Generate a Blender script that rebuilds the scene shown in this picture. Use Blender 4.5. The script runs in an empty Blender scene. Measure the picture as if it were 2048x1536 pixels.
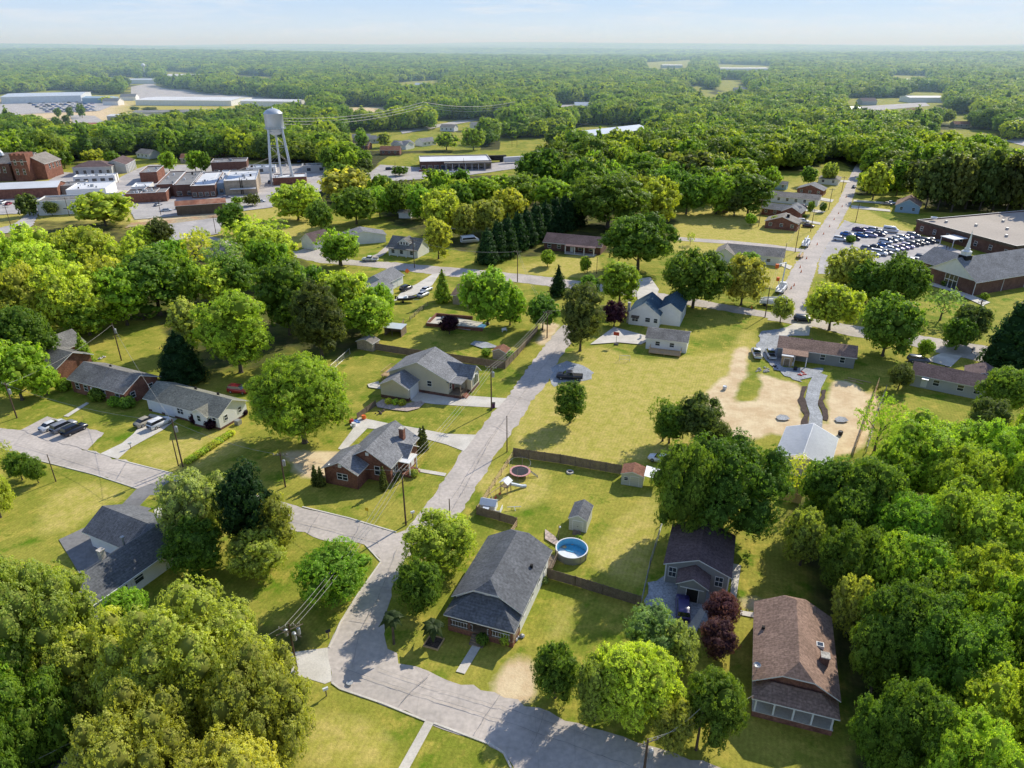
import bpy, math, random
import numpy as np
from mathutils import Vector, Matrix
from mathutils.geometry import tessellate_polygon
R = random.Random(7); NR = np.random.default_rng(7)
SC = bpy.context.scene
COL = SC.collection
# ------------------------------------------------------------------ camera model
F, CH, HY = 1410.0, 67.0, 88.0
PT = math.atan((768-HY)/F); SN, CS = math.sin(PT), math.cos(PT)
def P(x, y, h=0.0):
    u, v = (x-1024)/F, (y-768)/F
    t = (CH-h)/(SN+v*CS)
    return (u*t, t*(CS-v*SN))
def Q(X, Y, Z=0.0):
    d = Y*CS+(CH-Z)*SN; b = (CH-Z)*CS-Y*SN
    return (1024+F*X/d, 768+F*b/d)
def zat(y, Y):           # height of the view ray of image row y above the ground distance Y
    v = (y-768)/F
    return CH-Y*(SN+v*CS)/(CS-v*SN)
cam = bpy.data.cameras.new('camera'); cam.sensor_width = 36; cam.lens = 36*F/2048
cam.clip_start = 1; cam.clip_end = 60000
co = bpy.data.objects.new('camera', cam); COL.objects.link(co)
co.location = (0, 0, CH); co.rotation_euler = (math.pi/2-PT, 0, 0); SC.camera = co
# ------------------------------------------------------------------ light
SUN_EL, SUN_AZ = math.radians(34.5), math.radians(41.3)     # azimuth clockwise from +Y
sd = Vector((math.sin(SUN_AZ)*math.cos(SUN_EL), math.cos(SUN_AZ)*math.cos(SUN_EL), math.sin(SUN_EL)))
sl = bpy.data.lights.new('sun', 'SUN'); sl.energy = 5.0; sl.angle = math.radians(0.53); sl.color = (1, .935, .79)
so = bpy.data.objects.new('sun', sl); COL.objects.link(so); so.rotation_euler = sd.to_track_quat('Z', 'Y').to_euler()
w = bpy.data.worlds.new('World'); SC.world = w; w.use_nodes = True
nt = w.node_tree; nt.nodes.clear()
N = nt.nodes.new; L = nt.links.new
sky = N('ShaderNodeTexSky'); sky.sky_type = 'NISHITA'; sky.sun_disc = False
sky.sun_elevation = SUN_EL; sky.sun_rotation = SUN_AZ; sky.air_density = 1.0; sky.dust_density = 0.25; sky.ozone_density = 2.2
tc = N('ShaderNodeTexCoord'); mp = N('ShaderNodeMapping'); mp.inputs['Scale'].default_value = (3.2, 3.2, 34)
nz = N('ShaderNodeTexNoise'); nz.inputs['Scale'].default_value = 2.1; nz.inputs['Detail'].default_value = 7; nz.inputs['Roughness'].default_value = .62
cr = N('ShaderNodeValToRGB'); cr.color_ramp.elements[0].position = .48; cr.color_ramp.elements[1].position = .74
cr.color_ramp.elements[1].color = (.8, .8, .8, 1)
mx = N('ShaderNodeMixRGB'); mx.inputs[2].default_value = (5.7, 6.0, 6.4, 1)
bg = N('ShaderNodeBackground'); bg.inputs['Strength'].default_value = 0.15; wo = N('ShaderNodeOutputWorld')
L(tc.outputs['Generated'], mp.inputs['Vector']); L(mp.outputs[0], nz.inputs['Vector']); L(nz.outputs['Fac'], cr.inputs[0])
tn = N('ShaderNodeMixRGB'); tn.blend_type = 'MULTIPLY'; tn.inputs[0].default_value = 1; tn.inputs[2].default_value = (.80, .93, 1.14, 1); L(sky.outputs[0], tn.inputs[1])
spz = N('ShaderNodeSeparateXYZ'); L(tc.outputs['Generated'], spz.inputs[0])
gr = N('ShaderNodeValToRGB'); ge = gr.color_ramp.elements; ge[0].position = 0; ge[0].color = (.50, .57, .66, 1); ge[1].position = 1; ge[1].color = (.12, .22, .50, 1)
e_ = ge.new(.12); e_.color = (.33, .455, .64, 1)
gm = N('ShaderNodeMapRange'); gm.inputs[2].default_value = .5; L(spz.outputs['Z'], gm.inputs[0]); L(gm.outputs[0], gr.inputs[0])
gv = N('ShaderNodeVectorMath'); gv.operation = 'SCALE'; gv.inputs['Scale'].default_value = 10; L(gr.outputs[0], gv.inputs[0])
gf = N('ShaderNodeMapRange'); gf.inputs[1].default_value = .08; gf.inputs[2].default_value = .5; gf.inputs[3].default_value = .92; gf.inputs[4].default_value = 0; L(spz.outputs['Z'], gf.inputs[0])
g2 = N('ShaderNodeMixRGB'); L(gf.outputs[0], g2.inputs[0]); L(tn.outputs[0], g2.inputs[1]); L(gv.outputs[0], g2.inputs[2])
L(cr.outputs[0], mx.inputs[0]); L(g2.outputs[0], mx.inputs[1]); L(mx.outputs[0], bg.inputs[0]); L(bg.outputs[0], wo.inputs[0])
SC.view_settings.view_transform = 'Standard'; SC.view_settings.look = 'None'; SC.view_settings.exposure = 0; SC.view_settings.gamma = 1
SC.render.engine = 'CYCLES'
cy = SC.cycles
cy.use_denoising = True; cy.max_bounces = 6; cy.diffuse_bounces = 3; cy.glossy_bounces = 2; cy.transmission_bounces = 3; cy.volume_bounces = 1
cy.use_adaptive_sampling = True; cy.adaptive_threshold = 0.02
# ------------------------------------------------------------------ materials
def newmat(name):
    m = bpy.data.materials.new(name); m.use_nodes = True; m.node_tree.nodes.clear(); return m
def node(t, kind, **kw):
    n = t.nodes.new('ShaderNode'+kind)
    for k, v in kw.items():
        if hasattr(n, k): setattr(n, k, v)
        else: n.inputs[k.replace('_', ' ')].default_value = v
    return n
def c4(c): return (c[0], c[1], c[2], 1)
def mat(name, col, rough=.8, var=.25, scale=.6, fine=.18, fscale=9, metal=0, bump=0, tint=None, objcol=False, spec=.3):
    """surface with large blotches, fine speckle and optional bump"""
    m = newmat(name); t = m.node_tree; l = t.links.new
    tc = node(t, 'TexCoord'); n1 = node(t, 'TexNoise', Scale=scale, Detail=5.0); n2 = node(t, 'TexNoise', Scale=fscale, Detail=3.0)
    l(tc.outputs['Object'], n1.inputs['Vector']); l(tc.outputs['Object'], n2.inputs['Vector'])
    a = node(t, 'MapRange'); a.inputs[1].default_value = .25; a.inputs[2].default_value = .75; a.inputs[3].default_value = 1-var; a.inputs[4].default_value = 1+var
    b = node(t, 'MapRange'); b.inputs[1].default_value = .3; b.inputs[2].default_value = .7; b.inputs[3].default_value = 1-fine; b.inputs[4].default_value = 1+fine
    l(n1.outputs['Fac'], a.inputs[0]); l(n2.outputs['Fac'], b.inputs[0])
    mu = node(t, 'Math', operation='MULTIPLY'); l(a.outputs[0], mu.inputs[0]); l(b.outputs[0], mu.inputs[1])
    vm = node(t, 'VectorMath', operation='SCALE'); l(mu.outputs[0], vm.inputs['Scale'])
    if objcol:
        oi = node(t, 'ObjectInfo'); l(oi.outputs['Color'], vm.inputs[0])
    elif tint:
        mxn = node(t, 'MixRGB'); mxn.inputs[1].default_value = c4(col); mxn.inputs[2].default_value = c4(tint)
        rp = node(t, 'MapRange'); rp.inputs[1].default_value = .4; rp.inputs[2].default_value = .62
        n3 = node(t, 'TexNoise', Scale=scale*1.7, Detail=6.0); l(tc.outputs['Object'], n3.inputs['Vector'])
        l(n3.outputs['Fac'], rp.inputs[0]); l(rp.outputs[0], mxn.inputs[0]); l(mxn.outputs[0], vm.inputs[0])
    else: vm.inputs[0].default_value = col
    p = node(t, 'BsdfPrincipled', Roughness=rough, Metallic=metal); p.inputs['Specular IOR Level'].default_value = spec
    l(vm.outputs[0], p.inputs['Base Color'])
    if bump:
        bm = node(t, 'Bump', Strength=bump, Distance=.05); l(n2.outputs['Fac'], bm.inputs['Height']); l(bm.outputs[0], p.inputs['Normal'])
    o = node(t, 'OutputMaterial'); l(p.outputs[0], o.inputs[0])
    return m
def shingle(name, col, var=.22):
    m = mat(name, col, .92, var, .35, .3, 3.2, spec=.15); t = m.node_tree; l = t.links.new
    p = next(n for n in t.nodes if n.type == 'BSDF_PRINCIPLED'); src = p.inputs['Base Color'].links[0].from_socket
    tc = next(n for n in t.nodes if n.type == 'TEX_COORD')
    br = node(t, 'TexBrick', Scale=1.0); br.inputs['Brick Width'].default_value = 1.0; br.inputs['Row Height'].default_value = .3
    br.inputs['Mortar Size'].default_value = .03; br.inputs['Color1'].default_value = (.85, .85, .85, 1); br.inputs['Color2'].default_value = (1.12, 1.12, 1.12, 1); br.inputs['Mortar'].default_value = (.7, .7, .7, 1)
    l(tc.outputs['Object'], br.inputs['Vector'])
    mm = node(t, 'MixRGB', blend_type='MULTIPLY'); mm.inputs[0].default_value = .8; l(src, mm.inputs[1]); l(br.outputs[0], mm.inputs[2]); l(mm.outputs[0], p.inputs['Base Color'])
    return m
def siding(name, col, per=.22, dark=.82):
    m = mat(name, col, .7, .08, .5, .05, 8); t = m.node_tree; l = t.links.new
    p = next(n for n in t.nodes if n.type == 'BSDF_PRINCIPLED'); src = p.inputs['Base Color'].links[0].from_socket
    tc = next(n for n in t.nodes if n.type == 'TEX_COORD'); sp = node(t, 'SeparateXYZ'); l(tc.outputs['Object'], sp.inputs[0])
    md = node(t, 'Math', operation='MODULO'); md.inputs[1].default_value = per; l(sp.outputs['Z'], md.inputs[0])
    mr = node(t, 'MapRange'); mr.inputs[1].default_value = 0; mr.inputs[2].default_value = per*.3; mr.inputs[3].default_value = dark; mr.inputs[4].default_value = 1
    l(md.outputs[0], mr.inputs[0]); vm = node(t, 'VectorMath', operation='SCALE'); l(src, vm.inputs[0]); l(mr.outputs[0], vm.inputs['Scale']); l(vm.outputs[0], p.inputs['Base Color'])
    return m
M = {}
M['sh_dark'] = shingle('dark_grey_shingle', (.15, .155, .165)); M['sh_grey'] = shingle('grey_shingle', (.245, .245, .25))
M['sh_weath'] = shingle('weathered_shingle', (.22, .21, .195), .35); M['sh_green'] = shingle('olive_grey_shingle', (.245, .24, .195))
M['sh_brown'] = shingle('brown_shingle', (.31, .205, .155)); M['sh_plum'] = shingle('plum_brown_shingle', (.17, .12, .115))
M['sh_blue'] = shingle('blue_grey_shingle', (.07, .12, .16)); M['sh_tan'] = shingle('tan_shingle', (.3, .27, .235))
M['sh_red'] = shingle('red_shingle', (.27, .13, .085))
M['white'] = siding('white_siding', (.80, .79, .76)); M['cream'] = siding('cream_siding', (.60, .54, .40)); M['greige'] = siding('grey_siding', (.30, .30, .29))
M['pale'] = siding('pale_grey_siding', (.47, .47, .46)); M['palegrn'] = siding('pale_shed_boards', (.58, .58, .48), .4)
M['blue'] = siding('blue_siding', (.30, .42, .52))
M['trim'] = mat('white_trim', (.78, .77, .74), .6, .06, 1, .03, 9)
def brickmat(name, c1, c2, mort=(.35, .3, .26)):
    m = mat(name, c1, .9, .22, .5, .28, 4.0, tint=c2); return m
M['brick'] = brickmat('red_brick', (.20, .085, .058), (.26, .12, .08)); M['brickd'] = brickmat('dark_brick', (.135, .07, .052), (.175, .095, .07))
M['brickt'] = brickmat('tan_block', (.44, .36, .27), (.38, .31, .23)); M['rust'] = mat('rusty_metal_roof', (.30, .12, .07), .8, .4, .2, .2, 5, tint=(.42, .22, .14))
M['glass'] = mat('window_glass', (.03, .04, .05), .08, .3, .7, .1, 4, spec=.8)
M['carglass'] = mat('car_glass', (.02, .024, .03), .05, .1, 1, .05, 4, spec=.9)
M['dark'] = mat('dark_recess', (.02, .018, .016), .8)
M['door'] = mat('painted_door', (.30, .09, .07), .5, .1)
M['gdoor'] = mat('white_garage_door', (.74, .74, .74), .5, .05, 1, .03)
M['membrane'] = mat('white_roof_membrane', (.72, .72, .72), .7, .12, .08, .06, 2); M['tar'] = mat('tar_roof', (.24, .235, .23), .9, .25, .12, .1, 2)
M['beige_roof'] = mat('beige_gravel_roof', (.44, .38, .32), .95, .14, .06, .12, 2)
M['metal'] = mat('pale_sheet_metal', (.62, .66, .70), .45, .1, .3, .05, 3, metal=.15, spec=.5)
M['tank'] = mat('silver_tank_paint', (.56, .60, .64), .4, .12, .2, .06, 2, metal=.25, spec=.5)
M['wood'] = mat('weathered_wood', (.25, .19, .13), .9, .3, 1.2, .25, 9); M['newwood'] = mat('new_lumber', (.52, .36, .20), .85, .15, 1, .15, 8)
M['fence'] = mat('fence_boards', (.20, .155, .115), .95, .25, 1.5, .35, 12); M['pole'] = mat('creosoted_pole', (.115, .075, .05), .95, .3, 1, .2, 8)
M['galv'] = mat('galvanised_steel', (.38, .39, .40), .45, .1, 1, .05, 9, metal=.5); M['black'] = mat('black_rubber', (.02, .02, .021), .7)
M['asphalt'] = None
M['conc'] = mat('pale_concrete', (.68, .63, .55), .9, .12, .25, .10, 5, tint=(.60, .55, .47)); M['gravel'] = mat('blue_grey_gravel', (.36, .37, .38), .95, .25, .4, .35, 4)
M['paver'] = mat('pink_paver', (.48, .38, .32), .9, .15, .5, .35, 3); M['mulch'] = mat('dark_mulch', (.085, .06, .05), 1, .3, 1, .5, 6)
M['dirt'] = mat('orange_clay', (.46, .28, .16), 1, .25, .1, .25, 1.2, tint=(.40, .34, .22))
M['paint'] = mat('car_paint', (.5, .5, .5), .28, .03, 1, .02, 4, objcol=True, spec=.6)
M['plain'] = mat('painted_plastic', (.5, .5, .5), .5, .08, 1, .05, 4, objcol=True)
M['bark'] = mat('grey_brown_bark', (.12, .095, .07), .95, .3, .8, .3, 5)
M['stone'] = mat('pale_stone', (.5, .46, .4), .9, .2, 1, .3, 4)
M['water'] = mat('pool_water', (.10, .42, .62), .08, .2, .8, .1, 3, spec=.8)
def asphalt(name, c1, c2):
    m = mat(name, c1, .93, .10, .09, .13, 1.6, tint=c2, spec=.2); t = m.node_tree; l = t.links.new
    p = next(n for n in t.nodes if n.type == 'BSDF_PRINCIPLED'); src = p.inputs['Base Color'].links[0].from_socket
    tc = next(n for n in t.nodes if n.type == 'TEX_COORD')
    nz = node(t, 'TexNoise', Scale=.5, Detail=3.0); l(tc.outputs['Object'], nz.inputs['Vector'])
    mm = node(t, 'MixRGB'); mm.inputs[0].default_value = .12; l(tc.outputs['Object'], mm.inputs[1]); l(nz.outputs['Color'], mm.inputs[2])
    vo = node(t, 'TexVoronoi', feature='DISTANCE_TO_EDGE', Scale=.16); l(mm.outputs[0], vo.inputs['Vector'])
    mr = node(t, 'MapRange'); mr.inputs[1].default_value = .002; mr.inputs[2].default_value = .010; mr.inputs[3].default_value = .90; mr.inputs[4].default_value = 1
    l(vo.outputs['Distance'], mr.inputs[0]); vm = node(t, 'VectorMath', operation='SCALE'); l(src, vm.inputs[0]); l(mr.outputs[0], vm.inputs['Scale']); l(vm.outputs[0], p.inputs['Base Color'])
    return m
M['asphalt'] = asphalt('aged_asphalt', (.57, .50, .44), (.48, .425, .375)); M['asphaltd'] = asphalt('dark_asphalt', (.27, .26, .255), (.21, .205, .20))
M['asphaltb'] = asphalt('lot_asphalt', (.52, .48, .45), (.43, .40, .38))
def leafmat(name, src='obj', trans=.46):
    m = newmat(name); t = m.node_tree; l = t.links.new
    oi = node(t, 'ObjectInfo'); at = node(t, 'Attribute', attribute_name='v')
    if src == 'obj': base = oi.outputs['Color']
    else:
        r = node(t, 'ValToRGB'); e = r.color_ramp.elements
        cols = [(0, (.15, .25, .04)), (.25, (.24, .36, .045)), (.45, (.34, .45, .05)), (.6, (.10, .16, .04)), (.78, (.45, .52, .05)), (1, (.20, .28, .05))]
        e[0].position = 0; e[0].color = c4(cols[0][1]); e[1].position = 1; e[1].color = c4(cols[-1][1])
        for p_, c_ in cols[1:-1]: x = e.new(p_); x.color = c4(c_)
        l(oi.outputs['Random'], r.inputs[0]); base = r.outputs[0]
    mr = node(t, 'MapRange'); mr.inputs[3].default_value = .55; mr.inputs[4].default_value = 1.65; l(at.outputs['Fac'], mr.inputs[0])
    vm = node(t, 'VectorMath', operation='SCALE'); l(base, vm.inputs[0]); l(mr.outputs[0], vm.inputs['Scale'])
    hs = node(t, 'HueSaturation'); h = node(t, 'MapRange'); h.inputs[3].default_value = .512; h.inputs[4].default_value = .488; l(at.outputs['Fac'], h.inputs[0])
    l(h.outputs[0], hs.inputs['Hue']); l(vm.outputs[0], hs.inputs['Color'])
    p = node(t, 'BsdfPrincipled', Roughness=.55); p.inputs['Specular IOR Level'].default_value = .25; l(hs.outputs[0], p.inputs['Base Color'])
    tr = node(t, 'BsdfTranslucent'); vs = node(t, 'VectorMath', operation='MULTIPLY'); vs.inputs[1].default_value = (1.6, 1.6, .7); l(hs.outputs[0], vs.inputs[0]); l(vs.outputs[0], tr.inputs['Color'])
    mx = node(t, 'MixShader'); mx.inputs[0].default_value = trans; l(p.outputs[0], mx.inputs[1]); l(tr.outputs[0], mx.inputs[2])
    o = node(t, 'OutputMaterial'); l(mx.outputs[0], o.inputs[0]); return m
M['leaf'] = leafmat('leaf'); M['leaf_far'] = leafmat('leaf_distant', 'rnd')
def corem(name, obj=True):  # opaque lobe cores: crown-interior shade put into a darker colour, added to block light
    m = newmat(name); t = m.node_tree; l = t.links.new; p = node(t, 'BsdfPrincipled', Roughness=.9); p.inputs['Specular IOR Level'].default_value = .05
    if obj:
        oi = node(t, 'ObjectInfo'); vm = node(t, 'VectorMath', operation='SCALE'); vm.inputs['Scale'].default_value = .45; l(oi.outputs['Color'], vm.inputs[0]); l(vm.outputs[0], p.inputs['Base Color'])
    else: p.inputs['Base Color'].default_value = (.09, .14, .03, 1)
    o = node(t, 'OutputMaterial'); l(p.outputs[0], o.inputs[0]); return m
M['core'] = corem('painted_shade_core'); M['core_far'] = corem('painted_shade_core_distant', False)
def flat(name, col, rough=.6): return mat(name, col, rough, .08, 1, .05, 5)
M['purple'] = flat('purple_bin', (.10, .03, .12)); M['orange'] = flat('orange_plastic', (.75, .16, .03)); M['yellow'] = flat('yellow_plastic', (.7, .5, .03))
M['bluep'] = flat('blue_plastic', (.08, .2, .5)); M['redp'] = flat('red_plastic', (.5, .06, .04)); M['signo'] = flat('orange_sign', (.85, .2, .05))
M['whitep'] = flat('white_plastic', (.78, .78, .78)); M['pink'] = flat('pink_pad', (.65, .32, .30)); M['mesh'] = flat('black_mat', (.03, .03, .035))
M['letters'] = flat('dark_lettering', (.05, .05, .08)); M['wire'] = flat('overhead_cable', (.42, .39, .34), .5)
# ------------------------------------------------------------------ mesh builder
class MB:
    def __init__(s): s.v = []; s.f = []; s.m = []
    def face(s, pts, mi=0):
        b = len(s.v); s.v += [tuple(p) for p in pts]; s.f.append(tuple(range(b, b+len(pts)))); s.m.append(mi)
    def box(s, x0, x1, y0, y1, z0, z1, mi=0, mt=None):
        b = len(s.v); s.v += [(x0, y0, z0), (x1, y0, z0), (x1, y1, z0), (x0, y1, z0), (x0, y0, z1), (x1, y0, z1), (x1, y1, z1), (x0, y1, z1)]
        for k, q in enumerate([(3, 2, 1, 0), (4, 5, 6, 7), (0, 1, 5, 4), (1, 2, 6, 5), (2, 3, 7, 6), (3, 0, 4, 7)]):
            s.f.append(tuple(b+i for i in q)); s.m.append(mt if (k == 1 and mt is not None) else mi)
        return s
    def tube(s, pts, r, n=6, mi=0, r1=None):
        pts = [Vector(p) for p in pts]; rings = []; m = len(pts)
        for i, p in enumerate(pts):
            d = (pts[min(i+1, m-1)]-pts[max(i-1, 0)]).normalized(); a = Vector((0, 0, 1)) if abs(d.z) < .9 else Vector((1, 0, 0))
            u = d.cross(a).normalized(); w_ = d.cross(u); rr = r if r1 is None else r+(r1-r)*i/(m-1); b = len(s.v)
            for k in range(n):
                t = 2*math.pi*k/n; s.v.append(tuple(p+u*math.cos(t)*rr+w_*math.sin(t)*rr))
            rings.append(b)
        for a, b in zip(rings, rings[1:]):
            for k in range(n): s.f.append((a+k, a+(k+1) % n, b+(k+1) % n, b+k)); s.m.append(mi)
        s.f.append(tuple(rings[0]+k for k in range(n))[::-1]); s.m.append(mi); s.f.append(tuple(rings[-1]+k for k in range(n))); s.m.append(mi)
        return s
    def lathe(s, prof, n=20, cx=0, cy=0, mi=0, cap=True):
        rings = []
        for r, z in prof:
            b = len(s.v); rings.append(b)
            for k in range(n): t = 2*math.pi*k/n; s.v.append((cx+r*math.cos(t), cy+r*math.sin(t), z))
        for a, b in zip(rings, rings[1:]):
            for k in range(n): s.f.append((a+k, a+(k+1) % n, b+(k+1) % n, b+k)); s.m.append(mi)
        if cap:
            s.f.append(tuple(rings[0]+k for k in range(n))[::-1]); s.m.append(mi); s.f.append(tuple(rings[-1]+k for k in range(n))); s.m.append(mi)
        return s
    def prism(s, poly, z0, z1, mi=0, mt=None):      # poly xy, convex or not
        n = len(poly); b = len(s.v)
        s.v += [(p[0], p[1], z0) for p in poly]+[(p[0], p[1], z1) for p in poly]
        for k in range(n): s.f.append((b+k, b+(k+1) % n, b+n+(k+1) % n, b+n+k)); s.m.append(mi)
        s.f.append(tuple(b+n+k for k in range(n))); s.m.append(mi if mt is None else mt)
        s.f.append(tuple(b+k for k in range(n))[::-1]); s.m.append(mi); return s
    def mesh(s, name, mats, smooth=False):
        me = bpy.data.meshes.new(name); me.from_pydata(s.v, [], s.f); me.polygons.foreach_set('material_index', s.m)
        for m_ in (mats if isinstance(mats, (list, tuple)) else [mats]): me.materials.append(M[m_] if isinstance(m_, str) else m_)
        if smooth: me.polygons.foreach_set('use_smooth', [True]*len(s.f))
        me.update(); return me
    def build(s, name, mats, parent=None, **kw): return put(name, s.mesh(name, mats, kw.pop('smooth', False)), parent, **kw)
def put(name, data, parent=None, loc=None, rz=None, sc=None, col=None, label=None, cat=None, group=None, kind=None):
    o = bpy.data.objects.new(name, data); COL.objects.link(o)
    if parent: o.parent = parent
    if loc is not None: o.location = loc
    if rz is not None: o.rotation_euler = (0, 0, rz)
    if sc is not None: o.scale = sc
    if col is not None: o.color = c4(col)
    if label: o['label'] = label
    if cat: o['category'] = cat
    if group: o['group'] = group
    if kind: o['kind'] = kind
    return o
def empty(name, loc, rz=0, **kw): return put(name, None, None, loc=loc, rz=rz, **kw)
def copy_tree(o, parent=None, col=None):
    c = o.copy(); COL.objects.link(c)
    if parent: c.parent = parent
    if col is not None: c.color = c4(col)
    for ch in list(o.children): copy_tree(ch, c, col)
    return c
D2R = math.radians
# ------------------------------------------------------------------ pixel-traced ground polygons
def gp(pts, h=0): return [P(x, y, h) for x, y in pts]
def inpoly(X, Y, poly):
    X = np.asarray(X, float); Y = np.asarray(Y, float); r = np.zeros(X.shape, bool); n = len(poly)
    for i in range(n):
        x1, y1 = poly[i]; x2, y2 = poly[(i+1) % n]
        if y1 == y2: continue
        c = ((y1 > Y) != (y2 > Y)) & (X < (x2-x1)*(Y-y1)/(y2-y1)+x1); r ^= c
    return r
# visible open areas in the far half (photo pixels); no woodland tree may stand in or hide them
CLEAR = [
 [(-300,352),(0,348),(60,350),(120,345),(140,325),(200,318),(300,306),(330,322),(420,318),(500,322),(640,332),(655,346),(742,346),(765,318),(830,306),(940,303),(1060,300),(1060,345),(1000,352),(760,358),(655,362),(640,372),(600,410),(540,420),(450,455),(440,478),(270,480),(265,440),(150,475),(-300,520)],
 [(-300,230),(0,190),(130,180),(190,188),(245,190),(260,172),(300,165),(325,175),(400,187),(480,192),(620,205),(620,218),(480,226),(400,236),(250,248),(215,258),(140,258),(60,240)],
 [(672,212),(775,214),(792,226),(735,232),(690,222)], [(470,150),(545,154),(545,162),(470,160)], [(330,142),(395,146),(395,154),(330,150)],
 [(1288,125),(1385,120),(1372,142),(1300,142)], [(1435,128),(1540,132),(1540,146),(1440,146)], [(160,154),(300,154),(300,159),(160,159)],
 [(1520,345),(1600,345),(1640,330),(1680,322),(1722,360),(1705,392),(1780,384),(1838,384),(1846,428),(2200,425),(2200,520),(1640,545),(1550,560),(1340,500),(1352,440),(1440,432),(1510,395)],
 [(686,262),(780,262),(870,262),(960,266),(960,300),(686,300)], [(870,240),(990,240),(1000,258),(870,258)],
 [(1865,262),(1985,262),(2000,282),(2200,270),(2200,320),(2040,322),(1980,290),(1880,290)], [(1155,252),(1285,252),(1280,284),(1160,284)],
 [(1000,278),(1095,276),(1100,300),(1000,306)], [(1690,196),(1850,196),(1900,222),(1800,236),(1700,226)], [(1780,150),(1850,152),(1860,164),(1780,164)],
 [(1820,182),(1890,186),(1890,204),(1820,204)], [(1435,160),(1480,160),(1500,190),(1440,190)], [(800,275),(870,272),(870,300),(800,300)],
 [(1395,170),(1450,200),(1420,205),(1370,178)], [(1110,210),(1190,206),(1190,222),(1110,222)], [(790,165),(880,160),(880,178),(800,178)], [(1900,228),(1945,228),(1945,250),(1900,250)]]
CLEAR_A = [np.array(c, float) for c in CLEAR]
def clearpx(x, y):
    r = np.zeros(np.shape(x), bool)
    for c in CLEAR_A: r |= inpoly(x, y, c)
    return r
# ------------------------------------------------------------------ terrain
def terr(X, Y):
    X = np.asarray(X, float); Y = np.asarray(Y, float); d = np.hypot(X, Y)
    k = np.clip((d-1400)/2500, 0, 1); k = k*k*(3-2*k)
    z = 14*np.sin(X/1900+1.3)*np.cos(Y/2300+.4)+9*np.sin(X/700+Y/900)+8*np.sin(Y/520+X/2900+1)+10
    far = np.clip((d-7000)/6000, 0, 1); z = z+far*(22+14*np.sin(X/2600+2)+8*np.sin(X/1100))+far*np.clip(X/4000, 0, 1)*16
    return z*k
xs = np.concatenate([-np.geomspace(140, 16000, 70)[::-1], np.arange(-138, 218, 1.25), np.geomspace(220, 16000, 66)])
ys = np.concatenate([[-400, -150, -40], np.arange(20, 322, 1.25), np.geomspace(324, 20000, 130)])
GX, GY = np.meshgrid(xs, ys); nx, ny = len(xs), len(ys)
GZ = terr(GX, GY)
def layer(polys, px=True, blur=2):
    a = np.zeros(GX.shape)
    for pl in polys: a = np.maximum(a, inpoly(GX, GY, gp(pl)).astype(float))
    for _ in range(blur):
        b = np.pad(a, 1, mode='edge'); a = (b[:-2, 1:-1]+b[2:, 1:-1]+b[1:-1, :-2]+b[1:-1, 2:]+2*a)/6
    return a
dirt = layer([[(1516,746),(1558,760),(1602,769),(1599,852),(1563,857),(1500,880),(1490,850),(1510,816),(1525,774)], [(1480,800),(1520,810),(1505,880),(1450,890),(1440,840)], [(1600,840),(1665,850),(1700,905),(1660,912),(1540,860)], [(1470,700),(1500,690),(1490,760),(1450,770)],
  [(1663,757),(1716,769),(1735,796),(1712,900),(1660,905),(1655,830)], [(1444,758),(1480,751),(1468,799),(1450,854),(1418,872),(1409,785)],
  [(1032,1308),(1066,1322),(1072,1412),(1030,1410),(982,1388),(1006,1345)], [(1480,1195),(1520,1200),(1575,1206),(1560,1222),(1482,1222)],
  [(440,450),(265,455),(265,438),(440,425)], [(830,1095),(870,1085),(880,1110),(850,1120)], [(1745,775),(1762,790),(1735,880),(1715,905),(1712,890)],
  [(660,215),(780,212),(795,230),(690,226)], [(560,905),(660,900),(700,905),(660,960),(600,950)],
  [(1470,150),(1545,150),(1545,158),(1470,160)], [(0,198),(240,195),(245,240),(60,250),(0,230)], [(1085,640),(1118,650),(1095,690),(1075,690)]], blur=2)
dry = layer([[(1040,770),(1130,705),(1200,692),(1290,722),(1460,700),(1500,640),(1520,700),(1420,800),(1400,900),(1240,935),(1020,905)],
  [(1350,438),(1620,452),(1560,560),(1500,515),(1420,480),(1350,490)], [(240,905),(460,850),(500,900),(350,950)], [(150,960),(275,975),(150,1060),(60,1080),(90,1000)],
  [(1690,400),(1845,470),(1820,480),(1700,440)], [(1000,540),(1190,500),(1210,560),(1000,545)], [(1110,1190),(1160,1190),(1130,1290),(1080,1300)],
  [(940,940),(1100,930),(1110,1000),(980,1040)], [(1170,1100),(1330,960),(1290,1180),(1180,1140)], [(590,1410),(760,1440),(820,1536),(600,1536)],
  [(-300,380),(700,300),(640,480),(-300,560)], [(-300,230),(0,190),(640,190),(640,240),(130,262)], [(1340,430),(1720,330),(1700,440),(1600,600),(1340,500)]], blur=5)
pxx, pxy = Q(GX, np.maximum(GY, 1), GZ)
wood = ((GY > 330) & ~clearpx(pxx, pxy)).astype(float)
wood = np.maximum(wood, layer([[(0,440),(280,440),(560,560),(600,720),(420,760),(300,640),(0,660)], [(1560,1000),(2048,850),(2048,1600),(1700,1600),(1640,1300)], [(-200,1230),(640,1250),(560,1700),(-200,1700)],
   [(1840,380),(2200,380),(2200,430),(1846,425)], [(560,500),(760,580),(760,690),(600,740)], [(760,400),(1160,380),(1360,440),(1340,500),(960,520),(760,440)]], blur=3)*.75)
me = bpy.data.meshes.new('ground')
vv = np.stack([GX, GY, GZ], -1).reshape(-1, 3)
idx = np.arange(nx*ny).reshape(ny, nx); ff = np.stack([idx[:-1, :-1], idx[:-1, 1:], idx[1:, 1:], idx[1:, :-1]], -1).reshape(-1, 4)
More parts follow.
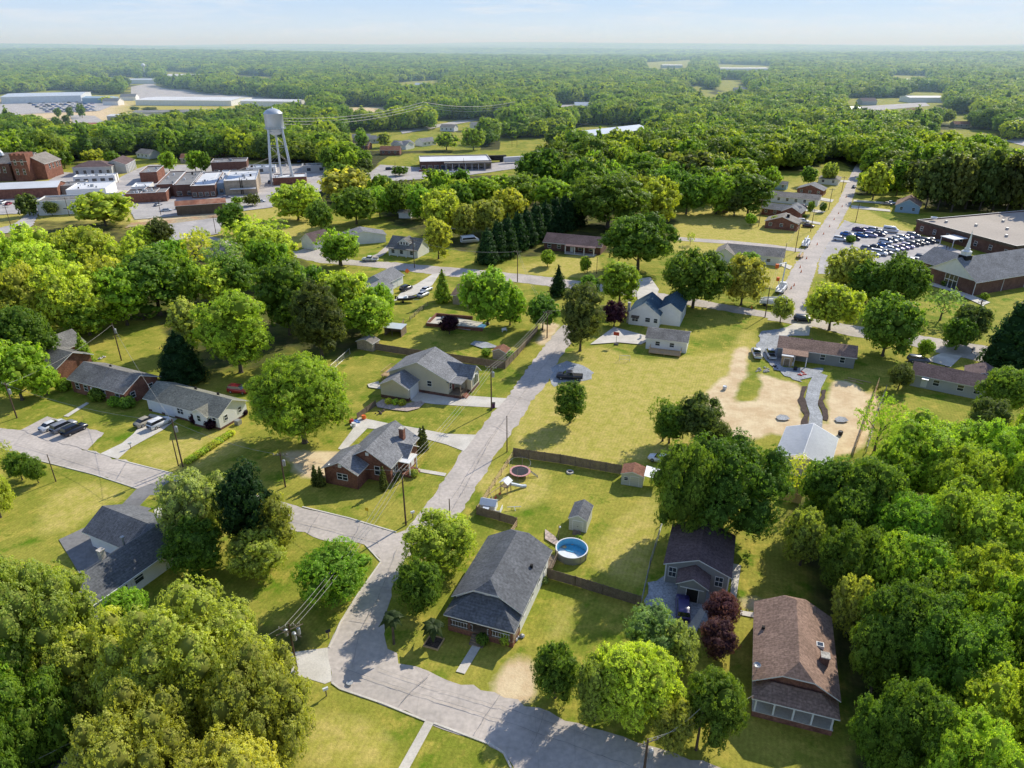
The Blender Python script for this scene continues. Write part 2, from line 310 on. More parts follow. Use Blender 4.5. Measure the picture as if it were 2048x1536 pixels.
def fastmesh(me, v, f):
    me.vertices.add(len(v)); me.vertices.foreach_set('co', v.astype(np.float32).ravel())
    k = f.shape[1]; me.loops.add(f.size); me.loops.foreach_set('vertex_index', f.astype(np.int32).ravel())
    me.polygons.add(len(f)); me.polygons.foreach_set('loop_start', np.arange(0, f.size, k, dtype=np.int32)); me.update(calc_edges=True)
fastmesh(me, vv, ff); me.polygons.foreach_set('use_smooth', [True]*len(ff))
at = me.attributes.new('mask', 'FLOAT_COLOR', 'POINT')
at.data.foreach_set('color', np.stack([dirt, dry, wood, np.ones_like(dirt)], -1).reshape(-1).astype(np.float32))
D2R_ = math.radians
def groundmat():
    m = newmat('lawn_and_soil'); t = m.node_tree; l = t.links.new
    geo = node(t, 'NewGeometry'); a = node(t, 'Attribute', attribute_name='mask'); sp = node(t, 'SeparateColor'); l(a.outputs['Color'], sp.inputs[0])
    def nz(s, d=5.0, r=.55):
        n = node(t, 'TexNoise', Scale=s, Detail=d, Roughness=r); l(geo.outputs['Position'], n.inputs['Vector']); return n.outputs['Fac']
    def mr(i, a0, a1, b0=0, b1=1):
        n = node(t, 'MapRange'); n.inputs[1].default_value = a0; n.inputs[2].default_value = a1; n.inputs[3].default_value = b0; n.inputs[4].default_value = b1; l(i, n.inputs[0]); return n.outputs[0]
    def mix(f, c1, c2):
        n = node(t, 'MixRGB')
        l(f, n.inputs[0])
        for k, c in ((1, c1), (2, c2)):
            if isinstance(c, tuple): n.inputs[k].default_value = c4(c)
            else: l(c, n.inputs[k])
        return n.outputs[0]
    def add(x, y, k=1.0):
        n = node(t, 'Math', operation='MULTIPLY_ADD'); l(x, n.inputs[0]); n.inputs[1].default_value = k; l(y, n.inputs[2]); return n.outputs[0]
    g1 = mix(mr(nz(.06, 6.0, .6), .38, .62), (.20, .245, .025), (.38, .345, .06))
    g1 = mix(mr(nz(.33, 8.0, .75), .50, .66), g1, (.50, .41, .08))
    g1 = mix(mr(nz(.17, 6.0, .7), .54, .66), g1, (.13, .22, .012))
    dryf = mr(add(nz(.13, 9.0, .72), sp.outputs[1], .42), .55, .98)
    c = mix(dryf, g1, mix(mr(nz(.5, 7.0, .7), .4, .6), (.56, .455, .13), (.42, .385, .07)))
    c = mix(mr(add(nz(.22, 9.0, .75), sp.outputs[0], .9), .72, 1.12), c, mix(mr(nz(.25, 8.0, .7), .40, .60), (.80, .64, .40), (.66, .48, .28)))
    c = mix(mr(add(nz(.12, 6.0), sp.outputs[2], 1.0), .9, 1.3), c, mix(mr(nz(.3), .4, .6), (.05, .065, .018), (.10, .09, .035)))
    f0 = mr(nz(1.7, 6.0, .85), .32, .68, .70, 1.26)
    mpn = node(t, 'Mapping'); mpn.inputs['Rotation'].default_value = (0, 0, D2R_(20)); l(geo.outputs['Position'], mpn.inputs[0])
    wv = node(t, 'TexWave', Scale=.55, Distortion=2.5, Detail=2.0); wv.inputs['Detail Scale'].default_value = .35; l(mpn.outputs[0], wv.inputs[0]); f1 = mr(wv.outputs['Fac'], 0, 1, .955, 1.045)
    fm_ = node(t, 'Math', operation='MULTIPLY'); l(f0, fm_.inputs[0]); l(f1, fm_.inputs[1]); 
    dm = mr(sp.outputs[0], 0, .6, 1, .22); fs = node(t, 'Math', operation='SUBTRACT'); l(fm_.outputs[0], fs.inputs[0]); fs.inputs[1].default_value = 1
    fq = node(t, 'Math', operation='MULTIPLY_ADD'); l(fs.outputs[0], fq.inputs[0]); l(dm, fq.inputs[1]); fq.inputs[2].default_value = 1; f = fq.outputs[0]; vm = node(t, 'VectorMath', operation='SCALE'); l(c, vm.inputs[0]); l(f, vm.inputs['Scale'])
    p = node(t, 'BsdfPrincipled', Roughness=.95); p.inputs['Specular IOR Level'].default_value = .1; l(vm.outputs[0], p.inputs['Base Color'])
    bmp = node(t, 'Bump', Strength=.5, Distance=.15); l(nz(3.5, 3.0, .8), bmp.inputs['Height']); l(bmp.outputs[0], p.inputs['Normal'])
    o = node(t, 'OutputMaterial'); l(p.outputs[0], o.inputs[0]); return m
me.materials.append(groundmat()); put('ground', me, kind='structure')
ZL = [0.03]
def sheet(name, pts, m, z=None, px=True, jit=0.0):
    poly = gp(pts) if px else pts
    if jit:
        q = []
        for i in range(len(poly)):
            a, b = Vector(poly[i]), Vector(poly[(i+1) % len(poly)]); n = max(1, int((b-a).length/1.2))
            for k in range(n):
                c = a.lerp(b, k/n); q.append((c.x+R.gauss(0, jit), c.y+R.gauss(0, jit)))
        poly = q
    if z is None: ZL[0] += .004; z = ZL[0]
    mb = MB(); v = [(x, y, z) for x, y in poly]
    mb.v = v
    for tri in tessellate_polygon([[Vector(p) for p in v]]): mb.f.append(tuple(tri)); mb.m.append(0)
    me = mb.mesh(name, m)
    if me.polygons[0].normal.z < 0: me.flip_normals()
    return put(name, me, kind='structure')
def line_sheet(name, a, b, w_, m, z=None):
    a, b = Vector(P(*a)), Vector(P(*b)); d = (b-a).normalized(); n = Vector((-d.y, d.x))*w_/2
    return sheet(name, [tuple(a+n), tuple(a-n), tuple(b-n), tuple(b+n)], m, z, px=False)
# ------------------------------------------------------------------ streets, drives, paths
J = .16
sheet('driveway', [(658,1295),(661,1330),(664,1362),(650,1368),(575,1345),(575,1306),(600,1303)], 'conc')
sheet('road', [(844,1021),(899,946),(926,898),(953,869),(994,815),(1013,797),(1042,755),(1083,700),(1104,673),(1125,650),(1160,655),(1140,690),(1121,712),(1100,758),(1083,779),(1056,813),(1035,850),(998,902),(953,974),(923,1025),(880,1090),(810,1114),(779,1192),(769,1284),(796,1322),(830,1334),(899,1363),(988,1385),(1073,1418),(1158,1448),(1295,1490),(1380,1517),(1560,1570),(1560,1680),(1100,1700),(1030,1640),(1022,1536),(1008,1507),(981,1489),(851,1442),(765,1407),(680,1378),(663,1365),(658,1295),(670,1271),(680,1247),(714,1192),(762,1124),(731,1090),(656,1083),(608,1067),(440,1022),(273,977),(191,950),(109,929),(40,908),(-60,880),(-60,842),(0,857),(51,861),(178,902),(345,948),(450,973),(605,1015),(700,1038),(793,1066),(812,1058)], 'asphalt', jit=J)
sheet('gravel_turnout', [(1100,757),(1112,728),(1138,722),(1165,732),(1186,745),(1182,758),(1160,764),(1128,766),(1106,774)], 'gravel', jit=.3)
sheet('road', [(400,470),(560,497),(640,512),(724,522),(790,525),(841,530),(917,536),(1008,545),(1104,555),(1250,575),(1400,600),(1485,615),(1560,628),(1700,650),(1826,669),(1974,693),(2300,745),(2300,790),(1980,727),(1881,707),(1816,690),(1700,672),(1594,645),(1485,628),(1400,614),(1250,590),(1100,573),(1011,562),(902,553),(767,537),(722,532),(640,526),(560,508),(400,482)], 'asphalt', jit=J)
sheet('road', [(1535,640),(1560,585),(1584,538),(1606,505),(1632,467),(1655,433),(1676,405),(1693,368),(1706,340),(1716,322),(1728,322),(1722,345),(1714,370),(1703,405),(1690,430),(1668,470),(1638,518),(1621,573),(1611,600),(1625,656)], 'asphalt', jit=J)
sheet('parking_lot', [(1640,515),(1668,468),(1690,440),(1702,445),(1823,464.5),(1870,485),(1929,504),(1925,512),(1878,514),(1832,530),(1760,545),(1636,548)], 'asphaltb', jit=J)
sheet('road', [(591,504),(636,486),(655,486),(650,497),(640,520),(600,514)], 'asphalt', jit=J)
sheet('driveway', [(1340,473),(1470,482),(1540,489),(1612,499),(1606,505),(1540,497),(1470,489),(1340,480)], 'asphalt', jit=J)
sheet('driveway', [(823,795),(841,782),(909,790),(1013,797),(1011,800),(995,816),(940,813),(872,809),(823,803)], 'conc')
sheet('walkway', [(909,763),(921,763),(905,789),(894,788)], 'conc')
sheet('driveway', [(718,835),(776,847),(835,857),(893,868),(953,870),(928,903),(893,889.5),(854,879),(790,862),(735,857),(690,902),(676,898),(706,858),(700,850)], 'conc')
sheet('walkway', [(809,933),(893,947),(890,953),(807,939)], 'conc')
sheet('driveway', [(267,868),(300,828),(355,838),(325,861),(261.5,896),(236,919),(200.6,908),(244,887)], 'conc')
sheet('parking_lot', [(40,861),(94,834),(211,866),(175,901),(90,878)], 'asphalt', jit=J)
sheet('walkway', [(127,833),(173,805),(179,807),(137,834)], 'conc')
sheet('driveway', [(246,1008),(273,979),(345,951),(350,975),(330,1000),(300,1020),(240,1060),(250,1100),(200,1165),(160,1150),(118,1080),(180,1051)], 'asphaltd')
sheet('lawn', [(300,991),(338,992),(306,1018),(280,1012)], M['bark'] if 0 else me.materials[0])
sheet('driveway', [(308,1021),(342,995),(365,1005),(345,1030),(312,1034)], 'conc')
sheet('walkway', [(953,1278),(970,1281),(929.5,1349),(912,1344)], 'conc')
sheet('walkway', [(851,1442),(868,1447),(820,1536),(760,1660),(735,1650),(798,1536)], 'conc')
sheet('gravel_yard', [(1300,1165),(1332,1150),(1400,1170),(1470,1195),(1430,1240),(1392,1262),(1385,1300),(1360,1290),(1350,1250),(1300,1230),(1285,1200)], 'gravel', jit=.3)
sheet('driveway', [(1385,1240),(1400,1218),(1412,1222),(1396,1255),(1372,1280),(1355,1290),(1350,1275)], 'conc')
sheet('walkway', [(1466,1128),(1482,1132),(1472,1198),(1460,1194)], 'conc')
sheet('walkway', [(1481,1222),(1519,1228),(1518,1238),(1480,1231)], 'conc')
sheet('gravel_yard', [(1522,663),(1583,656),(1575,690),(1563,735),(1646,738),(1640,750),(1600,764),(1571,752),(1547,738),(1513,700)], 'gravel', jit=.3)
sheet('driveway', [(1591,646),(1621,653),(1618,672),(1574,672),(1538,670),(1560,662)], 'conc')
sheet('gravel_path', [(1630,744),(1616,771),(1610,799),(1619,827),(1616,858),(1644,860),(1645,835),(1635,810),(1642,777),(1655,752)], 'gravel')
sheet('mulch_bed', [(1614,773),(1605,774),(1596,802),(1606,830),(1602,850),(1614,852),(1617,829),(1608,800)], 'mulch', jit=.15)
sheet('mulch_bed', [(1653,780),(1646,802),(1656,827),(1656,843),(1646,840),(1647,833),(1637,808),(1643,780)], 'mulch', jit=.15)
sheet('driveway', [(1882,707),(1924,713),(1901,735),(1849,721)], 'conc')
sheet('driveway', [(833,569),(865,549),(880,547),(865,571),(837,588),(785,604),(808,580)], 'conc')
sheet('driveway', [(779,487),(790,491),(765,512),(735,524),(722,522),(755,508)], 'asphalt')
sheet('driveway', [(1585,533),(1560,524),(1520,517),(1522,522),(1560,531),(1580,540)], 'conc')
for q in ([(1645,427),(1600,421),(1612,417),(1652,423)], [(1664,405),(1630,399),(1640,395),(1668,400)], [(1640,450),(1590,441),(1594,437),(1642,446)], [(1703,411),(1780,420),(1781,424),(1702,417)], [(1708,400),(1775,405),(1775,409),(1706,404)], [(1700,366),(1655,362),(1657,358),(1702,362)]):
    sheet('driveway', q, 'conc')
sheet('patio', [(860,636),(900,633),(966,647),(940,662),(905,657),(852,648)], 'conc')
sheet('paver_bed', [(752,808),(765,800),(815,808),(842,803),(850,807),(838,818),(815,824),(785,821),(755,816)], 'paver')
sheet('mulch_bed', [(930,751),(945,744),(957,752),(952,761),(940,765),(926,762)], 'mulch', jit=.1)
sheet('patio', [(1195,681),(1228,668),(1275,668),(1296,683),(1282,690),(1235,686)], 'conc')
sheet('patio', [(1180,690),(1228,655),(1290,672),(1298,680),(1282,690),(1235,686)], 'conc')
sheet('driveway', [(1270,560),(1300,555),(1318,580),(1310,600),(1275,600)], 'conc')
sheet('walkway', [(1842,562),(1870,556),(1950,594),(1980,606),(1965,612),(1900,583),(1838,566)], 'conc')
sheet('patio', [(735,770),(757,764),(763,780),(738,776)], 'conc')
sheet('gravel_pad', [(940,690),(950,683),(975,686),(1000,696),(965,698)], 'gravel')
sheet('dirt_patch', [(1090,1060),(1110,1075),(1130,1100),(1115,1095),(1090,1080)], 'paver')
# town paving
sheet('town_street', [(-200,405),(60,395),(100,360),(128,345),(215,352),(225,365),(250,350),(275,338),(300,330),(420,330),(640,328),(660,346),(740,346),(760,330),(830,335),(960,330),(1060,318),(1050,335),(930,352),(800,362),(655,368),(640,385),(600,400),(545,415),(470,425),(445,425),(270,440),(262,425),(225,395),(200,420),(-200,440)], 'asphaltb', jit=.2)
sheet('town_street', [(-200,462),(0,457),(30,448),(60,425),(78,425),(66,452),(50,464),(0,468),(-200,474)], 'asphaltb', jit=.2)
sheet('town_street', [(262,475),(300,452),(360,446),(440,432),(445,442),(440,468),(330,485),(262,500)], 'asphaltb', jit=.2)
sheet('rail_bed', [(250,457),(262,447),(360,438),(450,428),(450,434),(360,446),(262,455)], 'dirt', jit=.2)
sheet('parking_lot', [(-60,222),(20,204),(130,198),(178,196),(240,205),(200,222),(60,228),(0,232)], 'asphaltb')
sheet('industrial_yard', [(262,174),(300,166),(325,176),(480,187),(615,206),(612,212),(480,203),(300,205),(262,198)], 'asphaltb')
sheet('parking_lot', [(140,230),(190,232),(215,248),(150,252)], 'asphaltb')
sheet('road', [(1690,215),(1850,205),(1860,212),(1700,226)], 'asphaltb'); sheet('road', [(2010,282),(2060,270),(2200,262),(2200,300),(2060,296)], 'asphaltb')
sheet('road', [(800,262),(1090,212),(1190,206),(1190,209),(1092,217),(805,268)], 'asphaltb')
for k, (x, y, w_, h_) in enumerate([]):
    sheet('road_patch', [(x,y),(x+w_*.8,y+w_*.25),(x+w_*.8-6,y+w_*.25+h_),(x-6,y+h_)], M.setdefault('patch%d' % (k % 2), mat('patched_asphalt%d' % (k % 2), ((.37,.34,.32), (.43,.385,.36))[k % 2], .95, .15, .5, .2, 3)), jit=.08)
ck = MB()
def crack_or_shadow(pts, w_=.04):
    q = [Vector(P(*p)) for p in pts]; prev = None
    for a, b in zip(q, q[1:]):
        n_ = max(1, int((b-a).length/.9)); d = (b-a).normalized(); nn = Vector((-d.y, d.x))
        for k in range(n_+1):
            c = a.lerp(b, k/n_)+nn*R.gauss(0, .05); ww = w_*R.uniform(.4, 1.3); cur = ((c+nn*ww), (c-nn*ww))
            if prev: ck.face([(*prev[0], ckz), (*prev[1], ckz), (*cur[1], ckz), (*cur[0], ckz)])
            prev = cur
ckz = ZL[0]+.01
crack_or_shadow([(880,1060),(926,985),(978,888),(1018,828),(1065,762),(1105,712),(1125,680)]); crack_or_shadow([(905,1000),(960,908),(1000,850)], .03); crack_or_shadow([(690,1340),(800,1378),(950,1425),(1100,1478),(1260,1535)]); crack_or_shadow([(760,1340),(880,1382),(1000,1415),(1180,1475)], .03)  # last two strips double as painted cable shadows along the lower street
crack_or_shadow([(0,880),(110,912),(220,945),(330,975),(450,1010),(600,1045),(760,1085)]); crack_or_shadow([(795,1100),(760,1190),(720,1265),(705,1340)], .04)
for a_, b_ in (((915,968),(950,975)),((945,905),(985,915)),((985,850),(1020,868)),((1020,790),(1062,800)),((640,1030),(618,1068)),((720,1050),(700,1090)),((150,925),(120,940)),((255,925),(235,960)),((860,1352),(800,1410)),((1000,1392),(950,1470)),((1090,1425),(1060,1500)),((735,1170),(785,1180)),((700,1240),(775,1250))): crack_or_shadow([a_, ((a_[0]+b_[0])/2+R.uniform(-4, 4), (a_[1]+b_[1])/2+R.uniform(-3, 3)), b_], .035)
ck.build('road_crack_and_shadow', mat('sealed_crack_and_shadow', (.36,.325,.30), .9, .2, 1, .2, 5), kind='structure')
for px in ((700,1368),(855,1100),(400,968)):
    X, Y = P(*px); sheet('manhole_cover', [(X+.4*math.cos(a*.4), Y+.4*math.sin(a*.4)) for a in range(16)], 'gravel', px=False)
def kerb(pts, w_=.22, h=.11):
    q = [Vector((*p, 0)) for p in gp(pts)]; mb = MB()
    for a, b in zip(q, q[1:]):
        d = (b-a).normalized(); n = Vector((-d.y, d.x, 0))*w_/2
        mb.prism([tuple((a+n)[:2]), tuple((a-n)[:2]), tuple((b-n)[:2]), tuple((b+n)[:2])], 0, h)
    mb.build('kerb', 'conc', kind='structure')
kerb([(1022,1560),(1022,1536),(1008,1507),(981,1489),(868,1447)]); kerb([(851,1442),(765,1407),(680,1378),(664,1366)])
kerb([(658,1296),(670,1271),(680,1247),(714,1192),(762,1124),(731,1090)]); kerb([(273,977),(191,950),(109,929),(14,905)])
kerb([(605,1014),(700,1037),(793,1065)]); kerb([(238,920),(345,947)]); kerb([(176,902),(199,908)])
# ------------------------------------------------------------------ buildings
FOOT = []      # footprints (x, y, r) that woodland trees keep clear of
_wc = {}
def window(par, side, plane, along, z, w_, h, kind='sash'):
    key = (round(w_, 2), round(h, 2), kind)
    if key not in _wc:
        f = .07; fr = MB(); pn = MB()
        fr.box(-w_/2-f, w_/2+f, -.06, .02, h, h+f); fr.box(-w_/2-f, w_/2+f, -.09, .02, -f, 0); fr.box(-w_/2-f, -w_/2, -.06, .02, 0, h); fr.box(w_/2, w_/2+f, -.06, .02, 0, h)
        if kind == 'sash': fr.box(-w_/2, w_/2, -.05, .02, h*.48, h*.54)
        if kind == 'grid': fr.box(-w_/2, w_/2, -.05, .02, h*.48, h*.54); fr.box(-.025, .025, -.045, .02, 0, h*.48); fr.box(-.025, .025, -.045, .02, h*.54, h)
        if w_ > 1.3 and kind != 'shop': fr.box(-.05, .05, -.055, .02, 0, h*.48); fr.box(-.05, .05, -.055, .02, h*.54, h)
        pn.box(-w_/2, w_/2, -.02, .015, 0, h)
        _wc[key] = (fr.mesh('window', 'trim'), pn.mesh('pane', 'glass'))
    a = {'N': 0, 'R': math.pi/2, 'F': math.pi, 'L': -math.pi/2}[side]
    loc = {'N': (along, plane-.003, z), 'F': (along, plane+.003, z), 'L': (plane-.003, along, z), 'R': (plane+.003, along, z)}[side]
    o = put('window', _wc[key][0], par, loc=loc, rz=a); put('pane', _wc[key][1], o); return o
def door(par, side, plane, along, w_=1.0, h=2.1, m='door', z=.15, name='door'):
    mb = MB(); mb.box(-w_/2, w_/2, -.05, .02, 0, h); 
    if name == 'garage_door':
        for k in range(1, 4): mb.box(-w_/2, w_/2, -.065, -.05, h*k/4-.02, h*k/4+.02)
    else: mb.box(-w_/2-.08, w_/2+.08, -.04, .01, h, h+.09, 1); mb.box(-w_/2-.08, -w_/2, -.04, .01, 0, h, 1); mb.box(w_/2, w_/2+.08, -.04, .01, 0, h, 1)
    a = {'N': 0, 'R': math.pi/2, 'F': math.pi, 'L': -math.pi/2}[side]
    loc = {'N': (along, plane-.003, z), 'F': (along, plane+.003, z), 'L': (plane-.003, along, z), 'R': (plane+.003, along, z)}[side]
    return mb.build(name, [m, 'trim'], par, loc=loc, rz=a)
def roof_into(mb, x0, x1, y0, y1, e, rise, axis, c0=0, c1=0, oh=.4, th=.16, ohs=None):
    if axis == 'y': s0, s1, t0, t1 = y0, y1, x0, x1
    else: s0, s1, t0, t1 = x0, x1, y0, y1
    W = (t1-t0)/2; tm = (t0+t1)/2; sl = rise/W; ze = e-oh*sl; ohs = oh if ohs is None else ohs
    S = [s0-ohs, s1+ohs]; X = []
    for k, c in ((0, c0), (1, c1)):
        sg = 1 if k == 0 else -1
        if c >= 1: X.append(dict(EL=(S[k], -W-oh, ze), ER=(S[k], W+oh, ze), CL=None, CR=None, R=(S[k]+sg*(W+oh), 0, e+rise)))
        else: X.append(dict(EL=(S[k], -W-oh, ze), ER=(S[k], W+oh, ze), CL=(S[k], -c*W, e+rise*(1-c)) if c else None, CR=(S[k], c*W, e+rise*(1-c)) if c else None, R=(S[k]+sg*c*W, 0, e+rise)))
    def pt(p, dz=0):
        return (p[0], tm+p[1], p[2]+dz) if axis == 'x' else (tm+p[1], p[0], p[2]+dz)
    a, b = X; faces = []
    lf = [a['EL']]+([a['CL']] if a['CL'] else [])+[a['R'], b['R']]+([b['CL']] if b['CL'] else [])+[b['EL']]
    rf = [a['ER']]+([a['CR']] if a['CR'] else [])+[a['R'], b['R']]+([b['CR']] if b['CR'] else [])+[b['ER']]
    faces += [lf, rf]
    for q, c in ((a, c0), (b, c1)):
        if c >= 1: faces.append([q['EL'], q['ER'], q['R']])
        elif c > 0: faces.append([q['CL'], q['CR'], q['R']])
    for fc in faces:
        p = [Vector(pt(q)) for q in fc]
        n = (p[1]-p[0]).cross(p[2]-p[0])
        if n.z < 0: fc = fc[::-1]
        mb.face([pt(q) for q in fc], 0); mb.face([pt(q, -th) for q in fc][::-1], 1)
    def endrim(q, c):
        if c >= 1: return [q['EL'], q['ER']]
        return [q['EL']]+([q['CL'], q['CR']] if q['CL'] else [q['R']])+[q['ER']]
    rim = endrim(a, c0)+endrim(b, c1)[::-1]
    for i in range(len(rim)):
        p, q = rim[i], rim[(i+1) % len(rim)]; mb.face([pt(p), pt(q), pt(q, -th), pt(p, -th)], 1)
def walls_into(mb, x0, x1, y0, y1, e, rise, axis, c0=0, c1=0, z0=-.1, mi=0):
    if axis == 'y': s0, s1, t0, t1 = y0, y1, x0, x1
    else: s0, s1, t0, t1 = x0, x1, y0, y1
    W = (t1-t0)/2; tm = (t0+t1)/2; e_ = e-.1
    def pt(s, t, z): return (s, t, z) if axis == 'x' else (t, s, z)
    for s, c in ((s0, c0), (s1, c1)):
        top = [(t1, e_), (t0, e_)] if (c >= 1 or rise <= 0) else ([(t1, e_), (tm+c*W, e_+rise*(1-c)), (tm-c*W, e_+rise*(1-c)), (t0, e_)] if c else [(t1, e_), (tm, e_+rise), (t0, e_)])
        mb.face([pt(s, t0, z0), pt(s, t1, z0)]+[pt(s, t, z) for t, z in top], mi)
    for t in (t0, t1): mb.face([pt(s0, t, z0), pt(s1, t, z0), pt(s1, t, e_), pt(s0, t, e_)], mi)
def building(name, label, cat, px, h, g, blocks, wall='white', roof='sh_grey', group=None, vents=(), base=None, oh=.4, loc=None):
    """blocks: (x0,x1,y0,y1,eave,rise,axis,clip near/left,clip far/right[,wall slot])"""
    X, Y = loc or P(px[0], px[1], h)
    rt = empty(name, (X, Y, float(terr(X, Y))), D2R(g), label=label, cat=cat, group=group)
    wb, rb = MB(), MB(); wl = [wall] if isinstance(wall, str) else list(wall)
    for b in blocks:
        x0, x1, y0, y1, e, rise, ax, c0, c1 = b[:9]; mi = b[9] if len(b) > 9 else 0
        if rise > 0: walls_into(wb, x0, x1, y0, y1, e, rise, ax, c0, c1, mi=mi); roof_into(rb, x0, x1, y0, y1, e, rise, ax, c0, c1, oh)
        elif rise == 0:       # flat roof with parapet
            t = .25
            wb.box(x0, x1, y0, y0+t, -.1, e, mi); wb.box(x0, x1, y1-t, y1, -.1, e, mi); wb.box(x0, x0+t, y0+t, y1-t, -.1, e, mi); wb.box(x1-t, x1, y0+t, y1-t, -.1, e, mi)
            rb.box(x0+t, x1-t, y0+t, y1-t, e-.5, e-.4); rb.box(x0-.04, x1+.04, y0-.04, y0+t, e+.002, e+.09, 1); rb.box(x0-.04, x1+.04, y1-t, y1+.04, e+.002, e+.09, 1); rb.box(x0-.04, x0+t, y0+t+.001, y1-t-.001, e+.002, e+.09, 1); rb.box(x1-t, x1+.04, y0+t+.001, y1-t-.001, e+.002, e+.09, 1)
        xx, yy = (x0+x1)/2, (y0+y1)/2; ca, sa = math.cos(D2R(g)), math.sin(D2R(g))
        FOOT.append((X+xx*ca-yy*sa, Y+xx*sa+yy*ca, math.hypot(x1-x0, y1-y0)/2))
        if base and rise > 0: wb.box(x0-.03, x1+.03, y0-.03, y1+.03, -.1, base, len(wl))
    wb.build('wall', wl+(['brickd'] if base else []), rt); rb.build('roof', [roof, 'trim'], rt)
    for vx, vy, vz in vents: MB().box(vx-.17, vx+.17, vy-.17, vy+.17, vz-.3, vz+.35).build('roof_vent', 'dark', rt)
    return rt
def part(par, name, m, f, **kw):
    mb = MB(); f(mb); return mb.build(name, m, par, **kw)
def chimney(rt, x, y, z0, z1, s=.45, m='brick'):
    part(rt, 'chimney', [m, 'stone'], lambda b: (b.box(x-s, x+s, y-s, y+s, z0, z1), b.box(x-s-.06, x+s+.06, y-s-.06, y+s+.06, z1, z1+.14, 1)))
def posts(rt, pts, z0, z1, r=.09, m='trim', name='porch_post'):
    for x, y in pts: part(rt, name, m, lambda b: b.box(x-r, x+r, y-r, y+r, z0, z1))
def rail(rt, pts, z0, h=.9, m='trim', name='railing', step=.35):
    def f(b):
        for (ax, ay), (bx, by) in zip(pts, pts[1:]):
            b.tube([(ax, ay, z0+h), (bx, by, z0+h)], .05, 4); b.tube([(ax, ay, z0+.12), (bx, by, z0+.12)], .035, 4); n = max(2, int(math.hypot(bx-ax, by-ay)/step))
            for k in range(n+1): t = k/n; b.tube([(ax+(bx-ax)*t, ay+(by-ay)*t, z0), (ax+(bx-ax)*t, ay+(by-ay)*t, z0+h)], .025, 4)
    return part(rt, name, m, f)
# 1 dark-roofed bungalow in the foreground
H = building('bungalow', 'white bungalow with dark grey clipped gable roof at the street bend, concrete walk in front', 'house', (906,1187), 3.8, -19.5,
  [(.3,9.0,.2,12.3,3.8,2.6,'y',.36,.3)], 'white', 'sh_dark', vents=[(8.1,7.5,4.45)], oh=.45)
part(H, 'porch_roof', ['sh_dark', 'trim'], lambda b: roof_into(b, .25,9.0,-2.5,2.6,3.05,1.75,'x',1,1,.35))
part(H, 'porch_floor', ['wood', 'brick'], lambda b: (b.box(.3,9.0,-2.5,.19,-.1,.85,1), b.box(.25,9.05,-2.55,.18,.852,.93)))
posts(H, [(.5,-2.35),(3.2,-2.35),(6.0,-2.35),(8.8,-2.35)], .93, 2.95, .16, 'brickd')
part(H, 'porch_beam', 'brickd', lambda b: b.box(.35,8.95,-2.45,-2.28,2.5,2.93))
rail(H, [(.5,-2.4),(3.6,-2.4)], .93); rail(H, [(5.6,-2.4),(8.8,-2.4)], .93)
part(H, 'porch_steps', 'wood', lambda b: [b.box(3.7,5.5,-2.6-.32*k-.32,-2.6-.32*k,-.05,.75-.17*k) for k in range(4)])
for x in (1.6,7.4): window(H, 'N', .2, x, 1.7, 1.0, 1.4)
door(H, 'N', .2, 4.6, z=.95)
for y in (2,5,8,10.5): window(H, 'R', 9.0, y, 1.6, .9, 1.3)
for y in (2.5,6,9.5): window(H, 'L', .3, y, 1.6, .9, 1.3)
part(H, 'vent_louvre', 'trim', lambda b: b.box(4.3,5.0,.1,.19,4.3,4.9))
part(H, 'back_deck', 'wood', lambda b: (b.box(5.4,9.6,12.4,15.2,.5,.62), [b.box(x,x+.12,y,y+.12,-.1,.5) for x in (5.5,9.4) for y in (12.5,15)]))
rail(H, [(5.4,15.2),(9.6,15.2),(9.6,12.4)], .62, m='wood')
# 2 brown-roofed house
H = building('bungalow', 'house with brown clipped gable roof and white porch columns at lower right', 'house', (1508,1356), 4.0, -18,
  [(.3,8.5,.3,12.3,4.0,2.4,'y',.4,.3)], 'brick', 'sh_brown', vents=[(.9,7.6,4.35)], oh=.45)
part(H, 'porch_roof', ['sh_brown', 'trim'], lambda b: roof_into(b, .3,8.5,-1.6,1.6,3.2,.9,'x',1,1,.35))
part(H, 'porch_floor', ['conc', 'brick'], lambda b: (b.box(.3,8.5,-1.6,.29,-.1,.8,1), b.box(.25,8.55,-1.65,.28,.802,.88)))
posts(H, [(.5,-1.5),(2.4,-1.5),(4.4,-1.5),(6.3,-1.5),(8.3,-1.5)], .88, 3.1, .09)
for x in (1.8,3.6,7.3): window(H, 'N', .3, x, 1.7, 1.0, 1.5)
door(H, 'N', .3, 5.6, z=.9, m='trim')
for y in (3,7,10): window(H, 'L', .3, y, 1.6, .9, 1.3)
chimney(H, 7.3, 4.0, 4.0, 5.7, .42, 'brickd'); part(H, 'skylight', ['trim', 'glass'], lambda b: (b.box(6.6,7.4,5.9,6.6,4.6,5.15), b.box(6.7,7.3,6.0,6.5,5.152,5.18,1)))
part(H, 'satellite_dish', 'galv', lambda b: (b.tube([(.3,1.2,3.9),(.2,1.2,4.9)], .04), b.lathe([(.02,4.7),(.25,4.75),(.42,4.95),(.40,4.97),(.2,4.8),(.02,4.76)], 14, .2, 1.1)))
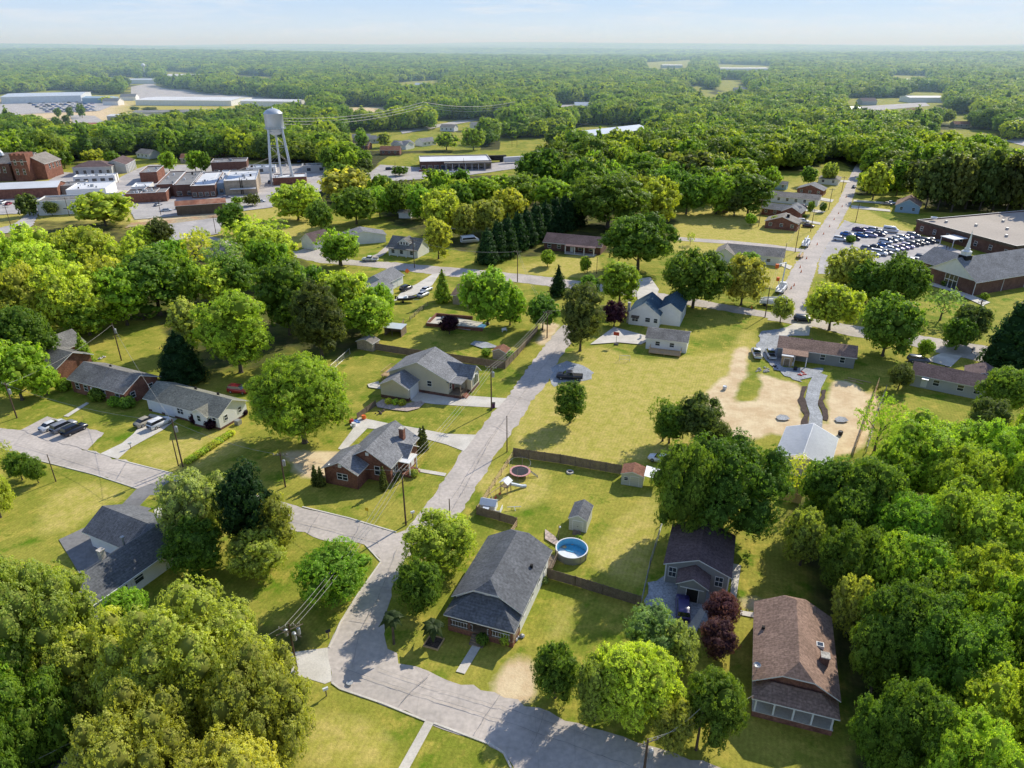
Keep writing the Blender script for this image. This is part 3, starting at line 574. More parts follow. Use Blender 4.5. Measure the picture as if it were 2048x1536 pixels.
# 3 grey house with portico
H = building('cottage', 'small grey house with purplish roof and gabled entry, purple trees in front', 'house', (1328,1124.6), 3.5, -19,
  [(.3,8.6,.2,9.0,3.5,1.7,'y',0,0)], 'greige', 'sh_plum', oh=.35)
part(H, 'portico', ['greige', 'sh_plum'], lambda b: (walls_into(b, 2.3,6.0,-2.6,.15,3.0,1.1,'y'),)); part(H, 'portico_roof', ['sh_plum', 'trim'], lambda b: roof_into(b, 2.3,6.0,-2.6,.6,3.0,1.1,'y',0,0,.3))
part(H, 'portico_opening', ['dark', 'trim'], lambda b: (b.box(3.5,5.0,-2.66,-2.58,0,2.2), b.box(2.6,5.7,-2.68,-2.62,2.22,2.34,1), b.box(3.42,3.5,-2.68,-2.6,0,2.2,1), b.box(5.0,5.08,-2.68,-2.6,0,2.2,1)))
for x in (1.25,7.4): window(H, 'N', .2, x, 1.3, .95, 1.5, 'grid')
for y in (3,6): window(H, 'L', .3, y, 1.3, .9, 1.3); window(H, 'R', 8.6, y, 1.3, .9, 1.3)
[part(H, 'corner_trim', 'trim', lambda b: b.box(x,x+.16,.14,.3,0,3.3)) for x in (.24,8.5)]
# 4 beige house with attached garage
H = building('ranch_house', 'beige house with dark grey roof, white garage door and concrete driveway', 'house', (757.7,767.4), 3.2, -20,
  [(.2,6.6,.2,5.4,3.2,1.7,'y',0,0), (-.3,13.6,5.0,13.2,4.0,3.2,'y',0,0), (11.2,17.2,8.6,13.0,3.6,1.9,'x',0,0)], 'cream', 'sh_grey', base=.7)
part(H, 'garage_door', 'gdoor', lambda b: (b.box(6.64,6.7,1.0,4.8,.1,2.5), [b.box(6.7,6.72,1.0,4.8,.1+.6*k-.02,.1+.6*k+.02) for k in (1, 2, 3)]))
part(H, 'bay_window', ['trim', 'glass'], lambda b: (b.box(17.22,17.3,9.4,12.2,1.2,3.6), b.box(17.3,17.33,9.6,10.3,1.3,3.0,1), b.box(17.3,17.33,10.5,11.3,1.3,3.4,1), b.box(17.3,17.33,11.5,12.0,1.3,3.0,1)))
part(H, 'porch_floor', ['wood', 'brickd'], lambda b: (b.box(13.65,16.4,5.0,8.5,-.1,.7,1), b.box(13.66,16.45,4.95,8.52,.702,.8)))
part(H, 'porch_roof', ['sh_grey', 'trim'], lambda b: b.box(13.3,16.6,4.7,8.4,3.45,3.62))
posts(H, [(16.2,5.2),(16.2,8.2)], .8, 3.45, .09, 'wood'); rail(H, [(16.3,5.1),(16.3,8.3)], .8, m='wood'); door(H, 'R', 13.6, 7.2, z=.82); window(H, 'R', 13.6, 5.9, 1.6, .9, 1.2)
part(H, 'porch_steps', 'brick', lambda b: [b.box(16.45+.3*k,16.75+.3*k,5.6,7.4,-.05,.6-.18*k) for k in range(3)])
part(H, 'side_deck', 'newwood', lambda b: (b.box(-3.6,-.35,7.0,11.6,1.4,1.52), [b.box(x,x+.14,y,y+.14,-.1,1.4) for x in (-3.5,-.7) for y in (7.1,11.4)]))
rail(H, [(-.4,7.0),(-3.6,7.0),(-3.6,11.6),(-.4,11.6)], 1.52, m='newwood')
window(H, 'L', -.3, 11, 1.8, .9, 1.2); window(H, 'N', 5.0, 9.2, 1.9, 1.0, 1.2)
part(H, 'roof_ridge_cap', 'sh_dark', lambda b: b.tube([(6.65,5.0,7.2),(6.65,13.2,7.2)], .09, 4))
# 5 brick cottage
H = building('brick_house', 'red brick house with grey gabled roof and brick chimney beside the street', 'house', (644.4,933.4), 3.3, -19,
  [(.2,6.4,.2,5.8,3.3,1.6,'y',0,0), (2.4,10.8,3.6,13.6,3.6,2.5,'y',0,0), (8.3,11.9,7.6,11.2,3.4,1.2,'x',0,0)], 'brick', 'sh_grey')
chimney(H, 9.3, 11.2, 3.6, 6.4, .42)
window(H, 'N', .2, 3.6, 1.4, 1.9, 1.1); window(H, 'N', 3.6, 8.3, 1.3, .95, 1.6); window(H, 'R', 10.8, 12.6, 1.3, .9, 1.3); window(H, 'R', 10.8, 5.2, 1.3, 1.6, 1.3)
part(H, 'gable_vent', 'trim', lambda b: b.box(3.0,3.6,.12,.19,3.7,4.3)); part(H, 'gable_vent', 'trim', lambda b: b.box(6.3,6.9,3.5,3.59,4.7,5.3))
part(H, 'satellite_dish', 'galv', lambda b: b.lathe([(.02,3.7),(.3,3.75),(.42,3.95),(.4,3.97),(.02,3.75)], 12, 1.6, .2))
part(H, 'porch', ['brick', 'trim'], lambda b: (b.box(11.0,13.2,6.2,9.0,-.1,.45), b.box(10.9,13.1,6.0,9.2,2.9,3.05,1), b.box(12.9,13.05,6.2,6.35,.45,2.9,1), b.box(12.9,13.05,8.8,8.95,.45,2.9,1)))
door(H, 'R', 11.9, 9.4, m='trim', z=.4); part(H, 'porch_steps', 'brick', lambda b: [b.box(13.2+.3*k,13.5+.3*k,6.8,8.6,-.05,.3-.12*k) for k in range(2)])
# 6 white ranch with double garage
H = building('ranch_house', 'long white ranch house with two garage doors and olive grey roof', 'house', (287,793.6), 3.2, -24.7,
  [(.3,19.6,.3,7.4,3.2,1.9,'x',0.0,0), (13.6,17.2,-.4,2.5,3.15,1.0,'y',0,0)], 'white', 'sh_green', vents=[(9,5.2,4.6),(15,5.2,4.6)], base=.45, oh=.5)
for x in (2.6,6.2): door(H, 'N', .3, x, 2.7, 2.3, 'gdoor', .1, 'garage_door')
window(H, 'N', .3, 9.4, 1.3, 1.5, 1.3); door(H, 'N', .3, 11.6, m='trim', z=.3); window(H, 'N', -.4, 15.1, 1.3, .8, 1.2); window(H, 'N', .3, 18.4, 1.3, .8, 1.2)
for y in (2,5.6): window(H, 'R', 19.6, y, 1.4, .8, 1.1)
part(H, 'air_conditioner', 'galv', lambda b: b.box(20.4,21.4,3.0,4.0,0,.95))
# 7 brick duplex, 8 farther one
H = building('brick_house', 'long red brick ranch house with paired white doors beside the white ranch', 'house', (134.6,755.5), 3.4, -24.7,
  [(.3,16.5,.3,8.6,3.4,2.0,'x',0,0)], 'brick', 'sh_weath', vents=[(6,6,4.7)], oh=.5)
for x in (6.8,8.2): door(H, 'N', .3, x, .9, 2.1, 'trim', .2)
for x in (2.2,4.8,10.2,14.4): window(H, 'N', .3, x, 1.2, 1.1, 1.3)
for y in (2.2,6.6): window(H, 'R', 16.5, y, 1.3, 1.0, 1.2)
H = building('brick_house', 'weathered grey roof brick house at far left edge, behind the bright green tree', 'house', (111.7,735.2), 3.4, -24.7,
  [(-19,-.3,.3,8.4,3.4,2.0,'x',0,0), (-16,-9,3,13,3.4,2.3,'y',0,0)], 'brick', 'sh_weath', oh=.5)
for x in (-3,-6,-12): window(H, 'N', .3, x, 1.2, 1.1, 1.3)
# 9 big dark-roofed white house, lower left
H = building('hip_roof_house', 'white house with large dark grey L-shaped roof and two chimneys at lower left', 'house', (234.4,1171.2), 3.2, 64,
  [(-6.5,13.4,.4,6.6,3.2,2.1,'x',0,0), (6.2,12.8,4.6,14.6,3.2,1.8,'y',0,0)], 'white', 'sh_dark', oh=.6)
for x in (.8,3.2,9.5): window(H, 'N', .4, x, 1.2, 1.3, 1.2)
chimney(H, 1.6, 4.3, 4.2, 6.3, .35, 'stone'); part(H, 'vent_pipe', ['galv'], lambda b: (b.tube([(5.0,4.6,4.6),(5.0,4.6,5.9)], .14, 8), b.box(4.75,5.25,4.35,4.85,5.9,6.05)))
part(H, 'gutter', 'trim', lambda b: b.tube([(-6.8,-.25,2.95),(13.2,-.25,2.95)], .07, 5))
part(H, 'corner_post', 'trim', lambda b: (b.box(1.0,1.15,.25,.39,0,3), b.box(2.0,2.12,.25,.39,0,3)))
# 10 white outbuilding with deck, 11 cream house
H = building('garage', 'white outbuilding with grey roof and small wooden deck on the open lawn', 'garage', (1291,674.7), 3.0, -18,
  [(.2,9.9,.2,7.4,3.0,1.3,'x',0,0)], 'white', 'sh_weath', oh=.3)
for x in (3.0,6.4): window(H, 'N', .2, x, 1.2, 1.0, 1.0)
part(H, 'deck', 'newwood', lambda b: (b.box(1.4,8.8,-3.0,.18,.35,.47), [b.box(x,x+.12,-2.95,-2.83,-.1,.35) for x in (1.5,5,8.6)])); rail(H, [(1.4,.1),(1.4,-3.0),(8.8,-3.0),(8.8,.1)], .47, m='newwood', step=.9)
H = building('cream_house', 'white storey-and-a-half house with dark blue grey roof and awning in the shade', 'house', (1256.7,622.8), 3.6, -21,
  [(.2,8.2,.2,9.5,3.6,2.9,'y',0,0), (7.4,13.2,3.2,13.5,4.3,1.9,'y',0,0)], 'white', 'sh_blue', oh=.35)
window(H, 'N', .2, 5.2, 1.3, 1.2, 1.1); window(H, 'N', .2, 7.3, 1.3, .9, 1.1); window(H, 'N', .2, 1.9, 1.1, 1.5, 1.1); door(H, 'N', 3.2, 11, m='trim', z=1.0)
part(H, 'awning', 'bark', lambda b: b.face([(.9,.15,2.7),(3.0,.15,2.7),(3.0,-.8,2.25),(.9,-.8,2.25)])); chimney(H, -.1, 1.2, 0, 5.6, .35, 'stone')
window(H, 'R', 13.2, 6, 1.6, .9, 1.2); window(H, 'R', 13.2, 11, 1.6, .9, 1.2)
# sheds
H = building('garden_shed', 'cream garden shed with grey roof standing near the round pool', 'shed', (1136.5,1035.3), 2.3, -18,
  [(.12,2.85,.12,4.2,2.35,.75,'y',0,0)], 'palegrn', 'sh_dark', oh=.15)
door(H, 'N', .12, 1.5, 1.5, 1.8, 'palegrn', .1); part(H, 'door_handle', 'dark', lambda b: b.box(1.48,1.54,.0,.05,.9,1.05)); part(H, 'ramp', 'wood', lambda b: [b.box(.9,2.1,-.3-.3*k,-.02-.3*k,-.05,.3-.1*k) for k in range(3)])
H = building('garden_shed', 'beige shed with rusty brown roof against the long board fence', 'shed', (1242,947), 2.2, -17,
  [(.1,3.7,.1,3.0,2.3,.6,'y',0,0)], 'palegrn', 'sh_red', oh=.15)
window(H, 'N', .1, .9, 1.0, .6, .6); door(H, 'N', .1, 2.3, 1.4, 1.8, 'palegrn', .1)
part(H, 'lean_to_roof', ['metal'], lambda b: b.face([(3.8,.3,2.3),(6.6,.3,1.9),(6.6,3.6,1.9),(3.8,3.6,2.3)])); posts(H, [(6.4,.5),(6.4,3.4)], -.1, 1.9, .06, 'wood', 'lean_to_post')
H = building('garden_shed', 'small tan shed with weathered roof at the fence corner', 'shed', (712,682), 2.1, -24, [(.1,4.6,.1,3.0,2.2,.9,'y',0,0)], 'brickt', 'sh_tan', oh=.2)
H = building('garden_shed', 'little orange tan roofed shed between two young trees at the fence', 'shed', (985,702), 2.0, -20, [(0,3.3,0,2.8,2.1,.8,'y',0,0)], 'brickt', 'sh_red', oh=.2)
H = building('open_shed', 'dark open wooden lean-to shed with pale tin roof', 'shed', (768,655), 2.2, -15, [(0,3.6,0,2.6,2.2,-1,'y',0,0)], 'wood', 'metal')
for b_ in list(H.children): bpy.data.objects.remove(b_)
part(H, 'roof', 'metal', lambda b: (b.box(-.2,4.8,-.2,3.6,2.2,2.3))); part(H, 'wall', 'wood', lambda b: (b.box(0,.12,0,3.4,-.1,2.19), b.box(4.5,4.62,0,3.4,-.1,2.19), b.box(.12,4.5,3.28,3.4,-.1,2.19), b.box(2,2.12,0,.12,-.1,2.19)))
# 14 greige house with carport, 15 grey house, 16 pavilion
H = building('ranch_house', 'grey house with brown roof and covered patio at the head of the gravel path', 'house', (1639.5,706.2), 2.8, -22,
  [(-9.0,7.6,.3,7.3,2.9,1.5,'x',0,0)], 'greige', 'sh_brown', vents=[(-2,5,3.9),(1,3,3.6)], oh=.35)
part(H, 'patio_roof', ['sh_brown', 'trim'], lambda b: b.box(-8.0,-2.4,-3.4,.25,2.62,2.78)); posts(H, [(-7.8,-3.2),(-5.2,-3.2),(-2.6,-3.2)], -.1, 2.62, .1)
for x in (.8,5): window(H, 'N', .3, x, 1.1, 1.0, 1.3)
H2 = building('garden_shed', 'tall boxy shed with white roof at the end of the grey house', 'shed', (1564,708), 2.9, -22, [(0,2.6,-.3,3.6,2.9,-1,'y',0,0)], 'wood', 'membrane')
for b_ in list(H2.children): bpy.data.objects.remove(b_)
part(H2, 'wall', 'newwood', lambda b: b.box(.1,2.5,0,3.4,-.1,2.5)); part(H2, 'roof', 'membrane', lambda b: b.prism([(0,-.2),(2.6,-.2),(2.6,3.6),(0,3.6)], 2.5, 2.66)); door(H2, 'N', 0, 1.3, 1.2, 1.9, 'wood', .05)
H = building('ranch_house', 'pale grey house with long dark brown roof near the right edge', 'house', (1822.5,746.4), 3.0, -32,
  [(.3,16.5,.3,7.0,3.0,1.5,'x',0,0), (10,16.3,5,11,3.0,1.5,'y',0,0)], 'pale', 'sh_plum', vents=[(6,4.5,4.1)], oh=.35)
for x in (5,9.5,12.5,15): window(H, 'N', .3, x, 1.2, 1.1, 1.2)
door(H, 'N', .3, 2.8, m='trim', z=.3); part(H, 'door_hood', 'metal', lambda b: b.box(2.2,3.5,-.9,.25,2.45,2.55))
H = building('pavilion', 'open pavilion with white metal gable roof at the end of the gravel path', 'pavilion', (1549.3,910), 3.0, -29, [(0,8.2,0,11.5,3.0,-1,'y',0,0)], 'wood', 'membrane')
for b_ in list(H.children): bpy.data.objects.remove(b_)
def pav(b):
    roof_into(b, .3,8.6,0,11.5,3.0,1.7,'y',0,0,.4,.08)
    for k in range(1, 28):
        y = -.4+12.3*k/28
        for sg in (-1, 1): b.tube([(4.45+sg*.05,y,4.72),(4.45+sg*4.5,y,4.72-4.5*1.7/4.15)], .035, 4)
part(H, 'roof', ['membrane', 'trim'], pav); posts(H, [(x,y) for x in (.6,8.3) for y in (.4,3.9,7.5,11.1)], -.1, 2.95, .12, 'newwood', 'timber_post'); part(H, 'floor', 'conc', lambda b: b.box(.3,8.6,0,11.5,-.05,.12))
part(H, 'beam', 'newwood', lambda b: (b.box(.45,.75,.2,11.3,2.55,2.85), b.box(8.15,8.45,.2,11.3,2.55,2.85)))
# 17-22 around the upper cross street
H = building('ranch_house', 'grey roofed house with side driveway and boat, below the cross street', 'house', (770,566.7), 3.0, -24,
  [(-7.6,0,.3,9.8,3.0,2.0,'y',0,0), (-4.5,2.6,-7.8,.2,2.6,1.7,'y',0,0)], 'white', 'sh_grey', oh=.4)
window(H, 'R', 0, 3, 1.2, .9, 1.3); door(H, 'R', 0, 7, m='trim'); window(H, 'R', 2.6, -5, 1.1, .9, 1)
H = building('craftsman_house', 'white house with dark roof and white front dormer on the cross street', 'house', (774.8,492.5), 3.1, -22,
  [(.2,11.8,.2,8.6,3.1,2.9,'x',0,0), (4.2,8.0,1.2,4.8,5.0,1.3,'y',0,0)], 'white', 'sh_weath', oh=.5)
part(H, 'dormer_windows', 'glass', lambda b: [b.box(x,x+.6,1.13,1.18,3.95,4.9) for x in (4.7,5.8,6.9)])
posts(H, [(1,-.6),(4.2,-.6),(7.6,-.6),(11,-.6)], 0, 2.9, .15); part(H, 'porch_roof', ['sh_weath', 'trim'], lambda b: b.box(.2,11.8,-1.2,.0,2.75,2.9))
for x in (2,5.4,9.4): window(H, 'N', .2, x, .9, 1.2, 1.3)
H = building('ranch_house', 'small white house with dark grey roof up the side drive', 'house', (736.8,472), 3.0, 20,
  [(-9,7.4,.2,7.4,3.0,1.9,'y',0,0)], 'white', 'sh_grey', loc=(P(736.8,472,3)[0]-1, P(736.8,472,3)[1]))
H = building('old_house', 'small house with dark roof among the trees left of the side drive', 'house', (602,478), 3.2, -35, [(0,7,0,8,3.2,2.6,'y',0,0)], 'white', 'sh_plum')
H = building('brick_house', 'long dark brick ranch house with white porch posts and broad front lawn', 'house', (1086.9,482.7), 3.1, -20,
  [(.2,21,.2,9.6,3.1,2.2,'x',0,0)], 'brickd', 'sh_plum', oh=.5)
part(H, 'porch_roof', ['sh_plum', 'trim'], lambda b: b.box(8.6,19.6,-2.6,.1,2.75,2.92)); posts(H, [(8.9,-2.4),(12.3,-2.4),(15.7,-2.4),(19.2,-2.4)], 0, 2.75, .14)
for x in (2.2,5.8,13.6,17.5): window(H, 'N', .2, x, 1.1, 1.2, 1.3)
door(H, 'N', .2, 10.6, m='trim'); part(H, 'porch_floor', 'conc', lambda b: b.box(8.6,19.6,-2.6,.15,-.05,.22))
H = building('hall_building', 'white building with long grey roof beside the bare field', 'building', (1433.4,502.6), 3.2, -22,
  [(3.6,21.5,1.0,9.0,3.2,1.9,'x',0,0), (0,5.6,-1.5,6.5,3.2,1.7,'y',0,0)], 'white', 'sh_tan', oh=.4)
for x in (8,11,14,17): window(H, 'N', 1.0, x, 1.1, 1.2, 1.0)
H = building('garden_shed', 'white shed among the trees above the craftsman house', 'shed', (797,424), 2.6, -8, [(0,5.2,0,3.4,2.6,.9,'x',0,0)], 'white', 'sh_weath')
H = building('ranch_house', 'house with low brown roof hidden behind bright green trees', 'house', (905,588), 3.0, -24, [(0,16,0,8,3.0,1.8,'x',0,0)], 'brickt', 'sh_brown')
H = building('cottage', 'grey roofed house with brick chimney half hidden under foreground treetops', 'house', (176,1440), 3.6, -20, [(0,9,-8,4,3.8,2.2,'y',0,0)], 'white', 'sh_weath'); chimney(H, 6.0, -1.5, 4.5, 6.9, .4)
H = building('cottage', 'house corner with pale grey roof cut by the bottom edge', 'house', (676,1540), 3.6, -20, [(.6,9,-12,-.5,3.6,2.2,'y',0,0)], 'white', 'sh_tan')
H = building('cottage', 'small grey house glimpsed among the airy trees left of centre', 'house', (410,500), 3.0, -25, [(0,9,0,7,3,1.8,'x',0,0)], 'pale', 'sh_grey')
# houses on the far street
for nm, lab, px, g, bl, wl, rf in [
 ('ranch_house', 'grey roofed brick house with dark chimney lowest on the far street', (1531,441), -28, [(0,12.5,0,8.5,3,2.2,'y',0,0)], 'brick', 'sh_tan'),
 ('ranch_house', 'long low brick house behind the chimney house on the far street', (1524,415), -32, [(0,15,0,8,3,1.6,'x',0,0), (9,16.5,-2,9,3,2,'y',0,0)], 'brick', 'sh_grey'),
 ('ranch_house', 'pale house with long grey roof third up the far street', (1533,390), -30, [(0,23,0,8,3,1.6,'x',0,0)], 'white', 'sh_tan'),
 ('brick_house', 'brown brick gable end house fourth up the far street', (1595,376), -32, [(0,12,0,9,3,2.2,'y',0,0)], 'brick', 'sh_grey'),
 ('ranch_house', 'pale house with pyramid roof at the top of the far street', (1637,356), -30, [(0,10,0,10,3,1.9,'y',1,1)], 'white', 'sh_tan'),
 ('garden_shed', 'small blue shed beside dark woods left of the far street', (1545,366), -30, [(0,7,0,5,3,1.0,'x',0,0)], 'blue', 'sh_weath'),
 ('cottage', 'brown roofed house with pale blue gable wall across the far street', (1792,410), -30, [(0,9.5,0,13,3.2,2.6,'y',0,0)], 'blue', 'sh_brown'),
 ('garden_shed', 'small grey shed under trees beside the bare field', (1434,410), -25, [(0,5,0,4,2.6,1.2,'y',0,0)], 'wood', 'sh_weath')]:
    H = building(nm, lab, 'shed' if 'shed' in nm else 'house', px, 3.0, g, bl, wl, rf)
    b0 = bl[0]; n = max(2, int((b0[1]-b0[0])/3.5))
    for k in range(n): window(H, 'N', b0[2], b0[0]+(k+.5)*(b0[1]-b0[0])/n, 1.2, 1.1, 1.2)
    if 'chimney' in lab and 'lowest' in lab: chimney(H, 8, 3, 3.5, 5.8, .5, 'dark')
# school / hall and church
H = building('school_hall', 'large brown brick hall with flat beige roof beside the parking lot', 'building', (1835,439.4), 5, 18,
  [(0,66,-42,0,5,0,'x',0,0)], 'brickd', 'beige_roof')
part(H, 'roof_fascia', 'bark', lambda b: (b.box(-.35,-.02,-42.4,.3,4.2,5.1), b.box(-.35,66,-42.4,-42.02,4.2,5.1)))
for y in range(-39, -2, 6): window(H, 'L', 0, y, 1.4, 1.2, 1.6)
part(H, 'entry_canopy', 'membrane', lambda b: (b.box(-7,-.36,-24,-18,3.2,3.4), b.box(-6.8,-6.6,-23.8,-23.6,0,3.2), b.box(-6.8,-6.6,-18.4,-18.2,0,3.2)))
for vx, vy in ((8,-6),(14,-14),(20,-22),(30,-12),(10,-30),(24,-34),(40,-26)): part(H, 'roof_vent', 'galv', lambda b: b.box(vx-.4,vx+.4,vy-.4,vy+.4,4.62,5.4))
part(H, 'satellite_dish', 'whitep', lambda b: b.lathe([(.1,5.0),(.9,5.3),(1.3,6.0),(1.25,6.05),(.1,5.15)], 14, 6, -2))
H = building('church', 'brick church with white gable, grey roof and white steeple', 'church', (1953,562.4), 4.5, 22,
  [(0,34,0,15.4,4.5,5.0,'x',0,0), (5,18,12,24,4.3,3.4,'y',0,0)], ['brickd', 'trim'], 'sh_grey', oh=.5)
part(H, 'gable_panel', 'trim', lambda b: b.face([(-.08,-.1,4.35),(-.08,7.7,9.3),(-.08,15.5,4.35)]))
part(H, 'entrance_glazing', ['glass', 'trim'], lambda b: (b.box(-.1,-.02,5.6,9.8,.1,4.2), [b.box(-.16,-.1,y-.06,y+.06,.1,4.2,1) for y in (5.6,7,8.4,9.8)], b.box(-.16,-.1,5.6,9.8,2.6,2.75,1)))
part(H, 'steeple', ['trim', 'dark'], lambda b: (b.box(2.0,4.6,6.4,9.0,7.5,10.0,1), b.box(2.3,4.3,6.7,8.7,10.0,11.2), b.lathe([(1.5,11.2),(.8,11.6),(.8,12.1),(.6,12.2),(.02,17.5)], 8, 3.3, 7.7)))
part(H, 'downspout', 'trim', lambda b: (b.box(-.14,.0,-.14,.0,0,4.4), b.box(12,12.1,-.12,-.02,0,4.4), b.box(22,22.1,-.12,-.02,0,4.4)))
# ---- town
def flatb(lab, px, h, W_, Dp, wall='brick', roof='tar', g=15, wn=0, cat='shop building', name='shop_building', extra=None):
    H = building(name, lab, cat, px, h, g, [(0,W_,0,Dp,h,0,'x',0,0)]+(extra or []), wall, roof)
    for k in range(wn): window(H, 'N', 0, (k+.5)*W_/wn, 1.0, min(2.2, W_/wn*.6), 1.8, 'shop')
    for _ in range(4):
        ux, uy, us = R.uniform(1, W_-2), R.uniform(2, Dp-3), R.uniform(.3, .9); part(H, 'roof_vent', R.choice(['galv', 'dark', 'whitep']), lambda b: b.box(ux,ux+us,uy,uy+us,h-.4,h-.4+us+.2))
    if W_ > 12: part(H, 'roof_unit', 'galv', lambda b: (b.box(W_*.5,W_*.5+1.4,Dp*.4,Dp*.4+1.4,h-.4,h+.7), b.box(W_*.25,W_*.25+.7,Dp*.7,Dp*.7+.7,h-.4,h+.3)))
    return H
H = flatb('tall tan block shop with white roof nearest the water tower', (446.8,362), 7, 15, 32, ['brickt', 'trim'], 'membrane')
part(H, 'canopy', 'membrane', lambda b: b.box(2.5,14.5,-2.2,-.02,3.0,3.3))
part(H, 'vent_pipe', 'dark', lambda b: (b.tube([(7.5,-.3,0),(7.5,-.3,8.4)], .18), b.tube([(8.3,-.3,0),(8.3,-.3,7.8)], .14)))
flatb('narrow white roofed shop with dark blue front', (421,367), 5.6, 6, 40, 'blue', 'membrane', wn=2)
flatb('white roofed brick shop with row of shopfront windows', (380,372), 6, 11, 42, 'brickd', 'membrane', wn=4)
flatb('dark roofed brick shop in the middle of the shop row', (345,370), 6, 9.5, 40, 'brickd', 'tar', wn=2)
flatb('brick shop with dark roof and white parapet wall at the row end', (312,369), 6, 8.5, 40, 'brick', 'tar', wn=1)
flatb('low red brick annex with white side walls beside the shop row', (280,386), 4.6, 11, 16, ['brick'], 'tar')
flatb('small white roofed shop left of the red brick annex', (262,374), 4.2, 8, 12, 'white', 'membrane', wn=2)
flatb('red brick shop with dark roof and white garage front on the corner', (278,345), 6, 8.5, 22, 'brick', 'tar')
flatb('dark brown brick shed building with black roof below the row', (248,388), 4.5, 13.4, 12, 'brick', 'sh_dark', wn=0)
flatb('two storey red brick building with white windows behind the shop row', (421,325), 7, 19, 15, 'brickd', 'tar', wn=4)
flatb('small grey and white building right of the water tower', (604,332), 4, 14, 9, 'pale', 'tar', wn=2)
flatb('white flat roofed building at the foot of the water tower', (545,356), 4, 17, 12, 'brick', 'membrane')
flatb('low white building behind the water tower legs', (492,336), 3.5, 16, 10, 'white', 'metal', wn=3)
flatb('white flat roofed workshop with blue front left of the corner', (131,380), 5, 17, 21, 'white', 'membrane')
flatb('grey block store behind the white workshop', (108,372), 4.5, 12, 12, 'brickt', 'tar')
flatb('flat roofed arcade building with pale blue front strip', (145,354), 4, 20, 8, 'white', 'membrane', wn=5)
H = building('brick_building', 'long building with worn white sloped roof at the left edge', 'building', (0,378), 5, 15, [(-22,24,0,14,5,1.8,'x',0,0)], 'brick', 'membrane')
H = building('warehouse', 'old white painted warehouse with lettering on its side wall', 'warehouse', (70.3,403.4), 6, 15, [(0,30,0,13,6,.0,'x',0,0)], 'white', 'sh_weath')
part(H, 'wall_lettering', 'letters', lambda b: (b.box(15,26,-.06,-.01,4.0,4.3), b.box(15,26,-.06,-.01,.9,1.1), [b.box(15.3+1.3*k,16.2+1.3*k,-.06,-.01,2.2,2.35) for k in range(8)], [b.box(15.3+1.3*k,15.5+1.3*k,-.07,-.01,2.0,3.3) for k in range(8)], b.box(10,12.5,-.06,-.01,2.4,2.7)))
H = building('warehouse', 'long wooden warehouse with rusty red roof by the railway', 'warehouse', (351,411), 4.5, 21, [(0,20,0,6.5,4.5,1.3,'x',0,0)], 'bark', 'rust')
H = building('bank_building', 'pale building with grey hip roof and white side columns', 'building', (143.8,334.7), 5, 12, [(0,20,0,14,5,2.4,'x',1,1), (14,26,6,26,5,2.4,'y',0,0)], 'pale', 'sh_plum')
for k in range(5): window(H, 'N', 0, 2+4*k, .8, 1.6, 2.4, 'shop')
posts(H, [(26.6,8+3*k) for k in range(6)], 0, 4.8, .25)
H = building('brick_church', 'old red brick church with square crenellated tower at left edge', 'church', (37.5,303.4), 14, 5, [(-26,7,2,20,8.5,5,'x',0,0), (0,14,4,22,8.5,4.0,'y',0,0)], 'brick', 'sh_tan', loc=(-268,392))
part(H, 'tower', ['brick', 'stone'], lambda b: (b.box(0,8,-1,7,-.1,13.4), [b.box(x,x+1.2,-1.1,7.1,13.4,14.4) for x in (0,2.3,4.6,6.8)], b.box(-.1,8.1,-1.1,-.98,10.2,10.5,1)))
part(H, 'front_gable', 'brickd', lambda b: b.prism([(-16,.0),(-2,.0),(-2,2),(-16,2)], -.1, 9))
for x in (-14,-11,-8,-5): window(H, 'N', 0, x, 4.5, 1.3, 3)
for x in (2,5.5): window(H, 'N', -1, x, 8.6, 1.2, 2.6); window(H, 'N', -1, x, 3.5, 1.2, 3)
for y in (9,13,17,20): window(H, 'R', 14, y, 5, 1.3, 2.6)
part(H, 'spire', 'metal', lambda b: b.lathe([(1.5,12.5),(1.2,14),(.5,15),(.02,20)], 8, -9, 8))
H = building('strip_mall', 'long shopping strip with white roof and dark shopfronts beyond the woods', 'shop building', (839.8,323.5), 5, 8, [(0,42,0,24,5,0,'x',0,0)], 'brickd', 'membrane')
part(H, 'canopy_roof', ['sh_tan', 'trim'], lambda b: b.prism([(14,-3.5),(42,-3.5),(42,-.02),(14,-.02)], 3.8, 4.6)); posts(H, [(15+3.8*k,-3.2) for k in range(8)], 0, 3.8, .15)
for k in range(11): window(H, 'N', 0, 2+3.8*k, .6, 2.4, 2.2, 'shop')
H = building('metal_building', 'long pale metal industrial building behind dark trees right of centre', 'warehouse', (1162,273.5), 6, 42, [(0,80,0,22,6,2.5,'x',0,0)], 'metal', 'metal')
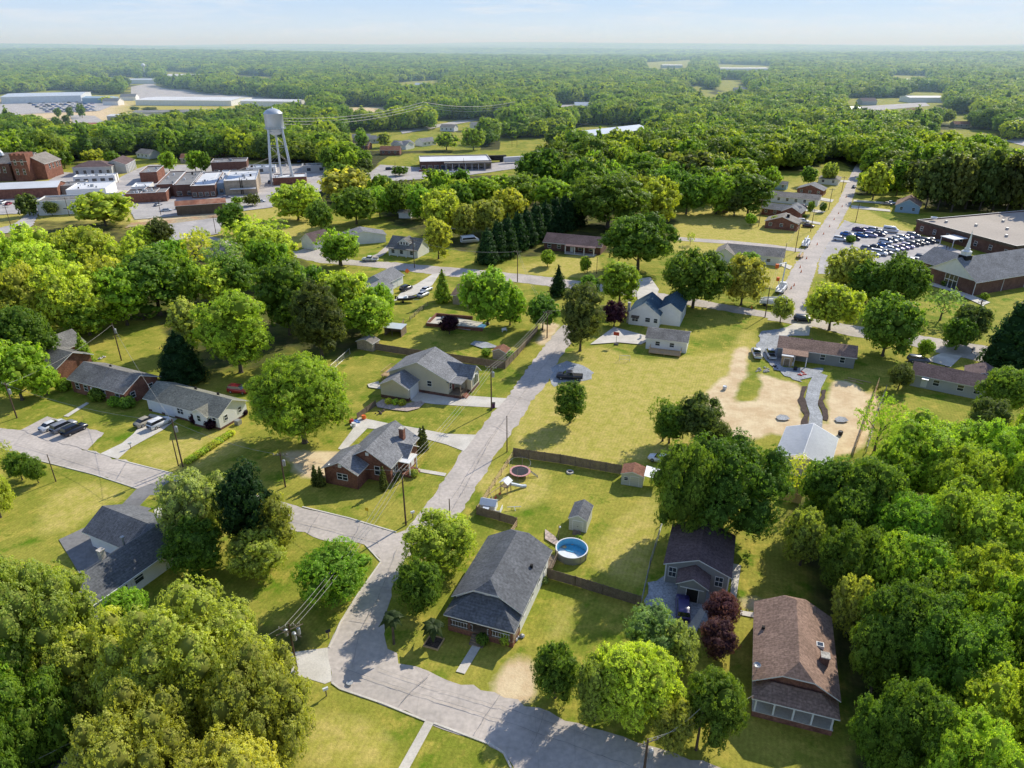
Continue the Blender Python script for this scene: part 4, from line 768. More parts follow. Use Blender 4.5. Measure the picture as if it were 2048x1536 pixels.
for lab, px, W_, Dp, e, g, wl, rf in [
 ('huge pale warehouse with grey roof beside the distant car lot', (0,194), 88, 80, 8, 20, 'metal', 'metal'),
 ('small blue metal building right of the distant car lot', (163,196), 34, 26, 6, 5, 'blue', 'blue'),
 ('very long white roofed factory beyond the town', (270,200), 120, 60, 6, -5, 'white', 'membrane'),
 ('lower factory wing with grey roof in front of the long factory', (265,225), 150, 26, 5, 12, 'pale', 'tar'),
 ('white roofed factory block right of the water tower top', (480,202), 70, 34, 6, -8, 'white', 'membrane'),
 ('blue walled store with red brown roof on the far slope', (152,250), 32, 16, 5, 6, 'blue', 'rust'),
 ('row building with dark door bays behind the far trees', (213,232), 34, 16, 5, -3, 'pale', 'membrane'),
 ('distant pale factory in the left woods', (160,158), 70, 40, 8, 0, 'white', 'membrane'), ('distant long pale shed among far trees', (230,160), 140, 30, 7, 5, 'white', 'metal'),
 ('distant flat factory at the forest edge above the town', (330,152), 90, 40, 10, 0, 'white', 'membrane'),
 ('distant bright white greenhouse strip at right horizon', (1440,138), 130, 50, 7, 0, 'white', 'membrane'), ('distant white barn on the far cleared hill', (1325,132), 60, 30, 8, 0, 'pale', 'membrane'),
 ('distant white flat building among right hand trees', (1820,195), 56, 26, 6, 0, 'white', 'membrane'), ('distant grey roofed building near right horizon', (1790,160), 90, 30, 6, 0, 'pale', 'metal')]:
    X, Y = P(px[0], px[1], e); building('warehouse', lab, 'warehouse', px, e, g, [(0,W_,0,Dp,e,e*.22,'x',0,0)], wl, rf)
small = [((700,290),-10,'sh_plum','brick','brown roofed brick house left of the shopping strip'),((782,288),-30,'sh_grey','white','white gabled house behind the shopping strip'),((806,290),60,'sh_grey','white','white gable end house beside the shopping strip'),
 ((846,284),50,'sh_grey','white','white house between round trees beyond the strip'),((760,300),0,'sh_red','brick','little red roofed house near the strip parking'),((880,254),-20,'sh_tan','white','small white house beyond the overhead cables'),((945,250),20,'sh_grey','white','pale house under the far cables'),((975,262),-30,'sh_tan','brickt','tan house right of the far cables'),
 ((705,275),10,'sh_grey','pale','grey house at the bend left of the strip'),((732,278),10,'sh_grey','pale','pale house second left of the strip'),((1885,272),-10,'sh_plum','white','brown roofed house near the right edge road'),((1895,292),-15,'membrane','white','white roofed house near the right edge'),
 ((415,302),-5,'sh_grey','brickd','low brown house behind the shop row'),((360,316),5,'sh_red','brickt','small brown building between two street trees'),((272,305),-30,'sh_tan','white','old gabled house above the corner shop'),((1690,224),10,'metal','brickt','low building on the far right road'),
 ((1725,205),10,'sh_plum','pale','dark roofed building above the far right road'),((1815,228),10,'sh_red','brickt','low tan building right of the far road'),((1470,182),0,'sh_grey','pale','distant grey house in right woods'),((1150,214),0,'metal','white','white house on the far curving road'),
 ((830,172),0,'metal','pale','distant grey shed in the centre woods'),((310,240),5,'sh_grey','pale','long grey roofed house behind the pale trees'),((240,196),5,'sh_grey','white','white house below the distant factory'),((205,205),-5,'sh_grey','white','pale house beside the distant car lot'),((1910,248),-5,'sh_red','brickt','tan flat building among right woods')]
for px, g, rf, wl, lab in small:
    s = 1.0 if px[1] > 240 else 1.5
    H = building('house', lab, 'house', px, 3.2, g, [(0,13*s,0,8.5*s,3.2*s,2.1*s,'x',0,0)], wl, rf)
    if px[1] > 240:
        for k in range(3): window(H, 'N', 0, 2+4*k, 1.2, 1.2, 1.2)
# water tower
wx, wy = P(565, 366); rt = empty('water_tower', (wx, wy, 0), D2R(20), label='tall silver water tower on four braced legs above the shop row', cat='water tower'); rt.scale = (.95, .95, .91)
part(rt, 'tank', 'tank', lambda b: b.lathe([(.05,26.6),(2.3,27.1),(4.0,28.4),(4.9,30.4),(4.95,30.6),(4.95,38.2),(5.15,38.3),(5.1,38.5),(3.6,40.0),(1.6,40.9),(.3,41.1),(.25,41.8),(.02,41.9)], 32), smooth=True)
part(rt, 'walkway', 'galv', lambda b: (b.lathe([(4.97,30.3),(5.75,30.3),(5.75,30.42),(4.97,30.42)], 32, cap=False), b.lathe([(5.72,31.3),(5.78,31.3),(5.78,31.38),(5.72,31.38)], 32, cap=False), [b.tube([(5.75*math.cos(k*math.pi/12),5.75*math.sin(k*math.pi/12),30.4),(5.75*math.cos(k*math.pi/12),5.75*math.sin(k*math.pi/12),31.35)], .04, 4) for k in range(24)]))
for k in range(4):
    a = math.pi/4+k*math.pi/2; part(rt, 'leg', 'tank', lambda b: b.tube([(8.6*math.cos(a),8.6*math.sin(a),0),(4.9*math.cos(a),4.9*math.sin(a),31)], .5, 10))
part(rt, 'riser_pipe', 'tank', lambda b: b.tube([(0,0,0),(0,0,26.8)], .55, 12))
def braces(b):
    rr = lambda z: 8.6-3.7*z/31
    for z0, z1 in ((1,11),(11,20.5),(20.5,29)):
        for k in range(4):
            a, c = math.pi/4+k*math.pi/2, math.pi/4+(k+1)*math.pi/2
            p = lambda t, z: (rr(z)*math.cos(t), rr(z)*math.sin(t), z)
            b.tube([p(a,z0),p(c,z1)], .05, 4); b.tube([p(c,z0),p(a,z1)], .05, 4); b.tube([p(a,z1),p(c,z1)], .12, 4)
part(rt, 'cross_brace', 'galv', braces)
wx, wy = P(291, 155); rt = empty('water_tower', (wx, wy, float(terr(wx, wy))), 0, label='tiny white ball-shaped water tower far away in the left woods', cat='water tower')
part(rt, 'tank', 'whitep', lambda b: b.lathe([(.1,19),(3.3,20.5),(4.6,23),(3.3,26),(.1,27.5)], 16), smooth=True); part(rt, 'pedestal', 'whitep', lambda b: b.tube([(0,0,0),(0,0,20)], 1.0, 10))
# ------------------------------------------------------------------ vehicles
def loft(b, secs, mi=0, caps=True):
    """secs: (x, zlo, zhi, halfwidth lo, halfwidth hi) rings joined along x"""
    rg = []
    for x, z0, z1, h0, h1 in secs:
        s = len(b.v); zm = z0+(z1-z0)*.55; hm = max(h0, h1)
        b.v += [(x,-h0,z0),(x,-hm,zm),(x,-h1,z1),(x,h1,z1),(x,hm,zm),(x,h0,z0)]; rg.append(s)
    for a, c in zip(rg, rg[1:]):
        for k in range(6): b.f.append((a+k, a+(k+1) % 6, c+(k+1) % 6, c+k)); b.m.append(mi)
    if caps: b.f.append(tuple(rg[0]+k for k in range(6))); b.m.append(mi); b.f.append(tuple(rg[-1]+k for k in range(6))[::-1]); b.m.append(mi)
def frust(b, r0, z0, r1, z1, mi=0):   # (x0,x1,hw)
    p = [(r0[0],-r0[2],z0),(r0[1],-r0[2],z0),(r0[1],r0[2],z0),(r0[0],r0[2],z0),(r1[0],-r1[2],z1),(r1[1],-r1[2],z1),(r1[1],r1[2],z1),(r1[0],r1[2],z1)]
    s = len(b.v); b.v += p
    for q in [(4,5,6,7),(0,1,5,4),(1,2,6,5),(2,3,7,6),(3,0,4,7)]: b.f.append(tuple(s+i for i in q)); b.m.append(mi)
WHEEL = MB(); WHEEL.lathe([(.16,-.10),(.33,-.11),(.34,-.02),(.34,.08),(.32,.11),(.2,.11),(.19,.09)], 14)
WHEEL.v = [(x, z, y+.34) for x, y, z in WHEEL.v]; WHEEL = WHEEL.mesh('wheel', 'black')
HUB = MB(); HUB.lathe([(.19,-.115),(.19,.12)], 10); HUB.v = [(x, z, y+.34) for x, y, z in HUB.v]; HUB = HUB.mesh('rim', 'galv')
def make_vehicle(kind):
    b, g, t = MB(), MB(), MB()
    if kind == 'sedan':
        loft(b, [(-2.35,.35,.78,.72,.66),(-2.2,.28,.98,.86,.74),(-1.3,.22,1.02,.90,.78),(0,.22,1.0,.90,.80),(1.1,.22,.95,.90,.78),(2.0,.26,.80,.86,.70),(2.35,.36,.64,.70,.60)])
        frust(g, (-1.75,1.15,.78), .96, (-1.1,.35,.60), 1.43); frust(b, (-1.12,.37,.61), 1.425, (-1.0,.22,.54), 1.475); wb = 1.38
    elif kind == 'suv':
        loft(b, [(-2.35,.4,.95,.78,.74),(-2.25,.32,1.12,.9,.82),(0,.28,1.12,.93,.84),(1.1,.28,1.1,.93,.82),(2.05,.32,1.0,.9,.76),(2.35,.42,.76,.76,.66)])
        frust(g, (-2.2,1.25,.83), 1.1, (-1.95,.45,.68), 1.68); frust(b, (-1.98,.47,.70), 1.675, (-1.85,.3,.6), 1.74); wb = 1.42
    elif kind == 'van':
        loft(b, [(-2.9,.4,2.2,.98,.85),(-2.8,.35,2.35,1.0,.9),(1.2,.35,2.35,1.0,.9),(1.9,.35,1.6,1.0,.85),(2.7,.4,1.15,.95,.8)]); frust(g, (-2.6,1.75,1.012), 1.35, (-2.6,1.45,.97), 1.85); wb = 1.8
    else:   # pickup
        loft(b, [(-2.8,.45,1.0,.85,.85),(-.75,.38,1.03,.93,.88)]); loft(b, [(-.745,.38,1.12,.93,.85),(1.2,.38,1.14,.93,.84),(2.3,.42,1.08,.9,.78),(2.75,.5,.8,.78,.7)])
        frust(g, (-.7,1.45,.84), 1.12, (-.55,.75,.68), 1.72); frust(b, (-.58,.77,.69), 1.715, (-.48,.62,.6), 1.78); t.box(-2.65,-.85,-.72,.72,1.032,1.045); wb = 1.75
    bm_, gm, tm_ = b.mesh('body', 'paint', True), g.mesh('window', 'carglass'), (t.mesh('cargo_bed', 'dark') if t.v else None)
    lm = MB(); lm.box(-.03,.03,-.2,.2,0,.14); lm = lm.mesh('taillight', 'redp'); hm = MB(); hm.box(-.03,.03,-.2,.2,0,.13); hm = hm.mesh('headlight', 'whitep')
    return dict(b=bm_, g=gm, t=tm_, wb=wb, l=lm, h=hm, hx=dict(sedan=2.26, suv=2.28, van=2.7, pickup=2.7)[kind])
VEH = {k: make_vehicle(k) for k in ('sedan', 'suv', 'van', 'pickup')}
def vehicle(kind, px, ang, col, label, group=None, s=1.0, full=True, h=0):
    v = VEH[kind]; X, Y = P(px[0], px[1], .7); nm = {'sedan': 'parked_car', 'suv': 'parked_suv', 'van': 'parked_van', 'pickup': 'pickup_truck'}[kind]
    rt = empty(nm, (X, Y, .05+h), D2R(ang), label=label, cat={'sedan': 'car', 'suv': 'suv', 'van': 'van', 'pickup': 'pickup truck'}[kind], group=group); rt.scale = (s, s, s)
    put('body', v['b'], rt, col=col); put('window', v['g'], rt)
    if v['t']: put('cargo_bed', v['t'], rt)
    if full:
        for sx in (-1, 1):
            for sy in (-1, 1): wl = put('wheel', WHEEL, rt, loc=(sx*v['wb'], sy*.82, 0)); put('rim', HUB, wl)
        if px[1] > 480:
            for sy in (-1, 1): put('taillight', v['l'], rt, loc=(-v['hx'], sy*.55, .68)); put('headlight', v['h'], rt, loc=(v['hx'], sy*.55, .58))
    return rt
WH, BK, GY, SV, RD, BL, TN, LV = (.80,.80,.80), (.03,.032,.045), (.26,.27,.31), (.60,.62,.66), (.25,.02,.03), (.03,.14,.42), (.45,.40,.30), (.42,.38,.55)
V = vehicle
V('sedan', (104,849), 62, WH, 'white sedan leftmost of three cars parked by the brick duplex'); V('suv', (127,852), 62, GY, 'dark grey suv between white sedan and black suv'); V('suv', (148,858), 62, (.015,.02,.04), 'black suv rightmost of the three parked by the brick duplex')
V('sedan', (292,841), 60, TN, 'tan sedan on the white ranch driveway'); V('suv', (319,845), 60, WH, 'white suv on the white ranch driveway'); V('suv', (477,779), -12, (.28,.02,.03), 'maroon suv in shade behind the white ranch')
V('pickup', (1139,752), 172, BK, 'black pickup loaded with junk on the gravel turnout', s=1.05); V('suv', (1366,1215), 79, (.05,.04,.14), 'dark blue suv on gravel before the grey house')
V('pickup', (1513,706), 82, WH, 'white pickup left of the two by the covered patio'); V('pickup', (1541,707), 82, SV, 'silver pickup beside the covered patio'); V('suv', (1837,719), -12, (.06,.08,.14), 'navy suv behind the pale grey house')
V('pickup', (740,518), 178, WH, 'white pickup at the craftsman house driveway mouth'); V('sedan', (853,578), 62, SV, 'silver sedan upper of two on the side driveway'); V('sedan', (846,588), 62, (.5,.53,.57), 'pale sedan lower of two on the side driveway'); V('suv', (812,576), 60, BK, 'dark car under the carport of the boat house')
V('sedan', (1323,917), 150, WH, 'white car nose peeking from behind the big dark tree'); V('suv', (1606,637), -15, BK, 'dark car crossing the intersection beside the bright tree')
V('suv', (1606,442), -20, SV, 'silver suv in the chimney house driveway'); V('sedan', (1617,451), -20, (.1,.05,.04), 'dark brown car below the silver suv on the far street'); V('pickup', (1605,414), -20, (.12,.02,.02), 'dark red pickup by far garden beds'); V('sedan', (1627,400), -20, BL, 'small blue car beside the long pale house')
V('sedan', (1708,373), 62, GY, 'grey car at the top of the far street'); V('sedan', (1775,407), -25, TN, 'beige car in front of the blue gabled cottage'); V('sedan', (1783,405), -25, WH, 'white car touching the blue gabled cottage yard')
V('suv', (1512,525), -25, BK, 'dark suv tucked behind trees by the hall'); V('van', (915,457), -30, WH, 'white motorhome under the yellow trees', s=1.3); V('van', (940,482), 20, WH, 'cream camper van beside the conifer hedge', s=1.2)
lot = [((1680,478),WH,'suv','row nearest the street, first'),((1707,476),(.05,.03,.06),'suv','row nearest the street, second'),((1695,468),BL,'sedan','blue sedan'),((1722,470),BL,'sedan',''),((1741,470),LV,'suv',''),((1757,468),(.06,.05,.1),'sedan',''),((1719,459),(.1,.05,.12),'sedan',''),((1734,459),LV,'sedan',''),((1748,460),SV,'suv',''),((1761,464),SV,'sedan',''),
 ((1735,497),GY,'suv',''),((1752,494),BK,'sedan',''),((1768,491),BL,'sedan',''),((1771,483),SV,'suv',''),((1782,480),GY,'sedan',''),((1793,477),WH,'sedan',''),((1804,475),SV,'suv',''),((1815,473),LV,'sedan',''),((1826,471),GY,'suv',''),
 ((1784,498),WH,'sedan',''),((1794,496),LV,'sedan',''),((1804,494),(.3,.2,.36),'sedan',''),((1815,492),LV,'suv',''),((1825,488),(.1,.1,.12),'suv',''),((1835,486),BK,'suv',''),((1845,484),GY,'sedan',''),((1855,482),BK,'suv',''),((1866,480),GY,'sedan',''),
 ((1746,508),SV,'sedan',''),((1759,506),WH,'suv',''),((1771,504),GY,'sedan',''),((1824,522),WH,'suv',''),((1835,520),SV,'sedan',''),((1846,516),(.03,.05,.1),'suv',''),((1857,514),WH,'sedan',''),((1867,510),(.03,.05,.08),'sedan','')]
V('van', (1782,461), -33, WH, 'white minibus at the back of the church lot')
cn = {WH: 'white', BL: 'blue', LV: 'lavender', SV: 'silver', GY: 'grey', BK: 'black'}
from collections import Counter
cnt = Counter((cn.get(c, 'dark'), k) for p_, c, k, _ in lot)
for p_, c, k, _ in lot:
    n_ = cn.get(c, 'dark'); V(k, p_, -33+R.uniform(-5, 5), c, f'{n_} {k} parked in the crowded lot beside the brick hall', 'cars parked in the church lot', s=R.uniform(1.02, 1.14))
for p_, c, lab in [((360,365+50),BK,'dark car by the rusty warehouse end'),((333,420),SV,'silver pickup at the rusty warehouse corner'),((316,409),GY,'grey car on the street above the rail bed'),((383,389),RD,'red car outside the white roofed shops'),((441,383),BL,'blue car before the tan block shop'),
   ((521,402),WH,'white car on the street right of the tan shop'),((452,394),GY,'grey car before the canopy'),((242,333),WH,'white car upper at the bank'),((255,337),SV,'silver car lower at the bank'),((5,405),WH,'white car by the left edge shop'),((17,407),RD,'red car by the left edge shop'),((540,364),GY,'car at the water tower foot'),((598,322),BL,'blue car behind the water tower'),((572,330),WH,'white car behind the water tower legs'),
   ((779,338),(.05,.05,.06),'black car at the strip parking entrance'),((846,341),RD,'red car under the round tree in the strip lot'),((862,336),WH,'white van at the strip front'),((886,343),BL,'blue car in the strip lot'),((907,343),WH,'white car in the strip lot'),((922,341),SV,'silver truck in the strip lot'),((932,335),BL,'blue car nearest the strip shopfront'),((962,334),WH,'white car right end of the strip'),((971,333),SV,'silver car right end of the strip')]:
    V('suv' if R.random() < .4 else 'sedan', p_, R.choice([15, 100, 25, 80]), c, lab, full=True)
cars = []
for row in range(7):
    for k in range(13):
        x = 55+k*13+row*7+R.uniform(-2, 2); y = 204+row*3.3+R.uniform(-.5, .5)-k*.35
        if 48 < x < 190 and y < 228: V(R.choice(['sedan', 'suv']), (x, y), 20+R.uniform(-8, 8), R.choice([WH, SV, GY, BL, BK, WH, LV]), 'one of many cars packed in the distant lot by the huge pale warehouse', 'cars in the distant warehouse lot', s=1.15, full=False)
# trucks
def truck(label, px, ang, kind):
    X, Y = P(px[0], px[1], 0); rt = empty('utility_truck', (X, Y, .05), D2R(ang), label=label, cat='truck')
    part(rt, 'cab', 'whitep', lambda b: (loft(b, [(1.6,.5,2.3,1.05,.9),(2.9,.5,2.3,1.05,.9),(3.3,.5,1.5,1.05,.95),(4.2,.55,1.4,1.0,.9)]))); part(rt, 'windshield', 'carglass', lambda b: b.face([(3.32,-.88,1.5),(3.32,.88,1.5),(2.93,.84,2.28),(2.93,-.84,2.28)]))
    part(rt, 'service_body', 'whitep', lambda b: (b.box(-3.6,1.5,-1.15,1.15,.8,1.0), b.box(-3.4,1.2,-1.15,-.75,1.0,1.8), b.box(-3.4,1.2,.75,1.15,1.0,1.8)))
    for sx in (-2.2, 2.9):
        for sy in (-1, 1): put('wheel', WHEEL, rt, loc=(sx, sy, 0), sc=(1.4, 1.4, 1.4))
    if kind == 'bucket':
        part(rt, 'boom', 'whitep', lambda b: (b.tube([(-1.2,0,1.0),(-1.2,0,2.2)], .35, 8), b.tube([(-1.2,0,2.2),(.4,0,8.8)], .2, 6), b.tube([(.4,0,8.8),(-6.2,1.2,9.6)], .15, 6), b.tube([(-1.2,.6,2.0),(-5.4,.6,5.2)], .13, 6)))
        part(rt, 'bucket', 'orange', lambda b: (b.lathe([(.5,8.6),(.55,9.8)], 10, -6.4, 1.3), b.lathe([(.45,4.7),(.5,5.8)], 10, -5.6, .6)))
    else:
        part(rt, 'boom', 'whitep', lambda b: (b.tube([(-2.6,0,1.0),(-2.6,0,2.3)], .3, 8), b.tube([(-2.6,0,2.2),(3.8,0,2.9)], .22, 6)))
    return rt
truck('white bucket truck with raised boom and orange buckets at the roadside', (1562,583), 60, 'bucket'); truck('white line truck with folded boom parked facing up the far street', (1611,492), 62, 'digger'); truck('white truck behind the small olive tree at the crossroads', (1545,612), -18, 'digger')
X, Y = P(1600, 514); rt = empty('pole_trailer', (X, Y, 0), D2R(62), label='flat trailer carrying a pale pole behind the line truck', cat='trailer'); part(rt, 'bed', 'newwood', lambda b: b.box(-3,2,-.9,.9,.7,.9)); part(rt, 'load', 'stone', lambda b: b.tube([(-2.5,0,1.2),(3,.1,1.3)], .28, 8))
for sy in (-1, 1): put('wheel', WHEEL, rt, loc=(-1, sy, 0))
X, Y = P(972, 325); rt = empty('box_trailer', (X, Y, 0), D2R(10), label='black box trailer at the right end of the strip', cat='trailer'); part(rt, 'box', 'dark', lambda b: b.box(0,13,0,2.6,1,4)); part(rt, 'wheel', 'black', lambda b: b.box(9,11,.1,2.5,0,.95))
X, Y = P(1016, 328); rt = empty('box_trailer', (X, Y, 0), D2R(22), label='white box trailer half behind the big tree', cat='trailer'); part(rt, 'box', 'membrane', lambda b: b.box(-2,14,0,2.6,1,4)); part(rt, 'wheel', 'black', lambda b: b.box(9,11,.1,2.5,0,.95))
X, Y = P(814, 604); rt = empty('motorboat', (X, Y, .1), D2R(8), label='black and white motorboat on a trailer beside the grey roofed house', cat='boat')
part(rt, 'hull', 'mesh', lambda b: loft(b, [(-2.8,.7,1.3,.7,1.0),(0,.6,1.35,.8,1.1),(1.8,.75,1.45,.5,.9),(3.0,1.2,1.5,.08,.15)])); part(rt, 'deck', 'whitep', lambda b: (b.box(-2.4,.4,-.8,.8,1.36,1.4), b.box(-.5,.2,-.5,.5,1.4,1.8))); part(rt, 'outboard_motor', 'black', lambda b: b.box(-3.3,-2.9,-.2,.2,.9,1.9)); part(rt, 'trailer', 'galv', lambda b: (b.box(-2.5,3.6,-.06,.06,.35,.5), b.box(-1.2,-1.05,-1,1,.35,.5)))
for sy in (-1, 1): put('wheel', WHEEL, rt, loc=(-1.1, sy*1.1, 0))
# ------------------------------------------------------------------ poles and cables
TOPS = {}
INS = MB().lathe([(.05,0),(.07,.2),(.03,.27)], 6).mesh('insulator', 'stone')
def pole(key, base, ytop, label, arm=None, tr=False, r=.15, back=0):
    X, Y = P(*base); h = zat(ytop, Y); TOPS[key] = (X, Y, h)
    rt = empty('utility_pole', (X, Y, 0), 0, label=label, cat='utility pole')
    part(rt, 'pole', 'pole', lambda b: b.tube([(0,0,-.2),(0,0,h)], r, 8, 0, r*.68))
    if arm is not None:
        ca, sa = math.cos(D2R(arm)), math.sin(D2R(arm))
        part(rt, 'crossarm', 'wood', lambda b: b.tube([(-1.2*ca,-1.2*sa,h-.5),(1.2*ca,1.2*sa,h-.5)], .07, 4))
        [put('insulator', INS, rt, loc=(t*ca, t*sa, h-.45)) for t in (-1.1,-.4,.5,1.1)]
    if tr: part(rt, 'transformer', 'galv', lambda b: b.lathe([(.05,h-2.5),(.26,h-2.45),(.28,h-1.5),(.2,h-1.35),(.04,h-1.3)], 12, .42, -.1))
    return rt
pole('a', (594,1339), 1246, 'leaning dark pole with stacked crossarms at the bottom left corner', 20, True); 
X, Y, h = TOPS['a']; rt = [o for o in COL.objects if o.name.startswith('utility_pole')][-1]
part(rt, 'crossarm', 'wood', lambda b: (b.tube([(-1.3,-.9,h-1.0),(1.3,.9,h-1.0)], .08, 4), b.tube([(-1.3,.5,h-1.5),(1.4,-.6,h-1.5)], .08, 4))); part(rt, 'transformer', 'galv', lambda b: [b.lathe([(.05,h-2.2),(.22,h-2.15),(.22,h-1.3),(.04,h-1.2)], 10, dx, dy) for dx, dy in ((-.6,.25),(.55,-.3),(.8,.5))])
pole('b', (812,1050), 936, 'tall thin pole on the brick house corner lawn', 30); pole('c', (983,821), 731, 'pole with crossarm at the beige house driveway mouth', -20, True); pole('d', (1014,904), 832, 'short dark pole at the road edge near the board fence', r=.11)
pole('e', (1094,676), 622, 'pole beside the fence end in the shade of the conifer', -20); pole('f', (902,1078), 998, 'slim pole rising above the round yellow green tree', r=.1); pole('g', (366,934), 838, 'taller pale pole of the pair on the white ranch lawn', None, True); pole('h', (357,932), 880, 'short stub pole beside the taller pale one', r=.12)
pole('i', (243,721), 646, 'pole with white transformer behind the brick ranch', None, True); pole('j', (571,974), 905, 'pole with transformer beside the brick house lawn', 0, True); pole('k', (34,836), 765, 'pole at the far left street edge', -25, True); pole('l', (112,963), 909, 'bare slim pole in the left lawn', r=.1)
pole('m', (1035,564), 500, 'pole on the verge before the dark conifers', -20); pole('n', (1193,548), 514, 'thin pole right of the brick ranch lawn', r=.1); pole('o', (1174,548), 512, 'pole beside the small lawn tree', -20); pole('p', (1530,634), 574, 'tall dark pole at the crossroads truck', -20); pole('q', (1515,603), 560, 'bare pole left of the bucket truck', r=.12)
pole('r', (1940,682), 600, 'thick orange brown pole by the right street', 20, True, .2); pole('s', (829,536), 478, 'pole before the craftsman house', 0, True); pole('t', (1590,505), 445, 'pole at the far street verge by the line truck', -30); pole('u', (1621,463), 418, 'pole beside the lowest far street driveway', -30); pole('v', (1517,453), 398, 'pole at the field edge left of the chimney house', -30)
pole('w', (1711,445), 408, 'pole on the lawn above the church lot', -30); pole('x', (1657,420), 377, 'pole in the far garden', -30); pole('y', (1683,385), 353, 'pole at the bend of the far street', -30); pole('z', (1567,525), 486, 'pole on the lawn behind the bucket truck', r=.12); pole('ba', (1392,1500), 1405, 'weathered pole in the trees at bottom centre right', None, False, .16); pole('bb', (1286,1560), 1478, 'dark pole with insulators at the bottom edge', 20, True, .16)
pole('ca', (22,452), 412, 'left of the paired poles on the railway lawn', 0, r=.14); pole('cb', (237,366), 326, 'pole at the corner by the bank', 10); pole('cc', (432,467), 433, 'pole below the rusty warehouse', 10, r=.14); pole('cd', (322,430), 400, 'pole on the rail bed', 10, r=.14); pole('ce', (411,391), 360, 'pale pole before the white roofed shops', None, r=.14); pole('cf', (630,300), 272, 'pole at the end of the cables right of the water tower', 10); pole('cg', (1024,294), 268, 'left light pole beyond the strip', None, r=.12); pole('ch', (1034,294), 270, 'right light pole beyond the strip', None, r=.12); pole('ci', (610,312), 280, 'thin pole behind the water tower', 10); pole('cj', (928,345), 316, 'pole in the strip parking lot', None, r=.12); pole('ck', (792,357), 322, 'pole at the front of the strip lot', None, r=.12)
pole('cl', (139,432), 395, 'pole before the old warehouse wall', 0, r=.14); pole('cm', (49,420), 392, 'pole by the left edge hedge', 0, r=.14)
def cable(a, b, sag, off=(0, 0, 0), label='', r=.024):
    A = Vector(TOPS[a] if isinstance(a, str) else a)+Vector(off); B = Vector(TOPS[b] if isinstance(b, str) else b)+Vector(off)
    mb = MB(); pts = []
    for k in range(17): t = k/16; p = A.lerp(B, t); p.z -= sag*4*t*(1-t); pts.append(p)
    mb.tube(pts, r, 4); mb.build('overhead_cable', 'wire', label=label, cat='cable', group='overhead cables')
for a, b, n, s, lab in [('b','c',3,.9,'street side between the corner lawn pole and the driveway pole'),('c','e',3,1.0,'between the driveway pole and the shaded pole'),('a','b',3,1.4,'between the bottom left crossarm pole and the corner lawn pole'),('j','b',1,.8,'across the brick house lawn'),
   ('g','j',1,.9,'from the pale pole pair over the hedge'),('g','i',1,1.0,'over the white ranch roof'),('k','g',1,1.4,'along the left street'),('e','m',2,1.2,'from the shaded pole over the conifers'),('k','i',1,1.2,'over the brick duplexes'),('p','z',2,.8,'above the bucket truck'),('z','t',2,.8,'beside the far street verge'),('t','u',3,.9,'along the far street'),('u','x',3,.9,'past the far gardens'),('x','y',3,.8,'to the top of the far street'),('s','m',2,1.6,'along the cross street'),('bb','ba',1,.8,'through the bottom trees'),('cb','ce',2,1.5,'above the shop row'),('ce','ci',2,2,'from the shops past the water tower'),('ci','cf',3,1,'right of the water tower')]:
    for k in range(n): cable(a, b, s, ((k-(n-1)/2)*.55, 0, -.4-.12*k), 'thin overhead cable strung '+lab)
cable('a', (TOPS['a'][0]-30, TOPS['a'][1]-28, 9), 1, label='thin overhead cable leaving the bottom left pole'); cable('bb', (*P(1508,1390,3.4), 3.4), .6, label='thin overhead cable leaving the bottom edge pole'); cable('e', (P(1262,625)[0], P(1262,625)[1], 4), .8, label='thin service cable to the cream house')
A = P(640,262), P(1090,205)
for k in range(3):
    a_, b_, c_ = P(560,330), P(930,300), P(1250,285); cable((*P(575,300),17+2*k), (*P(850,262),19+2*k), 4, label='high transmission cable sweeping over the far woods', r=.16); cable((*P(850,262),19+2*k), (*P(1030,244),14+2*k), 4, label='high transmission cable running right over the far woods', r=.16)
# ------------------------------------------------------------------ fences
def fence(label, pts, h=1.8, m='fence', kind='board', name='board_fence', px=True):
    q = [Vector((*p, 0)) for p in (gp(pts) if px else pts)]; rt = empty(name, q[0], 0, label=label, cat='fence'); o = q[0]; pn, ps, rl = MB(), [], MB()
    for a, b in zip(q, q[1:]):
        a = a-o; b = b-o; d = (b-a); Ln = d.length; d.normalize(); n = Vector((-d.y, d.x, 0)); k = 0.0
        if kind == 'board':
            while k < Ln-.02:
                w_ = min(.14, Ln-k); p = a+d*k; e = a+d*(k+w_); hh = h+R.uniform(-.05, .04); t = n*R.uniform(.015, .03)
                pn.prism([tuple((p-t)[:2]), tuple((e-t)[:2]), tuple((e+t)[:2]), tuple((p+t)[:2])], .03, hh); k += .155
            for z in (.4, h-.35): rl.tube([a+n*.05+Vector((0,0,z)), b+n*.05+Vector((0,0,z))], .035, 4)
        elif kind == 'rail':
            for z in (.45, .85, 1.25): rl.tube([a+Vector((0,0,z)), b+Vector((0,0,z))], .06, 4)
        else:
            for z in (.05, h): rl.tube([a+Vector((0,0,z)), b+Vector((0,0,z))], .03, 4)
            for z in (h*.25, h*.5, h*.75): rl.tube([a+Vector((0,0,z)), b+Vector((0,0,z))], .008, 3)
        m_ = max(1, int(Ln/2.6))
        for j in range(m_+1): ps.append(a+d*(Ln*j/m_))
    if pn.v: pn.build('board_panel', m, rt)
    rl.build('rail', m, rt); pm = MB().box(-.06,.06,-.06,.06,0,h+.08).mesh('post', m)
    for p in ps[:90]: put('post', pm, rt, loc=p)
fence('long grey board fence across the back of the trampoline yard', [(1027,914),(1120,927),(1242,949)], 1.9)
fence('open rail fence along the street beside the playhouse', [(1026,915),(990,970),(953,1029)], 1.4, 'newwood', 'rail', 'rail_fence')
